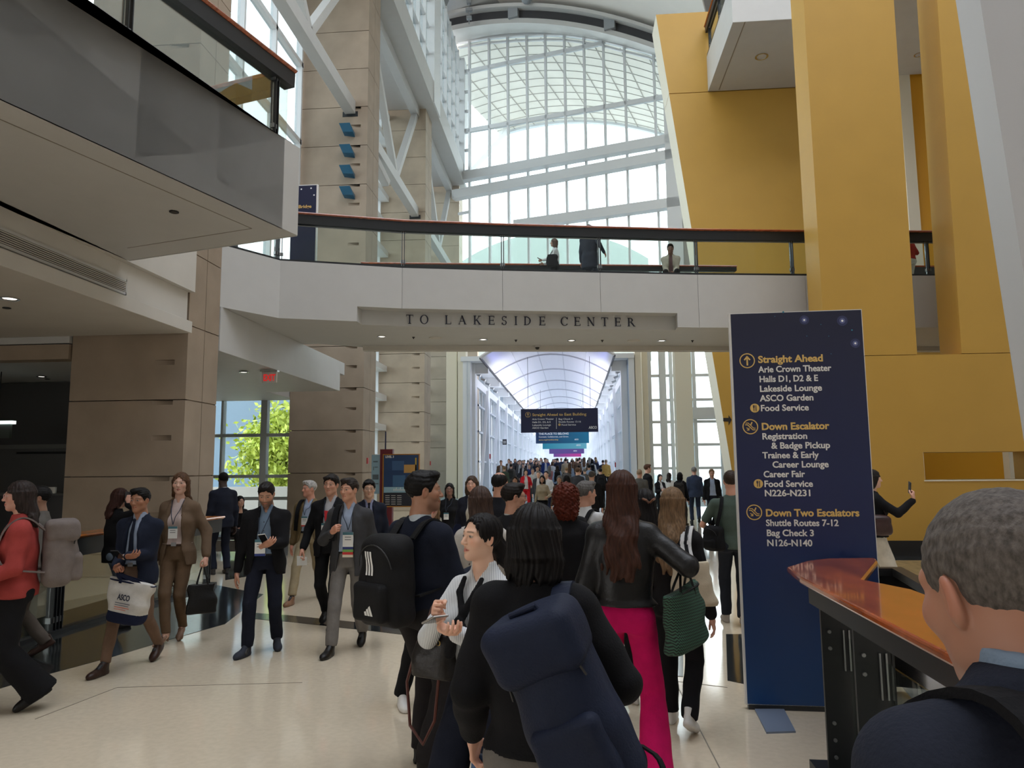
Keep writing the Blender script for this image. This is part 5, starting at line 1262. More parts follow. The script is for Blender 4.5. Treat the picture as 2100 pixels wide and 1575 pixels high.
    for s_, nm in ((-1, 'L'), (1, 'R')):
        a = (arms or {}).get(nm, {})
        if a.get('nohand'): continue
        v, f_ = hand_mesh(a.get('hand', 'relaxed'), min(.0065, hvox)); d = _n(J['W' + nm] - J['E' + nm]); fd = _n(np.array(a.get('f', d)) * (1, 1, 1)); n_ = np.array(a.get('n', (s_, .15, 0)), float); n_ = _n(n_ - fd * (n_ @ fd)); x_ = np.cross(fd, n_)
        R = np.stack([x_, fd, n_], 1); v = v * .97 * (1 if m else .92)
        if s_ < 0: v = v * (-1, 1, 1); f_ = f_[:, ::-1]
        parts.append((v @ R.T + J['W' + nm] + fd * .03, f_)); cols.append(np.tile(base * (1.02, .93, .92), (len(v), 1))); J['P' + nm] = J['W' + nm] + fd * .10 - n_ * .03; J['f' + nm] = fd; J['n' + nm] = n_
    V, Fc = merge(parts)
    body = mesh_obj('body', V * K, Fc, SKIN, t)
    ca = body.data.color_attributes.new('skin_colour', 'FLOAT_COLOR', 'POINT'); cc = np.ones((len(V), 4), np.float32); cc[:, :3] = np.clip(np.concatenate(cols), 0, 1); ca.data.foreach_set('color', cc.ravel())
    if hair and hair[0]:
        v, f_ = hair_mesh(hair[0], min(hvox * 1.15, .012), hair[2] if len(hair) > 2 else 0); mesh_obj('hair', (v * hs @ HR.T + HC) * K, f_, hairm(*hair[1], fine=hair[0] == 'crop'), t)
    if glasses:
        g = MB(); ap = lambda q: tuple((HR @ np.array(q) * hs + HC) * K)
        for s_ in (-1, 1):
            g.tube([ap((s_ * .033 + .023 * math.cos(a), .0965 - .25 * (.023 * math.cos(a) * s_ + .0) ** 1 * (1 if True else 0), .002 + .018 * math.sin(a))) for a in np.linspace(0, 2 * math.pi, 17)[:-1]], .0018, 6, close=True)
            g.tube([ap((s_ * .056, .088, .006)), ap((s_ * .075, .03, .008)), ap((s_ * .080, -.012, .004))], .0018, 6)
        g.tube([ap((-.011, .099, .004)), ap((.011, .099, .004))], .0018, 6); g.build('glasses', glasses, t, smooth=True)
    # ---- trousers
    tr = o_.get('trousers')
    if tr:
        wide = tr.get('cut', 'straight'); f = Field((-.45, -.62, .0), (.45, .78, 1.10 + zoff), vox)
        r0, r1, r2 = {'straight': (.088, .069, .060), 'slim': (.083, .060, .047), 'wide': (.094, .096, .118), 'flare': (.088, .072, .098)}[wide]
        f.loft([(.84 + zoff, .155 * wd, .118, 0, -.005), (.92 + zoff, .172 * wd, .128, 0, -.006), (1.03 + zoff, .152 * wd, .114, 0, cyl(1.03))])
        for nm in 'LR':
            A = J['A' + nm]; dn = _n(A - J['K' + nm]); hem = A + dn * tr.get('drop', .0); f.cone(J['H' + nm], J['K' + nm], r0 * (.95 + .05 * wd), r1, .022); f.cone(J['K' + nm], hem, r1, r2, .01)
            f.put(hem - .2, hem + .25, lambda X, Y, Z, hem=hem, dn=dn: np.maximum(-((X - hem[0]) * dn[0] + (Y - hem[1]) * dn[1] + (Z - hem[2]) * dn[2]), np.sqrt((X - hem[0] - dn[0] * .1) ** 2 + (Y - hem[1] - dn[1] * .1) ** 2 + (Z - hem[2] - dn[2] * .1) ** 2) - .19), .006, 'd')
            if not seated: f.ell(J['H' + nm] + np.array([0, -.045, -.0]), (.085, .085, .09), .04)
        hemz = tr.get('hem', .06); f.warp(wrinkle(seed + 3, .004 if wide in ('straight', 'wide') else .003))
        f.cut(lambda X, Y, Z: (hemz + tr.get('lift', 0) * 0) - Z + 0 * X + 0 * Y)
        V, Fc = f.mesh(); mesh_obj('trousers', V * K, Fc, tr['m'], t)
    if o_.get('belt'):
        f = Field((-.2, -.18, .97 + zoff), (.2, .18, 1.06 + zoff), .008); f.loft([(.985 + zoff, .168 * wd, .127, 0, cyl(1.0)), (1.022 + zoff, .162 * wd, .123, 0, cyl(1.02))]); V, Fc = f.mesh(); be = mesh_obj('belt', V * K, Fc, o_['belt'], t)
        MB().box(-.025 * K, .025 * K, (.127 + cyl(1)) * K, (.136 + cyl(1)) * K, (.985 + zoff) * K, (1.022 + zoff) * K).build('buckle', GREY_STEEL, be)
    # ---- shirt (inner)
    def torso(f, e, hem, open_neck=True, bust=True, k=.0):
        q = [(hem, .176 * wd + e, .128 + e, 0, cyl(hem)), (1.02, (.156 if m else .140) * wd + e, .112 + e, 0, cyl(1.02)), (1.24, .170 * wd + e, .118 + e, 0, cyl(1.24)), (1.36, .165 * wd + e, .098 + e, 0, cyl(1.36) - .005), (1.42, .105 * wd + e, .078 + e * .6, 0, cyl(1.42) - .012), (1.475, .058 + e * .5, .058 + e * .5, 0, cyl(1.47) - .012)]
        if hem < .9: q.insert(1, (.93, .176 * wd + e, .128 + e, 0, 0))
        f.loft([(a + zoff, b, c, d, e_) for a, b, c, d, e_ in sorted(q)], k)
        if fat > 1.12: f.ell(L_(0, .06, 1.05) + (0, 0, zoff), (.13 * fat, .085 + .09 * (fat - 1), .14), .06)
        if not m and bust:
            for s_ in (-1, 1): f.ell(L_(s_ * .068, .085, 1.235) + (0, 0, zoff), (.062 + e * .5, .058 + e * .5, .062 + e * .5), .04)
    sh = o_.get('shirt'); jk = o_.get('jacket')
    if sh:
        f = Field((-.5, -.3, .8 + zoff), (.5, .6, 1.58 + zoff), vox * (1 if not jk else 1)); e = .010 if jk else .016
        hem = sh.get('hem', .95); torso(f, e, hem)
        if not jk or sh.get('sleeves'):
            for s_, nm in ((-1, 'L'), (1, 'R')):
                sl_ = sh.get('sleeve', 1.0)
                f.cone(L_(s_ * .055, -.022, 1.445) + (0, 0, zoff), J['S' + nm] + (-s_ * .02, 0, .008), .022, .034, .05); f.cone(J['S' + nm], J['E' + nm] if sl_ > .5 else J['S' + nm] + (J['E' + nm] - J['S' + nm]) * .72, .052, .052, .04)
                if sl_ > .5: f.cone(J['E' + nm], J['E' + nm] + (J['W' + nm] - J['E' + nm]) * min(1, sl_), .054, .040, .012)
        if sh.get('collar', True):
            f.loft([(1.435 + zoff, .078, .075, 0, cyl(1.45) - .012), (1.47 + zoff, .068, .070, 0, cyl(1.46) - .008), (1.515 + zoff, .061, .066, 0, cyl(1.5) - .002)], .012)
        f.put((-.1, -.1, 1.38 + zoff), (.1, .2, 1.6 + zoff), lambda X, Y, Z: np.maximum(np.maximum(np.abs(X) - np.maximum(0.0, (Z - 1.415 - zoff) * sh.get('v', .42)), -(Y - cyl(1.45) - .02)), 0 * Z - .2), .004, 'd')
        f.warp(wrinkle(seed + 1, .0022)); V, Fc = f.mesh(); so = mesh_obj('shirt' if m else 'blouse', V * K, Fc, sh['m'], t)
        if sh.get('buttons'):
            b = MB()
            for zz in (1.33, 1.24, 1.15, 1.06): b.lathe(tuple(np.array([.0, cyl(zz) + .133 + (.004 if m else .02), zz + zoff]) * K), [(.006 * K, 0), (.006 * K, .003), (.001, .004)], 10, 'y')
            b.build('buttons', IRIS, so)
    if o_.get('tie'):
        f = Field((-.06, .05, 1.0 + zoff), (.06, .25, 1.5 + zoff), .006); ty = lambda zz: cyl(zz) + (.134 if zz < 1.36 else .134 - (zz - 1.36) * .55)
        f.chain([(0, ty(1.43), 1.435 + zoff), (0, ty(1.3), 1.3 + zoff), (0, ty(1.12), 1.12 + zoff)], [.012, .018, .026]); f.ell((0, ty(1.43) + .004, 1.437 + zoff), (.018, .012, .018), .006)
        f.cut(lambda X, Y, Z: 0 * X + 0 * Y + 1.06 + zoff - Z); V, Fc = f.mesh(); V[:, 1] = V[:, 1] * 1; mesh_obj('tie', V * K, Fc, o_['tie'], t)
    # ---- jacket
    if jk:
        f = Field((-.62, -.36, .42 + zoff), (.62, .75, 1.56 + zoff), vox); e = jk.get('e', .026); hem = jk.get('hem', .80)
        torso(f, e, hem); sl_ = jk.get('sleeve', 1.0); ar = jk.get('arm', 1.0)
        for s_, nm in ((-1, 'L'), (1, 'R')):
            f.ell(J['S' + nm] + (-s_ * .006, 0, -.004), (.060 * ar, .060 * ar, .050 * ar), .05); f.cone(L_(s_ * .055, -.022, 1.452) + (0, 0, zoff), J['S' + nm] + (-s_ * .02, 0, .012), .030, .042 * ar, .05)
            f.cone(J['S' + nm] + (0, 0, -.01), J['E' + nm], .060 * ar, .057 * ar, .04); f.cone(J['E' + nm], J['E' + nm] + (J['W' + nm] - J['E' + nm]) * (.98 * sl_), .058 * ar, .044 * ar, .012)
        op = jk.get('open')
        if op:
            w0, w1, w2 = op
            wf = lambda Z: np.interp(Z.ravel() - zoff, [hem, 1.02, 1.25, 1.46], [w2, w1, (w0 + w1) * .5, w0 * .85])[None, None, :]
            f.put((-.25, 0, hem - .1 + zoff), (.25, .35, 1.6 + zoff), lambda X, Y, Z: np.maximum(np.maximum(np.abs(X) - wf(Z), .02 - Y + np.interp(Z.ravel() - zoff, [.93, 1.5], [0, cyl(1.5)])[None, None, :]), 0 * Z - .4), .012, 'd')
            for s_ in (-1, 1):
                pt = []
                for zz in (1.455, 1.40, 1.30, 1.18, 1.06):
                    x_ = float(wf(np.array([zz + zoff]))[0, 0, 0]) + .014; prof = np.interp(zz, [1.02, 1.24, 1.36, 1.42, 1.475], [.112 + e, .118 + e, .098 + e, .082 + e * .6, .058 + e * .5]); wa = np.interp(zz, [1.02, 1.24, 1.36, 1.42, 1.475], [.156 * wd + e, .17 * wd + e, .165 * wd + e, .105 * wd + e, .058 + e * .5])
                    pt.append((s_ * x_, cyl(zz) + prof * math.sqrt(max(.05, 1 - min(1, x_ / wa) ** 2)) - .002 - (.012 if zz > 1.4 else 0), zz + zoff))
                f.chain(pt, [.013, .016, .018, .014, .006], .006)
            f.chain([(-.062, cyl(1.46) + .02, 1.475 + zoff), (-.05, cyl(1.46) - .06, 1.492 + zoff), (.05, cyl(1.46) - .06, 1.492 + zoff), (.062, cyl(1.46) + .02, 1.475 + zoff)], [.012] * 4, .01)
        elif jk.get('collar'): f.loft([(1.44 + zoff, .082, .08, 0, cyl(1.45) - .014), (1.495 + zoff, .071, .070, 0, cyl(1.5) - .014)], .012)
        f.warp(wrinkle(seed, jk.get('w', .0042))); V, Fc = f.mesh(); jo = mesh_obj(jk.get('name', 'jacket'), V * K, Fc, jk['m'], t)
        if jk.get('patch'):
            E = J['ER']; c = E + _n(E - (J['SR'] + J['WR']) / 2) * .045
            f = Field(c - .1, c + .1, .006); f.cone(J['ER'] + (J['SR'] - J['ER']) * .22, J['ER'], .062, .0615); f.cone(J['ER'], J['ER'] + (J['WR'] - J['ER']) * .26, .0615, .058); f2 = f
            f2.cut(lambda X, Y, Z: np.sqrt((X - c[0]) ** 2 + (Y - c[1]) ** 2 + (Z - c[2]) ** 2) - .062); V, Fc = f.mesh()
            if len(V): mesh_obj('elbow_patch', V * K, Fc, jk['patch'], jo)
    # ---- shoes
    if o_.get('shoe'):
        kind, sm = o_['shoe'][:2]
        for s_, nm in ((-1, 'L'), (1, 'R')):
            lg = (legs or {}).get(nm, {}); v, f_ = shoe_mesh(kind, .0075 if vox < .016 else .014); R = rotz(math.radians(-s_ * lg.get('toe', 8))) @ rotx(math.radians(-lg.get('pitch', 0)))
            A = J['A' + nm]; o = v + (0, .03, -.085); o = o @ R.T + A
            if lg.get('pitch', 0) == 0: o[:, 2] -= min(0, o[:, 2].min()) if o[:, 2].min() < 0 else o[:, 2].min() - .0 if lg.get('lift', 0) == 0 else 0
            else: o[:, 2] -= o[:, 2].min() if lg.get('ground', True) else 0
            so = mesh_obj('shoe', o * K, f_, sm, t)
    t['_k'] = K
    return t, J, K
def W3(t, p, K=1.0):
    """point in a person's frame to the world"""
    a = t.rotation_euler.z; q = np.asarray(p, float) * K; c, s_ = math.cos(a), math.sin(a)
    return np.array([t.location.x + c * q[0] - s_ * q[1], t.location.y + s_ * q[0] + c * q[1], t.location.z + q[2]])
def at_person(name, label, cat, t, p, K, group=None):
    """a thing carried by person t, with its origin at p (person's frame) and the person's heading"""
    w_ = W3(t, p, K); o = thing(name, label, cat, tuple(w_), group, t.rotation_euler.z, local=True); return o
def stride(s, front='L', w=.09, kx=.10):
    b = 'R' if front == 'L' else 'L'
    return {front: dict(x=w, y=s * .52, toe=6, kx=kx), b: dict(x=w, y=-s * .48, lift=.055, pitch=28, toe=6, kx=kx)}
STAND = {'L': dict(x=.11, y=.02), 'R': dict(x=.11, y=-.03)}
# ------------------------------------------------------------------ things people carry
def frame_R(yaw=0, pitch=0, roll=0): return rotz(math.radians(yaw)) @ rotx(math.radians(pitch)) @ roty(math.radians(roll))
def backpack(t, K, label, c, half, m, R=None, straps=True, pocket=True, seed=1, shoulders=None, vox=.010, strapm=None, name='backpack', flap=False):
    """soft pack whose outer face looks along -y of its own frame; c and half in the person's frame"""
    R = np.eye(3) if R is None else R; half = np.asarray(half, float); c = np.asarray(c, float)
    o = at_person(name, label, 'backpack' if name == 'backpack' else 'bag', t, c, K); r = min(half) * .75
    tr = lambda V: (V @ R.T) * K
    f = Field(-half * 1.35 - .03, half * 1.35 + .03, vox); f.rbox((0, 0, 0), half, r, taper=-.10)
    f.ell((0, -half[1] * .45, -half[2] * .18), (half[0] * .92, half[1] * .95, half[2] * .72), .04); f.ell((0, -half[1] * .2, half[2] * .62), (half[0] * .9, half[1] * .95, half[2] * .38), .04); f.warp(wrinkle(seed, .004)); V, Fc = f.mesh(); mesh_obj('body', tr(V), Fc, m, o)
    if pocket:
        f = Field((-half[0], -half[1] * 2.1, -half[2]), (half[0], 0, half[2] * .3), vox); f.rbox((0, -half[1] * .95, -half[2] * .42), (half[0] * .78, half[1] * .62, half[2] * .42), min(.035, half[1] * .5)); f.warp(wrinkle(seed + 5, .003)); V, Fc = f.mesh(); mesh_obj('pocket', tr(V), Fc, m, o)
    if flap:
        f = Field((-half[0] * 1.2, -half[1] * 1.9, half[2] * .2), (half[0] * 1.2, half[1] * 1.3, half[2] * 1.25), vox); f.rbox((0, -half[1] * .2, half[2] * .72), (half[0] * 1.02, half[1] * 1.12, half[2] * .34), .05); f.warp(wrinkle(seed + 7, .005)); V, Fc = f.mesh(); mesh_obj('flap', tr(V), Fc, m, o)
    zz = MB(); pts = [tr(np.array([[half[0] * .85 * math.cos(a), -half[1] * (.9 + .25 * math.sin(a)), half[2] * (.25 + .55 * math.sin(a))]]))[0] for a in np.linspace(.1, math.pi - .1, 14)]
    zz.tube(pts, .004 * K, 6); zz.build('zip', BLACK, o)
    if straps:
        for s_ in (shoulders or (-1, 1)):
            a = np.array([s_ * .085, -.115, 1.30]); q = [np.array([s_ * .09, c[1] + half[1] * .9, 1.36]), np.array([s_ * .10, -.06, 1.468]), np.array([s_ * .11, .03, 1.462]), np.array([s_ * .12, .115, 1.36]), np.array([s_ * .135, .14, 1.20]), np.array([s_ * .17, .08, 1.08]), np.array([s_ * .15, c[1] + half[1] * .8, 1.04])]
            flat_strap([(p - c) * K for p in q], .05 * K, .012 * K, 'strap', strapm or m, o)
    return o
def flat_strap(pts, w_, th, name, m, parent, out=None):
    P = [np.asarray(p, float) for p in pts]
    for _ in range(2): # Chaikin smoothing
        Q = [P[0]]
        for a, b in zip(P[:-1], P[1:]): Q += [a * .75 + b * .25, a * .25 + b * .75]
        P = Q + [P[-1]]
    b = MB(); n = len(P); vs = []
    cen = np.mean(P, axis=0)
    for i, p in enumerate(P):
        d = _n(P[min(i + 1, n - 1)] - P[max(i - 1, 0)]); nr = (p - cen) if out is None else np.asarray(out, float); nr = nr - d * (nr @ d); nr = _n(nr + 1e-6); x = np.cross(d, nr)
        vs += [p + x * w_ / 2 + nr * th / 2, p - x * w_ / 2 + nr * th / 2, p - x * w_ / 2 - nr * th / 2, p + x * w_ / 2 - nr * th / 2]
    fs = [(i * 4 + k, i * 4 + (k + 1) % 4, (i + 1) * 4 + (k + 1) % 4, (i + 1) * 4 + k) for i in range(n - 1) for k in range(4)] + [(0, 1, 2, 3), (n * 4 - 4, n * 4 - 3, n * 4 - 2, n * 4 - 1)]
    b.add(vs, fs); return b.build(name, m, parent, smooth=False)
def badge(t, K, label, z=1.12, x=0.0, bars=(), y=.150, lan=None, lean=0.0, big=1.0):
    c = np.array([x, y, z]); o = at_person('name_badge', label, 'badge', t, c, K, 'conference badges on lanyards')
    P = lambda q: (np.asarray(q, float) - c) * K
    for s_ in (-1, 1):
        MB().tube([P((s_ * .060, -.02, 1.475)), P((s_ * .062, .06, 1.455)), P((s_ * .045 + x * .3, .118, 1.36)), P((s_ * .02 + x, y + .003, z + .16)), P((x, y + .006, z + .08 * big))], .0042 * K, 6).build('lanyard', lan or NAVYCORD, o)
    h = .062 * big; w_ = .046 * big
    MB().box(-w_ * K, w_ * K, 0, .004 * K, -h * K, h * K).build('card', CARD, o)
    MB().box(-w_ * K, w_ * K, .004 * K, .0052 * K, h * .62 * K, h * K).build('header_band', mat('badge_teal', (.05, .16, .20), .5), o)
    for i in range(2): MB().box(-w_ * .6 * K, w_ * .6 * K, .004 * K, .0052 * K, (h * .28 - i * h * .35) * K, (h * .38 - i * h * .35) * K).build('text_line', mat('badge_ink', (.12, .12, .13), .6), o)
    for i, cc in enumerate(bars): MB().box(-w_ * K, w_ * K, 0, .0042 * K, (-h - .022 * (i + 1) * big) * K, (-h - .022 * i * big) * K).build('ribbon', mat('ribbon_%d_%d_%d' % cc, srgb(*cc), .5), o)
    return o
CARD = mat('badge_card', (.72, .72, .70), .5); NAVYCORD = mat('navy_cord', (.02, .03, .055), .7); SCREEN = mat('phone_glass', (.01, .01, .012), .1)
def phone(t, K, label, c, R=None, m=None):
    R = np.eye(3) if R is None else R; o = at_person('phone', label, 'phone', t, c, K); h = [.037, .0045, .076]
    f = lambda q: (np.array(q) @ R.T) * K
    b = MB(); b.box(-h[0], h[0], -h[1], h[1], -h[2], h[2]); b.v = [tuple(f(q)) for q in b.v]; b.build('case', m or mat('phone_case', (.035, .035, .04), .35), o, bevel=.003)
    b = MB(); b.box(-h[0] * .93, h[0] * .93, h[1] + .0002, h[1] + .0012, -h[2] * .95, h[2] * .95); b.v = [tuple(f(q)) for q in b.v]; b.build('screen', SCREEN, o)
    b = MB(); b.box(h[0] * .2, h[0] * .8, -h[1] - .002, -h[1], h[2] * .45, h[2] * .85); b.v = [tuple(f(q)) for q in b.v]; b.build('camera_bump', BLACK, o); return o
def tote(t, K, label, c, size, m, R=None, handle_to=None, hm=None, base=None, trim=None, seed=2, hw=.018, name='tote_bag', soft=.25):
    """open carrier bag: size = top width, depth, height, base width; c = middle of its top edge"""
    R = np.eye(3) if R is None else R; c = np.asarray(c, float); wt, dp, h, wb_ = size; o = at_person(name, label, 'bag', t, c, K); tr = lambda V: (np.asarray(V) @ R.T) * K
    f = Field((-max(wt, wb_) * .62, -dp * 1.1, -h * 1.08), (max(wt, wb_) * .62, dp * 1.1, .05), .009)
    f.loft([(-h, wb_ * .46, dp * .42, 0, 0), (-h * .95, wb_ * .5, dp * .5, 0, 0), (-h * .5, (wt + wb_) * .255, dp * .46, 0, 0), (0, wt * .5, dp * (.12 + soft * .5), 0, 0)], p=4.0); f.warp(wrinkle(seed, .005))
    V, Fc = f.mesh(); cz = V[Fc].mean(1)[:, 2]
    if base: mi = (cz < -h * (1 - base[1])).astype(int); mesh_obj('body', tr(V), Fc, None, o, mi, [m, base[0]])
    else: mesh_obj('body', tr(V), Fc, m, o)
    if trim:
        f = Field((-wt * .62, -dp * 1.1, -.05), (wt * .62, dp * 1.1, .03), .008); f.loft([(-.022, wt * .5 + .004, dp * (.12 + soft * .5) + .006, 0, 0), (-.006, wt * .5 + .005, dp * (.12 + soft * .5) + .006, 0, 0)], p=4.0); V, Fc = f.mesh(); mesh_obj('trim', tr(V), Fc, trim, o)
    if handle_to is not None:
        hp = (np.asarray(handle_to, float) - c)
        for s_ in (-1, 1):
            y = s_ * dp * .22; q = [R @ np.array([-wt * .24, y * 1.2, -.06]), R @ np.array([-wt * .23, y, 0.]), hp * .9 + np.array([-.02, y * .15, -.02]), hp + np.array([0, y * .15, .012]), hp * .9 + np.array([.02, y * .15, -.02]), R @ np.array([wt * .23, y, 0.]), R @ np.array([wt * .24, y * 1.2, -.06])]
            flat_strap([p * K for p in q], hw * K, .006 * K, 'handle', hm or m, o, out=(0, s_, .001))
    return o
def HP(px, py, Y, z=0.0):
    q = ay(px, py, Y); return (float(q[0]), float(Y)), float(q[2] - z) - .008
def local_of(t, K, p):
    a = t.rotation_euler.z; d = np.asarray(p, float) - np.array(t.location); c, s_ = math.cos(a), math.sin(a); return np.array([c * d[0] + s_ * d[1], -s_ * d[0] + c * d[1], d[2]]) / K
# cloth colours
BLK = fabric(24, 24, 27); BLK2 = fabric(30, 29, 31); NAV = fabric(33, 39, 56); NAV2 = fabric(30, 34, 48); CHAR = fabric(70, 70, 73); WHT = fabric(214, 214, 214); LBL = fabric(168, 182, 206); BLU = fabric(122, 142, 164)
GRYP = fabric(126, 122, 119); BEI = fabric(172, 156, 126); OLV = fabric(122, 104, 74); BRN = fabric(112, 90, 70); CAMEL = fabric(116, 96, 78); JEAN = fabric(112, 126, 142); CRM = fabric(205, 198, 184)
SHB = leather(22, 20, 20); SHBR = leather(58, 38, 30); SNW = mat('white_sneaker', (.68, .67, .65), .5); SNG = mat('grey_sneaker', (.36, .32, .29), .6)
def pattern_mat(name, c0, c1, scale, kind='stripe'):
    M = bpy.data.materials.new(name); M.use_nodes = True; t = M.node_tree; b = t.nodes['Principled BSDF']; b.inputs['Roughness'].default_value = .8
    tc = t.nodes.new('ShaderNodeTexCoord'); r = t.nodes.new('ShaderNodeValToRGB'); r.color_ramp.interpolation = 'CONSTANT'; r.color_ramp.elements[0].color = (*c0, 1); r.color_ramp.elements[1].color = (*c1, 1); r.color_ramp.elements[1].position = .5
    sp_ = t.nodes.new('ShaderNodeSeparateXYZ'); t.links.new(tc.outputs['Object'], sp_.inputs[0])
    def mth(op, a, bb=None):
        n = t.nodes.new('ShaderNodeMath'); n.operation = op
        for i, q in enumerate((a, bb)):
            if q is None: continue
            if isinstance(q, (int, float)): n.inputs[i].default_value = q
            else: t.links.new(q, n.inputs[i])
        return n.outputs[0]
    if kind == 'stripe': v = mth('FRACT', mth('MULTIPLY', mth('ADD', sp_.outputs['X'], mth('MULTIPLY', sp_.outputs['Y'], .6)), scale)); r.color_ramp.elements[1].position = .68
    elif kind == 'zigzag': v = mth('FRACT', mth('ADD', mth('MULTIPLY', sp_.outputs['Z'], scale), mth('PINGPONG', mth('MULTIPLY', mth('ADD', sp_.outputs['X'], sp_.outputs['Y']), scale), .5)))
    else: # chevron weave
        v = mth('FRACT', mth('ADD', mth('MULTIPLY', sp_.outputs['Z'], scale), mth('MULTIPLY', mth('PINGPONG', mth('MULTIPLY', mth('ADD', sp_.outputs['X'], sp_.outputs['Y']), scale * .7), .5), 1.2)))
    t.links.new(v, r.inputs['Fac']); t.links.new(r.outputs[0], b.inputs['Base Color']); MATS[name] = M; return M
STRIPE = pattern_mat('striped_blouse', srgb(222, 224, 226), srgb(150, 156, 166), 110); ZIG = pattern_mat('zigzag_knit', srgb(216, 200, 186), srgb(34, 28, 30), 36, 'zigzag'); CHEV = pattern_mat('green_chevron', srgb(24, 32, 28), srgb(54, 92, 74), 62, 'chevron')
HANG = {}
def P_(label, top_px, face, name='person', **kw):
    pos, h = HP(*top_px, z=kw.get('z', 0.0)) if not kw.get('hh') else (HP(*top_px)[0], kw['hh'])
    kw.pop('hh', None)
    d = math.hypot(*pos); face = face + math.degrees(math.atan2(-pos[0], pos[1]))
    kw.setdefault('vox', .009 if d < 3.6 else .0105 if d < 6 else .013 if d < 10 else .018); kw.setdefault('hvox', .0038 if d < 3.6 else .0046 if d < 6 else .006 if d < 10 else .009)
    return person(name, label, pos, h, face, **kw)
DRESS = ('dress', SHB)
# ---------------------------------------------------------------- left group
t, J, K = P_('woman in a coral red jacket and black trousers walking out at the left edge', (47, 985, 5.35), 90, sex='f', sk=(196, 146, 128), hair=('mid', (50, 40, 37)), legs=stride(.42, 'R'), arms={'L': dict(w=(.17, .26, .98)), 'R': dict(w=(.12, .3, 1.02))},
             outfit=dict(jacket=dict(m=fabric(172, 70, 66), hem=.86, collar=True, arm=1.06), trousers=dict(m=BLK, cut='wide', hem=.03, drop=.03), shoe=DRESS), glasses=mat('pink_frame', (.6, .35, .32), .3), fat=1.1)
backpack(t, K, 'grey beige backpack worn by the woman in the red jacket', (0, -.27, 1.17), (.165, .11, .255), fabric(128, 118, 114), straps=True, flap=True, seed=4)
t, J, K = P_('man in grey trousers mostly hidden behind the grey backpack at left', (84, 996, 6.75), 95, hair=('short', (24, 22, 22)), sk=(150, 112, 92), legs=stride(.3, 'L'), outfit=dict(jacket=dict(m=fabric(108, 104, 100), hem=.8, collar=True), shirt=dict(m=WHT), trousers=dict(m=fabric(104, 95, 88)), shoe=('dress', SHBR)))
t, J, K = P_('woman with auburn hair and black jacket holding a phone to her ear', (244, 1000, 8.15), -75, sex='f', sk=(210, 165, 145), hair=('mid', (62, 36, 30)), legs=STAND, arms={'R': dict(w=(.13, .085, 1.545), hand='hold', f=(-.15, .15, 1), n=(1, -.2, .1), pole=(1, .2, -.6))}, outfit=dict(jacket=dict(m=BLK, hem=.82, collar=True), trousers=dict(m=JEAN), shoe=DRESS), head=(0, -6, 0))
phone(t, K, 'dark phone held at the ear of the woman in black', (.105, .085, 1.63), frame_R(80, 0, 0))
t, J, K = P_('man in navy blazer, blue shirt and tie carrying a white tote bag', (291, 1000, 6.6), 148, sk=(160, 112, 86), hair=('short', (20, 18, 18)), legs=stride(.62, 'R'), arms={'L': dict(w=(.05, .30, 1.10), hand='hold', f=(-.9, .3, .1), n=(.1, .6, -1)), 'R': dict(w=(.06, .27, 1.0), hand='grip', f=(-.6, .7, 0), n=(.2, .5, .9))}, head=(-2, -2, 0),
             outfit=dict(jacket=dict(m=NAV, open=(.05, .06, .10)), shirt=dict(m=LBL, hem=1.0), tie=fabric(26, 30, 44), belt=SHB, trousers=dict(m=fabric(124, 99, 82), cut='slim'), shoe=('dress', SHBR)))
WK = J['WL']; MB().tube([tuple((WK + .024 * np.array([math.cos(a) * .3, math.cos(a) * .9, math.sin(a)])) * K) for a in np.linspace(0, 6.28, 14)[:-1]], .006, 6, close=True).build('wristwatch', CHROME, t)
phone(t, K, 'black phone in the hand of the man with the white tote', (-.02, .37, 1.13), frame_R(0, -55, 0))
NVB = fabric(34, 40, 66)
tp = np.array([-.15, .30, .87]); hp = J['PR'] + (0, .0, -.02)
tb = tote(t, K, 'white canvas tote bag with navy base and ASCO lettering', tp, (.46, .16, .40, .34), fabric(222, 218, 212), handle_to=hp, hm=NVB, base=(NVB, .26), trim=NVB, R=frame_R(0, 0, -10), seed=11, hw=.03)
Rt = frame_R(0, 0, -10); ax_t = Rt @ np.array([-1., 0, 0]); up_t = Rt @ np.array([0, 0, 1.])
lettering('ASCO', .075 * K, frame((Rt @ np.array([.07, .092, -.17])) * K, ax_t, up_t), mat('tote_ink', srgb(40, 44, 62), .6), tb, width=.125 * K, bold=.002)
for i, (w_, cc) in enumerate(((.15, (90, 92, 104)), (.14, (110, 112, 122)), (.15, (206, 110, 84)), (.12, (206, 130, 110)))):
    q = [Rt @ np.array([.08 - a, .094 + .004, -.195 - i * .02 - b]) * K for a, b in ((0, 0), (w_, 0), (w_, .007), (0, .007))]; MB().slab(q, (0, .001, 0)).build('print_line', mat('print_%d' % i, srgb(*cc), .6), tb)
t, J, K = P_('tall woman with long hair in a brown trouser suit', (372, 968, 7.6), 160, sex='f', sk=(206, 164, 144), hair=('long', (98, 70, 50)), legs={'L': dict(x=.04, y=-.12, lift=.03, pitch=15, kx=.02), 'R': dict(x=.02, y=.18, kx=.0)}, arms={'L': dict(w=(.31, .05, .88), hand='grip', pole=(.6, -1, -.2)), 'R': dict(w=(.24, -.02, .84))}, head=(6, 2, 0),
             outfit=dict(jacket=dict(m=CAMEL, open=(.06, .07, .12), hem=.78), shirt=dict(m=fabric(206, 188, 184), collar=False, hem=1.0), belt=SHBR, trousers=dict(m=BRN, cut='slim', hem=.11), shoe=('heel', leather(150, 118, 98))))
badge(t, K, 'white badge on dark cord of the woman in the brown suit', 1.13, .0, y=.168)
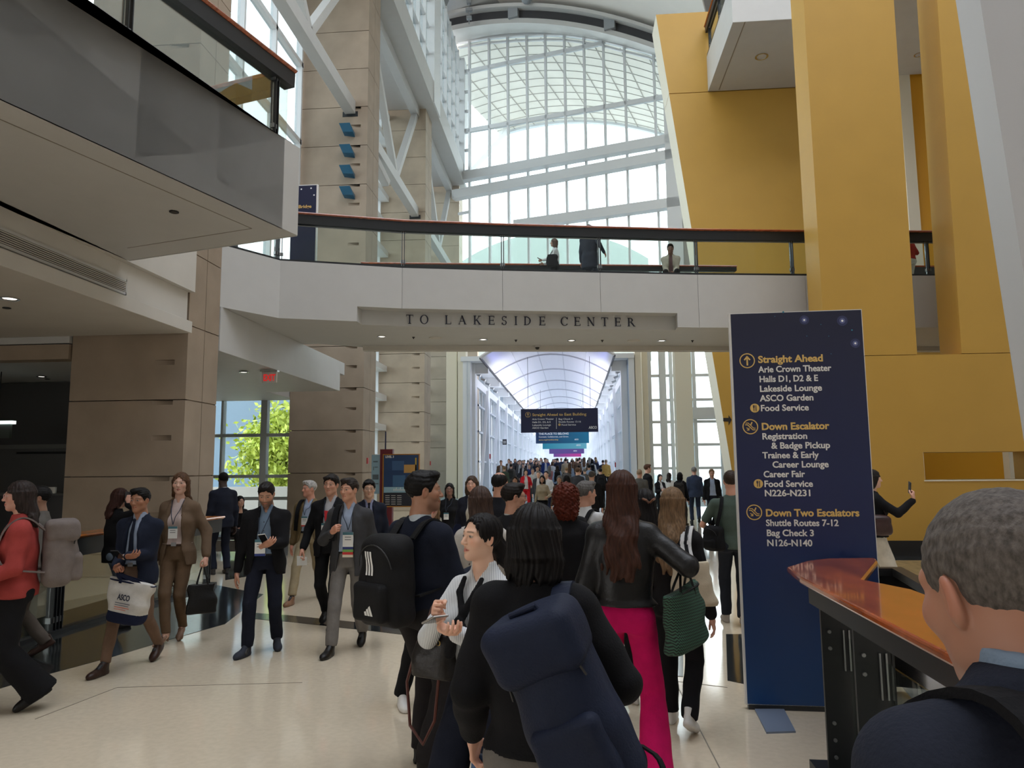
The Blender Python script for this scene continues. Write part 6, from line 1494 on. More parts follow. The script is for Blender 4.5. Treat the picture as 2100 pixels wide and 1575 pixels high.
tote(t, K, 'black leather tote hanging from the hand of the woman in brown', J['PL'] + (0, .0, -.20), (.24, .13, .30, .30), leather(26, 25, 25), handle_to=J['PL'] + (0, 0, -.01), R=frame_R(25, 0, 0), seed=6, hw=.014)
t, J, K = P_('person in a dark navy suit standing with back turned by the first pillar', (459, 968, 12.4), 22, sk=(62, 46, 40), hair=('crop', (14, 13, 13)), legs=STAND, outfit=dict(jacket=dict(m=NAV2, collar=True), shirt=dict(m=WHT), trousers=dict(m=NAV2), shoe=('dress', leather(60, 58, 58))))
t, J, K = P_('person in black sitting on the dark bench below the left window', (483, 1022, 14.95), 205, hh=1.62, seated=True, z=.07, sk=(180, 140, 120), hair=('page', (18, 17, 17)), legs={'L': dict(y=.42), 'R': dict(y=.42)}, arms={'L': dict(w=(.1, .3, 1.0)), 'R': dict(w=(.1, .3, 1.0))}, outfit=dict(jacket=dict(m=BLK, collar=True), trousers=dict(m=BLK2), shoe=DRESS), lean=18)
t, J, K = P_('bearded man in black jacket and blue shirt looking down at his phone', (549, 985, 7.2), 170, sk=(190, 143, 118), hair=('short', (30, 25, 23)), beard=(44, 34, 30, .62), legs={'R': dict(x=.12, y=.16, toe=22), 'L': dict(x=.12, y=-.12, toe=14, lift=.02, pitch=9)}, head=(0, -24, 0),
             arms={'L': dict(w=(.02, .31, 1.10), hand='hold', f=(-.75, .5, .35), n=(.1, .75, -.6), pole=(.9, -.8, -.4)), 'R': dict(w=(.27, .03, .83))}, fat=1.05,
             outfit=dict(jacket=dict(m=BLK, open=(.055, .075, .13), hem=.78), shirt=dict(m=BLU, buttons=True, hem=1.0), belt=SHB, trousers=dict(m=NAV2), shoe=('sneaker', mat('navy_suede', (.02, .025, .04), .8))))
phone(t, K, 'white phone held by the bearded man', (-.045, .385, 1.18), frame_R(0, -50, 10), mat('white_case', (.7, .68, .66), .3))
badge(t, K, 'white badge with blue ribbon on the bearded man', 1.08, .03, [(44, 60, 130)], big=1.15)
t, J, K = P_('white haired man in olive jacket and beige trousers walking', (637, 985, 9.95), 158, sk=(200, 142, 120), hair=('grey', (186, 182, 178)), legs=stride(.72, 'R'), head=(-38, 0, 0), outfit=dict(jacket=dict(m=OLV, open=(.06, .08, .13), hem=.84), shirt=dict(m=LBL, hem=1.0), belt=SHB, trousers=dict(m=BEI), shoe=('sneaker', leather(142, 104, 80))))
badge(t, K, 'white badge with red ribbon on the white haired man', 1.17, .02, [(190, 60, 50)])
flat_strap([q * K for q in map(np.array, ([.10, -.06, 1.468], [.12, .05, 1.462], [.135, .13, 1.36], [.15, .15, 1.2], [.19, .06, 1.02]))], .05, .012, 'bag_strap', BLK, t)
t, J, K = P_('man in black suit and open white shirt with a paper in hand', (681, 973, 8.4), 166, sk=(196, 146, 122), hair=('side', (34, 28, 26)), legs=stride(.45, 'L'), arms={'R': dict(w=(.30, .10, .90), hand='hold')}, head=(-8, 0, 0), outfit=dict(jacket=dict(m=BLK, open=(.06, .07, .10), hem=.80), shirt=dict(m=fabric(196, 196, 200), hem=1.0), belt=SHB, trousers=dict(m=BLK), shoe=DRESS))
badge(t, K, 'white badge with red ribbon on the man in the black suit', 1.13, .03, [(196, 40, 50)])
o = at_person('paper', 'folded white paper in the hand of the man in the black suit', 'paper', t, J['PR'] + (0, .03, -.05), K); MB().hexa([(-.05, -.02, -.05), (.05, .03, -.05), (.05, .034, -.05), (-.05, -.016, -.05), (-.05, -.01, .04), (.05, .04, .06), (.05, .044, .06), (-.05, -.006, .04)]).build('sheet', CARD, o)
o = at_person('folded_leaflet', 'red leaflet held against the white shirt of the man in black', 'leaflet', t, (-.03, .20, 1.27), K); MB().hexa([(-.06, 0, -.06), (.05, .0, -.05), (.05, .008, -.05), (-.06, .008, -.06), (-.03, 0, .06), (.06, 0, .07), (.06, .008, .07), (-.03, .008, .06)]).build('sheet', mat('red_print', srgb(200, 34, 44), .5), o)
MB().box(-.07, -.05, -.001, .009, -.05, .02).build('white_edge', CARD, o)
t, J, K = P_('man in grey blazer and grey trousers gripping a bag strap', (719, 980, 7.3), 163, sk=(196, 145, 120), hair=('short', (50, 42, 38)), legs=stride(.50, 'R'), head=(-20, 0, 0), arms={'R': dict(w=(.13, .22, 1.20), hand='grip', f=(-.7, .6, .5), n=(.5, .9, .1), pole=(.8, -1, -.6)), 'L': dict(w=(.27, -.03, .84))},
             outfit=dict(jacket=dict(m=CHAR, open=(.06, .075, .10), hem=.76), shirt=dict(m=LBL, hem=1.0), belt=SHB, trousers=dict(m=GRYP), shoe=DRESS))
badge(t, K, 'white badge with blue, green and red ribbons on the man in the grey blazer', 1.13, -.03, [(30, 44, 110), (110, 160, 80), (190, 36, 40), (214, 200, 180)], big=1.2)
flat_strap([q * K for q in map(np.array, ([.10, -.10, 1.462], [.105, -.02, 1.478], [.115, .06, 1.462], [.12, .145, 1.36], [.12, .185, 1.22], [.13, .19, 1.12]))], .055, .012, 'bag_strap', BLK, t)
backpack(t, K, 'tan leather backpack hanging behind the man in the grey blazer', (-.27, -.22, .80), (.15, .085, .20), leather(150, 118, 86, .55), R=frame_R(180, 0, 4), straps=False, seed=9)
t, J, K = P_('young man with black hair in navy suit and tie behind the grey blazer', (757, 984, 9.2), 182, sk=(206, 164, 138), hair=('side', (16, 15, 16)), legs=STAND, outfit=dict(jacket=dict(m=NAV2, open=(.05, .06, .08)), shirt=dict(m=fabric(160, 164, 196), hem=1.0), tie=BLK, trousers=dict(m=NAV2), shoe=DRESS), glasses=mat('thin_rim', (.3, .25, .2), .3))
# ---------------------------------------------------------------- middle group
t, J, K = P_('man in navy sweater with elbow patches wearing a black sports backpack', (864, 965, 4.45), -46, sk=(172, 126, 102), hair=('short', (22, 20, 20)), beard=(60, 48, 42, .35), legs={'L': dict(x=.10, y=.10), 'R': dict(x=.10, y=-.06)}, head=(-36, 0, 0), fat=1.04,
             arms={'R': dict(w=(.17, .34, 1.13), hand='hold', pole=(.3, -1, -.4)), 'L': dict(w=(.10, .36, 1.02), hand='hold')}, outfit=dict(jacket=dict(m=fabric(30, 35, 50), hem=.93, name='sweater', patch=fabric(74, 46, 38), arm=1.05, e=.022), shirt=dict(m=fabric(196, 204, 210)), trousers=dict(m=fabric(40, 37, 38), hem=.045, drop=.01), shoe=('sneaker', SHB)))
c_ = np.array([-.01, -.255, 1.13]); bp = backpack(t, K, 'black sports backpack with three white stripes worn by the man in navy', c_, (.165, .105, .26), mat('black_nylon', (.009, .009, .010), .7, bump=.2, bscale=150, spec=.2), seed=8)
pv = np.concatenate([np.array([q.co[:] for q in ch.data.vertices]) for ch in bp.children if ch.name.split('.')[0] in ('body', 'pocket')]) / K
def on_pack(u, v):
    n_ = pv[(np.abs(pv[:, 0] - u) < .012) & (np.abs(pv[:, 2] - v) < .012)]; return np.array([u, (n_[:, 1].min() if len(n_) else -.14) - .0025, v]) * K
for i in range(3):
    x0 = -.060 + i * .024; b = MB()
    for k_ in range(5):
        v0, v1 = .17 - k_ * .026, .17 - (k_ + 1) * .026; d0, d1 = k_ * .005, (k_ + 1) * .005; b.slab([on_pack(x0 + d0, v0), on_pack(x0 + d0 + .014, v0), on_pack(x0 + d1 + .014, v1), on_pack(x0 + d1, v1)], (0, -.0015, 0))
    b.build('stripe', WHITE_INK, bp)
for i, hh in enumerate((.024, .040, .056)):
    x0 = .0 + i * .024; MB().slab([on_pack(x0, -.175), on_pack(x0 + .018, -.175), on_pack(x0 + .018 - hh * .4, -.175 + hh), on_pack(x0 - hh * .4 + .004, -.175 + hh * .8)], (0, -.0015, 0)).build('logo_bar', WHITE_INK, bp)
t, J, K = P_('woman in black and cream zigzag blouse standing behind the man in navy', (880, 1004, 5.75), 200, sex='f', sk=(206, 160, 140), hair=('bob', (150, 120, 90)), legs={'L': dict(x=.16, y=0), 'R': dict(x=.24, y=.02)}, arms={'L': dict(w=(.06, .27, 1.22), hand='grip'), 'R': dict(w=(.04, .27, 1.2), hand='grip')}, outfit=dict(jacket=dict(m=ZIG, hem=.85, name='blouse', arm=.95), trousers=dict(m=BLK), shoe=('sneaker', SNW)))
t, J, K = P_('woman with long black hair in black dress beside the cream column', (922, 990, 12.), 176, sex='f', sk=(128, 94, 80), hair=('mid', (18, 16, 16)), legs=STAND, outfit=dict(shirt=dict(m=BLK, sleeve=.4, collar=False, hem=.8), trousers=dict(m=BLK, cut='wide'), shoe=DRESS))
badge(t, K, 'white badge of the woman in the black dress', 1.15, .05, y=.17)
t, J, K = P_('woman with brown bob and dark jacket facing the camera', (968, 975, 10.), 168, sex='f', sk=(206, 160, 140), hair=('page', (78, 60, 48)), legs=STAND, outfit=dict(jacket=dict(m=fabric(34, 36, 48), open=(.05, .06, .08)), shirt=dict(m=CRM, hem=.9), trousers=dict(m=BLK), shoe=DRESS))
t, J, K = P_('woman with long brown hair in a white jacket seen from behind', (985, 996, 5.2), 8, sex='f', sk=(206, 160, 140), hair=('longer', (76, 58, 50)), legs=stride(.3, 'L'), arms={'L': dict(w=(.22, .1, .9))}, outfit=dict(jacket=dict(m=fabric(208, 202, 194), hem=.74, collar=True), trousers=dict(m=BLK), shoe=DRESS))
tote(t, K, 'white bag with navy straps on the shoulder of the woman in white', (-.34, -.02, 1.0), (.34, .13, .30, .28), fabric(214, 208, 200), R=frame_R(80, 0, 0), handle_to=(-.17, -.03, 1.47), hm=NVB, base=(NVB, .28), seed=21, hw=.04)
t, J, K = P_('balding man in dark suit seen from behind right of the white jacket', (1024, 967, 7.6), -28, sk=(190, 140, 118), hair=('bald', (20, 18, 18)), legs=stride(.3, 'L'), outfit=dict(jacket=dict(m=fabric(28, 29, 35), collar=True), shirt=dict(m=fabric(150, 160, 176)), trousers=dict(m=BLK), shoe=DRESS))
t, J, K = P_('man with glasses and dark suit turned to the right', (1050, 990, 6.1), -42, sk=(196, 146, 122), hair=('short', (36, 30, 27)), legs=stride(.3, 'L'), head=(-36, 0, 0), outfit=dict(jacket=dict(m=fabric(32, 32, 36), collar=False), shirt=dict(m=WHT), trousers=dict(m=BLK), shoe=DRESS), glasses=BLACK)
t, J, K = P_('woman with dark tied hair and striped white blouse holding a phone', (990, 1050, 3.3), 146, sex='f', sk=(226, 182, 156), hair=('pony', (26, 22, 22)), legs={'L': dict(x=.1, y=-.05), 'R': dict(x=.1, y=.12)}, head=(-22, 4, 0), arms={'R': dict(w=(.03, .31, 1.30), hand='grip', f=(-.3, .8, .5), n=(.9, .3, .1), pole=(.8, -.8, -.5)), 'L': dict(w=(.0, .33, 1.25), hand='hold', f=(-.8, .5, 0), n=(0, .2, -1), pole=(.8, -.8, -.5))}, lips=None,
             outfit=dict(shirt=dict(m=STRIPE, sleeve=.72, hem=.95, v=.62), trousers=dict(m=NAV2, cut='wide', hem=.03, drop=.03), shoe=('heel', SHB)))
f = Field((-.14, .02, 1.0), (.16, .28, 1.5), .007); f.chain([(-.05, .085, 1.44), (-.045, .135, 1.38), (.0, .165, 1.29), (.02, .185, 1.24)], [.012, .017, .020, .022], .01); f.chain([(.055, .08, 1.44), (.05, .13, 1.38), (.01, .165, 1.29)], [.012, .016, .018], .01); f.chain([(.02, .19, 1.25), (.05, .19, 1.18), (.075, .175, 1.10)], [.020, .026, .028], .012); f.chain([(.01, .19, 1.26), (-.03, .19, 1.20), (-.04, .18, 1.14)], [.016, .022, .022], .012)
V, Fc = f.mesh(); mesh_obj('neck_scarf', V * K, Fc, BLK, t)
MB().lathe((0, 0, 0), [(.0045, -.003), (.005, 0), (.003, .004)], 10).v
phone(t, K, 'slim silver phone in the hands of the woman in the striped blouse', (-.03, .43, 1.31), frame_R(60, -70, 0), mat('silver_case', (.45, .42, .40), .3, metal=.6))
tb = tote(t, K, 'black leather bucket bag with brown strap on the arm of the woman in stripes', (.20, .12, 1.17), (.19, .15, .21, .24), leather(38, 34, 32), R=frame_R(0, 0, 0), handle_to=(.20, .14, 1.30), hm=leather(84, 46, 36), seed=31, hw=.014)
MB().tube([np.array(q) * K for q in ((.10, .02, -.05), (.16, .03, -.25), (.13, .04, -.45), (.04, .05, -.52), (-.03, .05, -.40), (-.06, .05, -.15))], .007, 7).build('long_strap', leather(96, 52, 44), tb)
for x in (-.05, .05): MB().tube([np.array([x + .012 * math.cos(a), .05, -.035 + .012 * math.sin(a)]) * K for a in np.linspace(0, 6.28, 12)[:-1]], .003, 6, close=True).build('brass_ring', mat('brass', (.6, .42, .15), .3, metal=1), tb)
t, J, K = P_('woman with short black bob and black jacket carrying a navy backpack', (1095, 1030, 2.42), -8, sex='f', sk=(214, 170, 148), hair=('bob', (26, 23, 23)), legs={'L': dict(x=.1, y=.08), 'R': dict(x=.1, y=-.05)}, fat=1.0,
             arms={'R': dict(w=(.15, .17, 1.29), hand='grip', pole=(.45, -1, -.12), f=(-.6, .3, .5)), 'L': dict(w=(.25, .12, .95), hand='hold', f=(.05, .2, -1), n=(-1, .1, 0), pole=(.08, -1, 0))}, shup=.035,
             outfit=dict(jacket=dict(m=fabric(25, 25, 28), hem=.945, arm=1.16, collar=True, w=.005), trousers=dict(m=fabric(122, 117, 112)), shoe=('sneaker', SHB)))
o = at_person('booklet', 'blue programme booklet in the hand of the woman with the navy backpack', 'booklet', t, J['PL'] + (.02, .03, -.09), K)
b = MB(); b.box(-.075, .075, -.006, .006, -.13, .08); R = frame_R(-10, 8, 9); b.v = [tuple((np.array(q) @ R.T) * K) for q in b.v]; b.build('cover', mat('booklet_blue', srgb(58, 92, 140), .35, noise=.3, nscale=8), o)
b = MB(); b.box(-.073, .073, -.005, .0045, -.134, -.130); b.v = [tuple((np.array(q) @ R.T) * K) for q in b.v]; b.build('pages', CARD, o)
b = MB(); b.box(.015, .032, -.0075, -.006, -.03, .06); b.v = [tuple((np.array(q) @ R.T) * K) for q in b.v]; b.build('yellow_mark', mat('booklet_yellow', srgb(220, 190, 60), .5), o)
NYL = mat('navy_nylon', srgb(27, 34, 54), .65, bump=.25, bscale=140, noise=.1, nscale=9, spec=.2)
Rb = frame_R(-6, 6, -23)
bp = backpack(t, K, 'large navy backpack hanging low from the shoulder of the woman in black', (.135, -.27, 1.17), (.142, .10, .285), NYL, R=Rb, straps=False, flap=True, seed=14, vox=.008)
flat_strap([(np.array(q) - (.135, -.27, 1.17)) * K for q in ([.09, -.27, 1.36], [.10, -.21, 1.41], [.095, -.13, 1.44], [.10, -.02, 1.495], [.11, .08, 1.46], [.13, .15, 1.3])], .062 * K, .012 * K, 'strap', NYL, bp)
for s_ in (-1, 1): flat_strap([(Rb @ np.array(q)) * K for q in ([s_ * .14, .05, -.20], [s_ * .20, .0, -.24], [s_ * .17, -.05, -.32], [s_ * .10, -.03, -.36])], .022 * K, .006 * K, 'loose_strap', BLK, bp)
MB().tube([(Rb @ np.array(q)) * K for q in ((-.05, -.02, .25), (-.04, -.04, .31), (.04, -.04, .31), (.05, -.02, .25))], .010, 8).build('grab_handle', NYL, bp)
t, J, K = P_('woman with curly red hair in black seen from behind', (1160, 990, 5.6), 2, sex='f', sk=(214, 168, 148), hair=('curly', (98, 40, 26)), legs=stride(.3, 'R'), outfit=dict(jacket=dict(m=BLK, hem=.8, collar=True), trousers=dict(m=BLK), shoe=DRESS), head=(0, 0, 0))
t, J, K = P_('grey haired man in white shirt right of the curly red hair', (1199, 986, 7.2), -30, sk=(190, 140, 118), hair=('grey', (104, 100, 98)), legs=stride(.3, 'L'), outfit=dict(shirt=dict(m=WHT), trousers=dict(m=NAV2), shoe=DRESS), head=(-30, 0, 0))
backpack(t, K, 'black bag on the back of the grey haired man in white', (0, -.22, 1.2), (.14, .07, .2), BLK, seed=17)
t, J, K = P_('woman in black leather jacket and bright pink flared trousers', (1274, 963, 4.38), -4, sex='f', sk=(210, 166, 146), hair=('longer', (70, 42, 32), 2), legs={'L': dict(x=.12, y=.18, kx=.1), 'R': dict(x=.16, y=-.16, lift=.03, pitch=14, kx=.12)}, arms={'R': dict(w=(.345, .14, 1.18), hand='grip', pole=(.7, -1, -.4)), 'L': dict(w=(.24, .05, .85))},
             outfit=dict(jacket=dict(m=leather(28, 27, 28, .42), hem=.985, collar=True, name='jacket', arm=1.06), trousers=dict(m=fabric(212, 18, 100), cut='flare', hem=.025, drop=.05), shoe=('sneaker', mat('black_white_sneaker', (.05, .05, .05), .5))), fat=1.04)
gb = tote(t, K, 'large green chevron patterned tote on the arm of the woman in pink trousers', (.33, -.02, 1.08), (.34, .13, .33, .40), CHEV, R=frame_R(62, 0, -8), handle_to=J['WR'] * np.array([1, .6, 1]) + (0, -.02, .03), hm=leather(30, 30, 28), trim=leather(30, 30, 28), seed=12, hw=.014)
t, J, K = P_('woman with dark hair and a claw clip in black beside the pink trousers', (1322, 1001, 5.65), 14, sex='f', sk=(200, 156, 136), hair=('mid', (28, 24, 24)), legs=stride(.3, 'L'), outfit=dict(jacket=dict(m=BLK, hem=.8, collar=True), trousers=dict(m=BLK), shoe=('sneaker', SNW)))
HC = np.array([0, -.115, 1.655]); b = MB()
for s_ in (-1, 1): b.tube([(HC + np.array([s_ * .05, -.005, .02])) * K, (HC + np.array([s_ * .025, -.03, .01])) * K, (HC + np.array([s_ * .004, -.02, -.012])) * K], .009, 8)
b.build('hair_clip', mat('tortoise_clip', (.16, .07, .04), .25), t)
t, J, K = P_('woman with long dark blonde hair in a black cardigan', (1378, 998, 5.2), -10, sex='f', sk=(210, 166, 146), hair=('longer', (124, 98, 72), 3), legs=stride(.3, 'L'), outfit=dict(jacket=dict(m=BLK2, hem=.86, collar=True), trousers=dict(m=BLK), shoe=('sneaker', SNW)))
cb = tote(t, K, 'cream canvas tote hanging from striped straps on the blonde woman', (.13, -.17, 1.22), (.27, .12, .30, .31), fabric(214, 200, 176), R=frame_R(12, 0, -6), seed=41)
for dx, mm in ((-.055, WHT), (-.025, BLK), (.005, WHT), (.035, BLK), (.06, WHT)):
    flat_strap([(np.array([.085 + dx * .9, y_, z_]) - (.13, -.17, 1.22)) * K for y_, z_ in ((.13, 1.30), (.05, 1.455), (-.05, 1.472), (-.155, 1.40), (-.185, 1.32))] + [np.array([dx * .8 + .0, -.10, .02]) * K], .030 * K, .012 * K, 'strap', mm, cb, out=(0, -1, .5))
# ---------------------------------------------------------------- right group
t, J, K = P_('man in grey green T-shirt walking away beside the blue sign', (1498, 965, 8.6), 4, sk=(206, 152, 130), hair=('short', (58, 44, 36)), legs={'L': dict(x=.10, y=.15), 'R': dict(x=.06, y=-.1, lift=.02, pitch=10)}, arms={'L': dict(w=(.23, .24, 1.03), pole=(.8, -.6, -.5))}, outfit=dict(shirt=dict(m=fabric(84, 98, 90), sleeve=.3, collar=False, hem=.86), trousers=dict(m=fabric(38, 42, 52)), shoe=('sneaker', SNG)), fat=1.12)
sb = backpack(t, K, 'black shoulder bag at the side of the man in the green T-shirt', (-.22, -.08, .98), (.13, .07, .14), BLK, R=frame_R(-50, 0, 0), straps=False, seed=51, name='shoulder_bag')
flat_strap([(np.array(q) - (-.22, -.08, .98)) * K for q in ([-.2, -.14, 1.08], [-.14, -.15, 1.3], [-.11, -.07, 1.46], [-.12, .03, 1.45], [-.17, .12, 1.3], [-.24, .08, 1.05])], .04, .01, 'strap', BLK, sb)
t, J, K = P_('bearded man with glasses, dark jacket and pale blue shirt by the right glazing', (1459, 962, 22.5), 186, sk=(206, 156, 134), hair=('side', (142, 116, 92)), beard=(130, 96, 76, .5), legs=STAND, outfit=dict(jacket=dict(m=BLK, open=(.07, .09, .13)), shirt=dict(m=LBL), trousers=dict(m=NAV2), shoe=DRESS), glasses=BLACK, vox=.014, hvox=.006)
t, J, K = P_('grey haired man in blue suit with back turned by the right glazing', (1423, 957, 24.), 8, sk=(196, 148, 128), hair=('grey', (128, 124, 120)), legs=stride(.25, 'L'), outfit=dict(jacket=dict(m=fabric(56, 66, 88), collar=True), shirt=dict(m=WHT), trousers=dict(m=fabric(56, 66, 88)), shoe=DRESS), vox=.014)
t, J, K = P_('woman with long black hair in black and white holding a cup', (1353, 972, 25.), 205, sex='f', sk=(206, 166, 146), hair=('mid', (24, 22, 22)), legs=STAND, arms={'L': dict(w=(.1, .3, 1.15)), 'R': dict(w=(.1, .3, 1.15), hand='grip')}, outfit=dict(jacket=dict(m=BLK, open=(.05, .06, .08)), shirt=dict(m=WHT), trousers=dict(m=BLK), shoe=DRESS))
o = at_person('coffee_cup', 'pale cup in the hand of the woman in black and white', 'cup', t, (.03, .38, 1.17), K); MB().lathe((0, 0, 0), [(.028, -.05), (.04, .05)], 14).build('cup', CRM, o); MB().lathe((0, 0, 0), [(.042, .05), (.036, .062)], 14).build('lid', mat('pink_lid', (.5, .2, .2), .5), o)
t, J, K = P_('woman with brown hair and white top turned away beside the cup holder', (1372, 969, 27.), -20, sex='f', sk=(206, 166, 146), hair=('mid', (44, 36, 34)), legs=STAND, outfit=dict(shirt=dict(m=WHT), trousers=dict(m=BLK), shoe=DRESS))
t, J, K = P_('person in black wearing a dark backpack left of the blue suit', (1394, 968, 23.), -18, sex='f', sk=(150, 112, 94), hair=('bob', (20, 18, 18)), legs=stride(.3, 'R'), outfit=dict(jacket=dict(m=BLK, collar=True), trousers=dict(m=fabric(70, 64, 60)), shoe=DRESS))
backpack(t, K, 'dark grey backpack on the person in black by the blue suit', (0.05, -.27, 1.15), (.17, .10, .25), fabric(50, 46, 44), seed=23, vox=.014)
t, J, K = P_('man with thin hair in grey jacket near the right hallway column', (1311, 962, 21.5), -12, sk=(206, 156, 134), hair=('crop', (160, 136, 112)), legs=STAND, outfit=dict(jacket=dict(m=fabric(104, 102, 98), collar=True), trousers=dict(m=CHAR), shoe=DRESS))
t, J, K = P_('brown haired man in black suit looking right beside the grey jacket', (1327, 952, 23.), -70, sk=(214, 166, 144), hair=('short', (96, 66, 48)), legs=STAND, outfit=dict(jacket=dict(m=BLK, open=(.05, .06, .08)), shirt=dict(m=WHT), trousers=dict(m=BLK), shoe=DRESS))
t, J, K = P_('woman in black top and white trousers holding up a phone behind the sign', (1786, 962, 9.6), -72, sex='f', sk=(214, 170, 150), hair=('mid', (40, 32, 30)), legs=stride(.25, 'L'), arms={'R': dict(w=(.16, .42, 1.36), hand='grip', f=(-.1, .2, 1), n=(.4, .9, 0), pole=(.4, -.2, -1))}, outfit=dict(jacket=dict(m=BLK, hem=.90, name='top', arm=.95), trousers=dict(m=fabric(216, 208, 194), cut='wide', hem=.03, drop=.03), shoe=DRESS))
phone(t, K, 'dark phone held up in front of the yellow wall', J['PR'] + (.0, -.01, .06), frame_R(0, 0, 14))
hb = backpack(t, K, 'brown leather handbag of the woman in white trousers', (.20, -.02, 1.06), (.15, .08, .12), leather(66, 44, 42), R=frame_R(90, 0, 0), straps=False, pocket=False, seed=61, name='handbag')
flat_strap([np.array(q) * K for q in ([-.0, .1, .1], [-.06, .06, .3], [-.07, 0, .40], [-.06, -.06, .3], [-.0, -.1, .1])], .02, .008, 'strap', leather(50, 34, 32), hb)
t, J, K = P_('grey haired man in navy suit very close at the lower right, back turned', (2088, 990, .95), 48, hdrop=.055, shup=.01, hh=1.775, sk=(176, 126, 104), hair=('crop', (92, 86, 82)), legs=STAND, head=(-6, -14, 0), outfit=dict(jacket=dict(m=fabric(37, 41, 54), collar=True, e=.03), shirt=dict(m=fabric(140, 160, 184)), trousers=dict(m=NAV2), shoe=DRESS), vox=.008, hvox=.0030)
flat_strap([np.array(q) * K for q in ([-.10, -.185, 1.20], [-.10, -.172, 1.33], [-.10, -.10, 1.475], [-.105, .0, 1.482], [-.12, .12, 1.38])], .055, .012, 'bag_strap', BLK, t)
# ---------------------------------------------------------------- on the bridge
t, J, K = P_('woman in white blouse with phone walking left on the bridge', (1137, 489, 18.15), 92, z=FLR, sex='f', sk=(150, 112, 92), hair=('page', (90, 70, 56)), legs=stride(.3, 'R'), arms={'L': dict(w=(.14, .34, 1.08), hand='hold'), 'R': dict(w=(.15, .3, 1.05))}, outfit=dict(shirt=dict(m=WHT), trousers=dict(m=BLK), shoe=DRESS))
phone(t, K, 'dark phone in the hand of the woman on the bridge', (-.12, .44, 1.12), frame_R(0, -60, 0))
tote(t, K, 'black shoulder bag of the woman on the bridge', (-.20, .08, 1.22), (.30, .14, .36, .34), BLK, R=frame_R(90, 0, 0), handle_to=(-.15, 0, 1.46), seed=71)
t, J, K = P_('person in long dark coat behind the bridge railing', (1208, 461, 17.7), -24, z=FLR, sk=(150, 110, 92), hair=('short', (30, 28, 28)), legs=stride(.3, 'L'), arms={'R': dict(w=(.34, .12, 1.02))}, outfit=dict(jacket=dict(m=fabric(44, 48, 60), hem=.62, collar=True), trousers=dict(m=fabric(60, 64, 76)), shoe=DRESS), fat=1.1)
t, J, K = P_('man in cream blazer sitting behind the bridge railing', (1374, 497, 18.25), 181, z=FLR, hh=1.74, seated=True, sk=(120, 86, 70), hair=('short', (24, 21, 20)), legs={'L': dict(y=.42, x=.2), 'R': dict(y=.42, x=.2)}, arms={'L': dict(w=(.06, .34, .95), hand='grip'), 'R': dict(w=(.06, .34, .93), hand='grip')}, lean=10, head=(0, -16, 0), outfit=dict(jacket=dict(m=fabric(176, 168, 152), open=(.04, .05, .07)), shirt=dict(m=fabric(110, 84, 84)), trousers=dict(m=BLK), shoe=DRESS))
o = thing('bench', 'low bench under the seated man on the bridge', 'bench', (t.location.x, 18.3, FLR)); MB().box(t.location.x - .75, t.location.x + .75, 18.15, 18.55, FLR + .30, FLR + .36).build('seat', STEEL, o)
for x in (-.6, .6): MB().box(t.location.x + x - .03, t.location.x + x + .03, 18.2, 18.5, FLR, FLR + .30).build('leg', STEEL, o)
t, J, K = P_('person in pale skirt and red scarf on the bridge between the yellow pylons', (1862, 486, 18.9), 60, z=FLR, hh=1.66, sex='f', sk=(150, 110, 92), hair=('page', (40, 34, 32)), legs=STAND, arms={'R': dict(w=(.3, .25, 1.25), hand='grip')}, outfit=dict(jacket=dict(m=fabric(160, 40, 36), hem=.95), trousers=dict(m=CRM, cut='wide'), shoe=DRESS))
# ------------------------------------------------------------------ the crowd in the hallway: a few people, copied with other clothes
rnd = random.Random(7)
def swap(o, m):
    o.material_slots[0].link = 'OBJECT'; o.material_slots[0].material = m
PROTO = []
def proto(sex, hair, top, back, pack=False):
    fr = rnd.choice('LR'); jk = dict(m=BLK, hem=.8, collar=True) if back or top == 'closed' else dict(m=BLK, open=(.06, .08, .11), hem=.8)
    of = dict(trousers=dict(m=BLK), shoe=DRESS)
    if top == 'shirt': of['shirt'] = dict(m=WHT, sleeve=.95)
    else: of['jacket'] = jk; of['shirt'] = dict(m=WHT)
    t, J, K = person('person', 'x', (0, -40), 1.70, 0, sex=sex, hair=(hair, (40, 32, 28)), legs=stride(.38, fr), arms={'L': dict(w=(.2, .25, 1.05))} if not back else {}, outfit=of, vox=.022, hvox=.011)
    PROTO.append((t, sex, top)); return t
for sx, hr, tp, bk in (('m', 'short', 'open', 0), ('f', 'mid', 'open', 0), ('m', 'crop', 'shirt', 0), ('f', 'page', 'shirt', 0), ('m', 'short', 'closed', 1), ('f', 'longer', 'closed', 1), ('m', 'grey', 'closed', 1), ('f', 'bob', 'shirt', 1)): proto(sx, hr, tp, bk)
COLS = {'black': (26, 26, 29), 'navy': (36, 42, 62), 'grey': (96, 94, 94), 'white': (206, 206, 206), 'light blue': (150, 168, 196), 'brown': (104, 82, 66), 'burgundy': (96, 34, 42), 'beige': (182, 166, 140), 'green': (70, 84, 70), 'pink': (190, 130, 130), 'blue': (40, 60, 118), 'red': (186, 30, 40), 'yellow': (190, 152, 84), 'charcoal': (58, 58, 62)}
HAIRC = [(24, 21, 20), (36, 28, 25), (60, 42, 32), (92, 66, 46), (150, 122, 88), (120, 116, 112)]; SKC = None
crowd = []
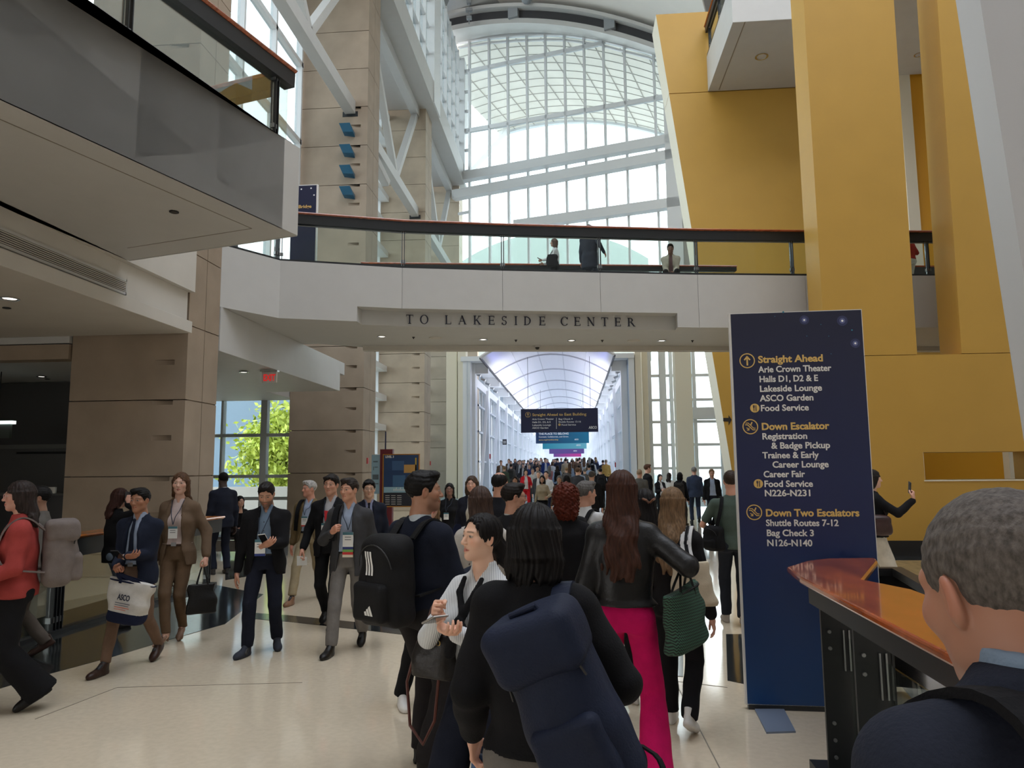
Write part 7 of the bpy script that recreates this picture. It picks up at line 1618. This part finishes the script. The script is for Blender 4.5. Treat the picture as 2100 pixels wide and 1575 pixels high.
def extra(px, Y, away, top, lower, i=None, h=None, hair=None, sh='white'):
    x = float(ay(px, 960, Y)[0]); c = [k for k in range(8) if (k >= 4) == bool(away)]; k = i if i is not None else rnd.choice(c)
    src = PROTO[k][0]; first = not src.get('used')
    t = src if first else src.copy()
    if first: src['used'] = 1
    else: COL.objects.link(t)
    ch = list(src.children)
    for o in ch:
        q = o if first else o.copy()
        if not first: COL.objects.link(q); q.parent = t
        n = o.name.split('.')[0]
        if n == 'jacket' or (n in ('shirt', 'blouse') and PROTO[k][2] == 'shirt'): swap(q, fabric(*COLS[top]))
        elif n in ('shirt', 'blouse'): swap(q, fabric(*COLS[sh]))
        elif n == 'trousers': swap(q, fabric(*COLS[lower]))
        elif n == 'hair': swap(q, hairm(*(hair or rnd.choice(HAIRC))))
    hh = h or rnd.uniform(1.60, 1.82); s_ = hh / 1.70; t.scale = (s_, s_, s_); t.location = (x, Y, floor_z(Y)); t.rotation_euler.z = math.radians((0 if away else 180) + rnd.uniform(-14, 14))
    crowd.append((px, Y, t, top, away, PROTO[k][1])); return t
# the ones the photo shows clearly
special = []
def sp_(label, *a, **k): t = extra(*a, **k); special.append(t); tag(t, label, 'person', 'hallway crowd'); return t
sp_('woman in a bright red trouser suit walking toward the camera in the hallway', 1078, 30, 0, 'red', 'red', i=1, h=1.74, hair=(22, 20, 20))
sp_('woman in cream top with arms folded in front of the hallway crowd', 1112, 21.5, 0, 'beige', 'black', i=3, h=1.56, hair=(26, 24, 24))
sp_('man in white shirt behind the woman in the cream top', 1120, 24.5, 0, 'white', 'navy', i=2, h=1.68, hair=(30, 26, 24))
sp_('man in yellow jacket walking away at the right of the hallway', 1243, 43, 1, 'yellow', 'black', i=4, h=1.78, hair=(150, 130, 110))
a1 = sp_('man in white shirt with black backpack walking away in the hallway', 1215, 44, 1, 'white', 'black', i=7, h=1.78, hair=(24, 22, 22))
a2 = sp_('person in light blue denim jacket with backpack in the hallway', 1143, 38, 1, 'light blue', 'navy', i=5, h=1.72, hair=(40, 30, 26))
sp_('person in blue suit in the middle of the hallway crowd', 1119, 46, 0, 'blue', 'blue', i=0, h=1.80)
sp_('man in open white jacket over a dark shirt in the hallway', 1102, 36, 0, 'white', 'navy', i=0, h=1.78, sh='burgundy')
sp_('grey hoodie with black bag walking away at the right of the hallway', 1199, 35, 1, 'grey', 'beige', i=6, h=1.70)
a3 = sp_('dark suited man with backpack walking away below the yellow jacket', 1231, 31, 1, 'black', 'black', i=4, h=1.76)
sp_('man in charcoal suit walking away in the middle of the hallway', 1184, 26, 1, 'charcoal', 'charcoal', i=4, h=1.78)
sp_('grey haired man in black suit walking away just past the curly red hair', 1213, 18.5, 1, 'black', 'black', i=6, h=1.68, hair=(88, 82, 78))
sp_('woman in beige jacket at the left behind the man with glasses', 1056, 19.5, 0, 'beige', 'brown', i=1, h=1.56, hair=(50, 36, 30))
sp_('woman in black just inside the hallway left of the red suit', 1022, 33, 0, 'black', 'black', i=1, h=1.66)
a4 = sp_('person with grey backpack walking away by the left hallway wall', 1048, 40, 1, 'grey', 'charcoal', i=4, h=1.72)
sp_('person in green jacket walking away by the left hallway wall', 1034, 37, 1, 'green', 'black', i=4, h=1.74)
sp_('woman in light top walking toward the camera near the floor center of the hallway', 1147, 20.5, 0, 'brown', 'black', i=1, h=1.56)
sp_('person with black hair in white seen over the curly red hair', 1162, 17.5, 1, 'white', 'black', i=7, h=1.60, hair=(18, 17, 17))
sp_('man in dark jacket walking toward the camera left of the white shirts', 1104, 29, 0, 'charcoal', 'navy', i=0, h=1.66)
for a_, lb in ((a1, 'black backpack over the white shirt in the hallway'), (a2, 'dark backpack over the light blue jacket in the hallway'), (a3, 'black backpack on the dark suited man in the hallway'), (a4, 'dark grey backpack by the left hallway wall')):
    backpack(a_, a_.scale[0], lb, (0, -.27, 1.15), (.16, .10, .24), BLK if a_ is not a4 else fabric(56, 56, 54), seed=3, vox=.02)
tops = ['black'] * 5 + ['navy'] * 4 + ['charcoal'] * 3 + ['grey', 'grey', 'white', 'white', 'white', 'light blue', 'light blue', 'brown', 'burgundy', 'beige', 'beige', 'green', 'pink', 'pink', 'blue']
rows = [(32, 2), (36, 5), (40, 7), (44, 9), (47.5, 10), (51, 11), (55, 11), (60, 11), (66, 11), (74, 11), (83, 11)]
for Y, n in rows:
    x0, x1 = (-4.5, 1.9) if Y > 40 else (-3.6, 1.4)
    for k in range(n):
        x = x0 + (x1 - x0) * (k + .5 + rnd.uniform(-.36, .36)) / n; yy = Y + rnd.uniform(-1.3, 1.3); px = 1050 + FPX * float(CM.T[0] @ (np.array([x, yy, 1.7]) - CAM)) / float(CM.T[2] @ (np.array([x, yy, 1.7]) - CAM))
        if any((abs(px - q[0]) < 7 and abs(yy - q[1]) < 1.5) or math.hypot(x - q[2].location.x, yy - q[1]) < .68 for q in crowd): continue
        extra(px, yy, x > -1.2 + rnd.uniform(-.9, .9), rnd.choice(tops), rnd.choice(['black', 'black', 'navy', 'charcoal', 'grey', 'beige']))
ORD = ['first', 'second', 'third', 'fourth', 'fifth', 'sixth', 'seventh', 'eighth', 'ninth', 'tenth', 'eleventh', 'twelfth', 'thirteenth', 'fourteenth', 'fifteenth', 'sixteenth']
from collections import defaultdict
grp = defaultdict(list)
for q in crowd:
    if q[2] not in special: grp[(q[3], bool(q[4]), 0 if q[1] < 47 else 1 if q[1] < 60 else 2)].append(q)
for (top, away, zone), L in grp.items():
    L.sort(key=lambda q: q[0]); where = ('near the hallway front', 'halfway down the hallway', 'far down the hallway')[zone]
    for i, q in enumerate(L):
        n = '%s from the left in %s, ' % (ORD[i], top) if len(L) > 1 else 'only person in %s, ' % top
        tag(q[2], n + ('walking away ' if away else 'facing the camera ') + where, 'person', 'hallway crowd')
for t, *_ in PROTO:
    if not t.get('used'):
        for o in list(t.children): bpy.data.objects.remove(o)
        bpy.data.objects.remove(t)
for o in list(bpy.data.objects):
    for k_ in ('used', '_k'):
        if k_ in o: del o[k_]
done()
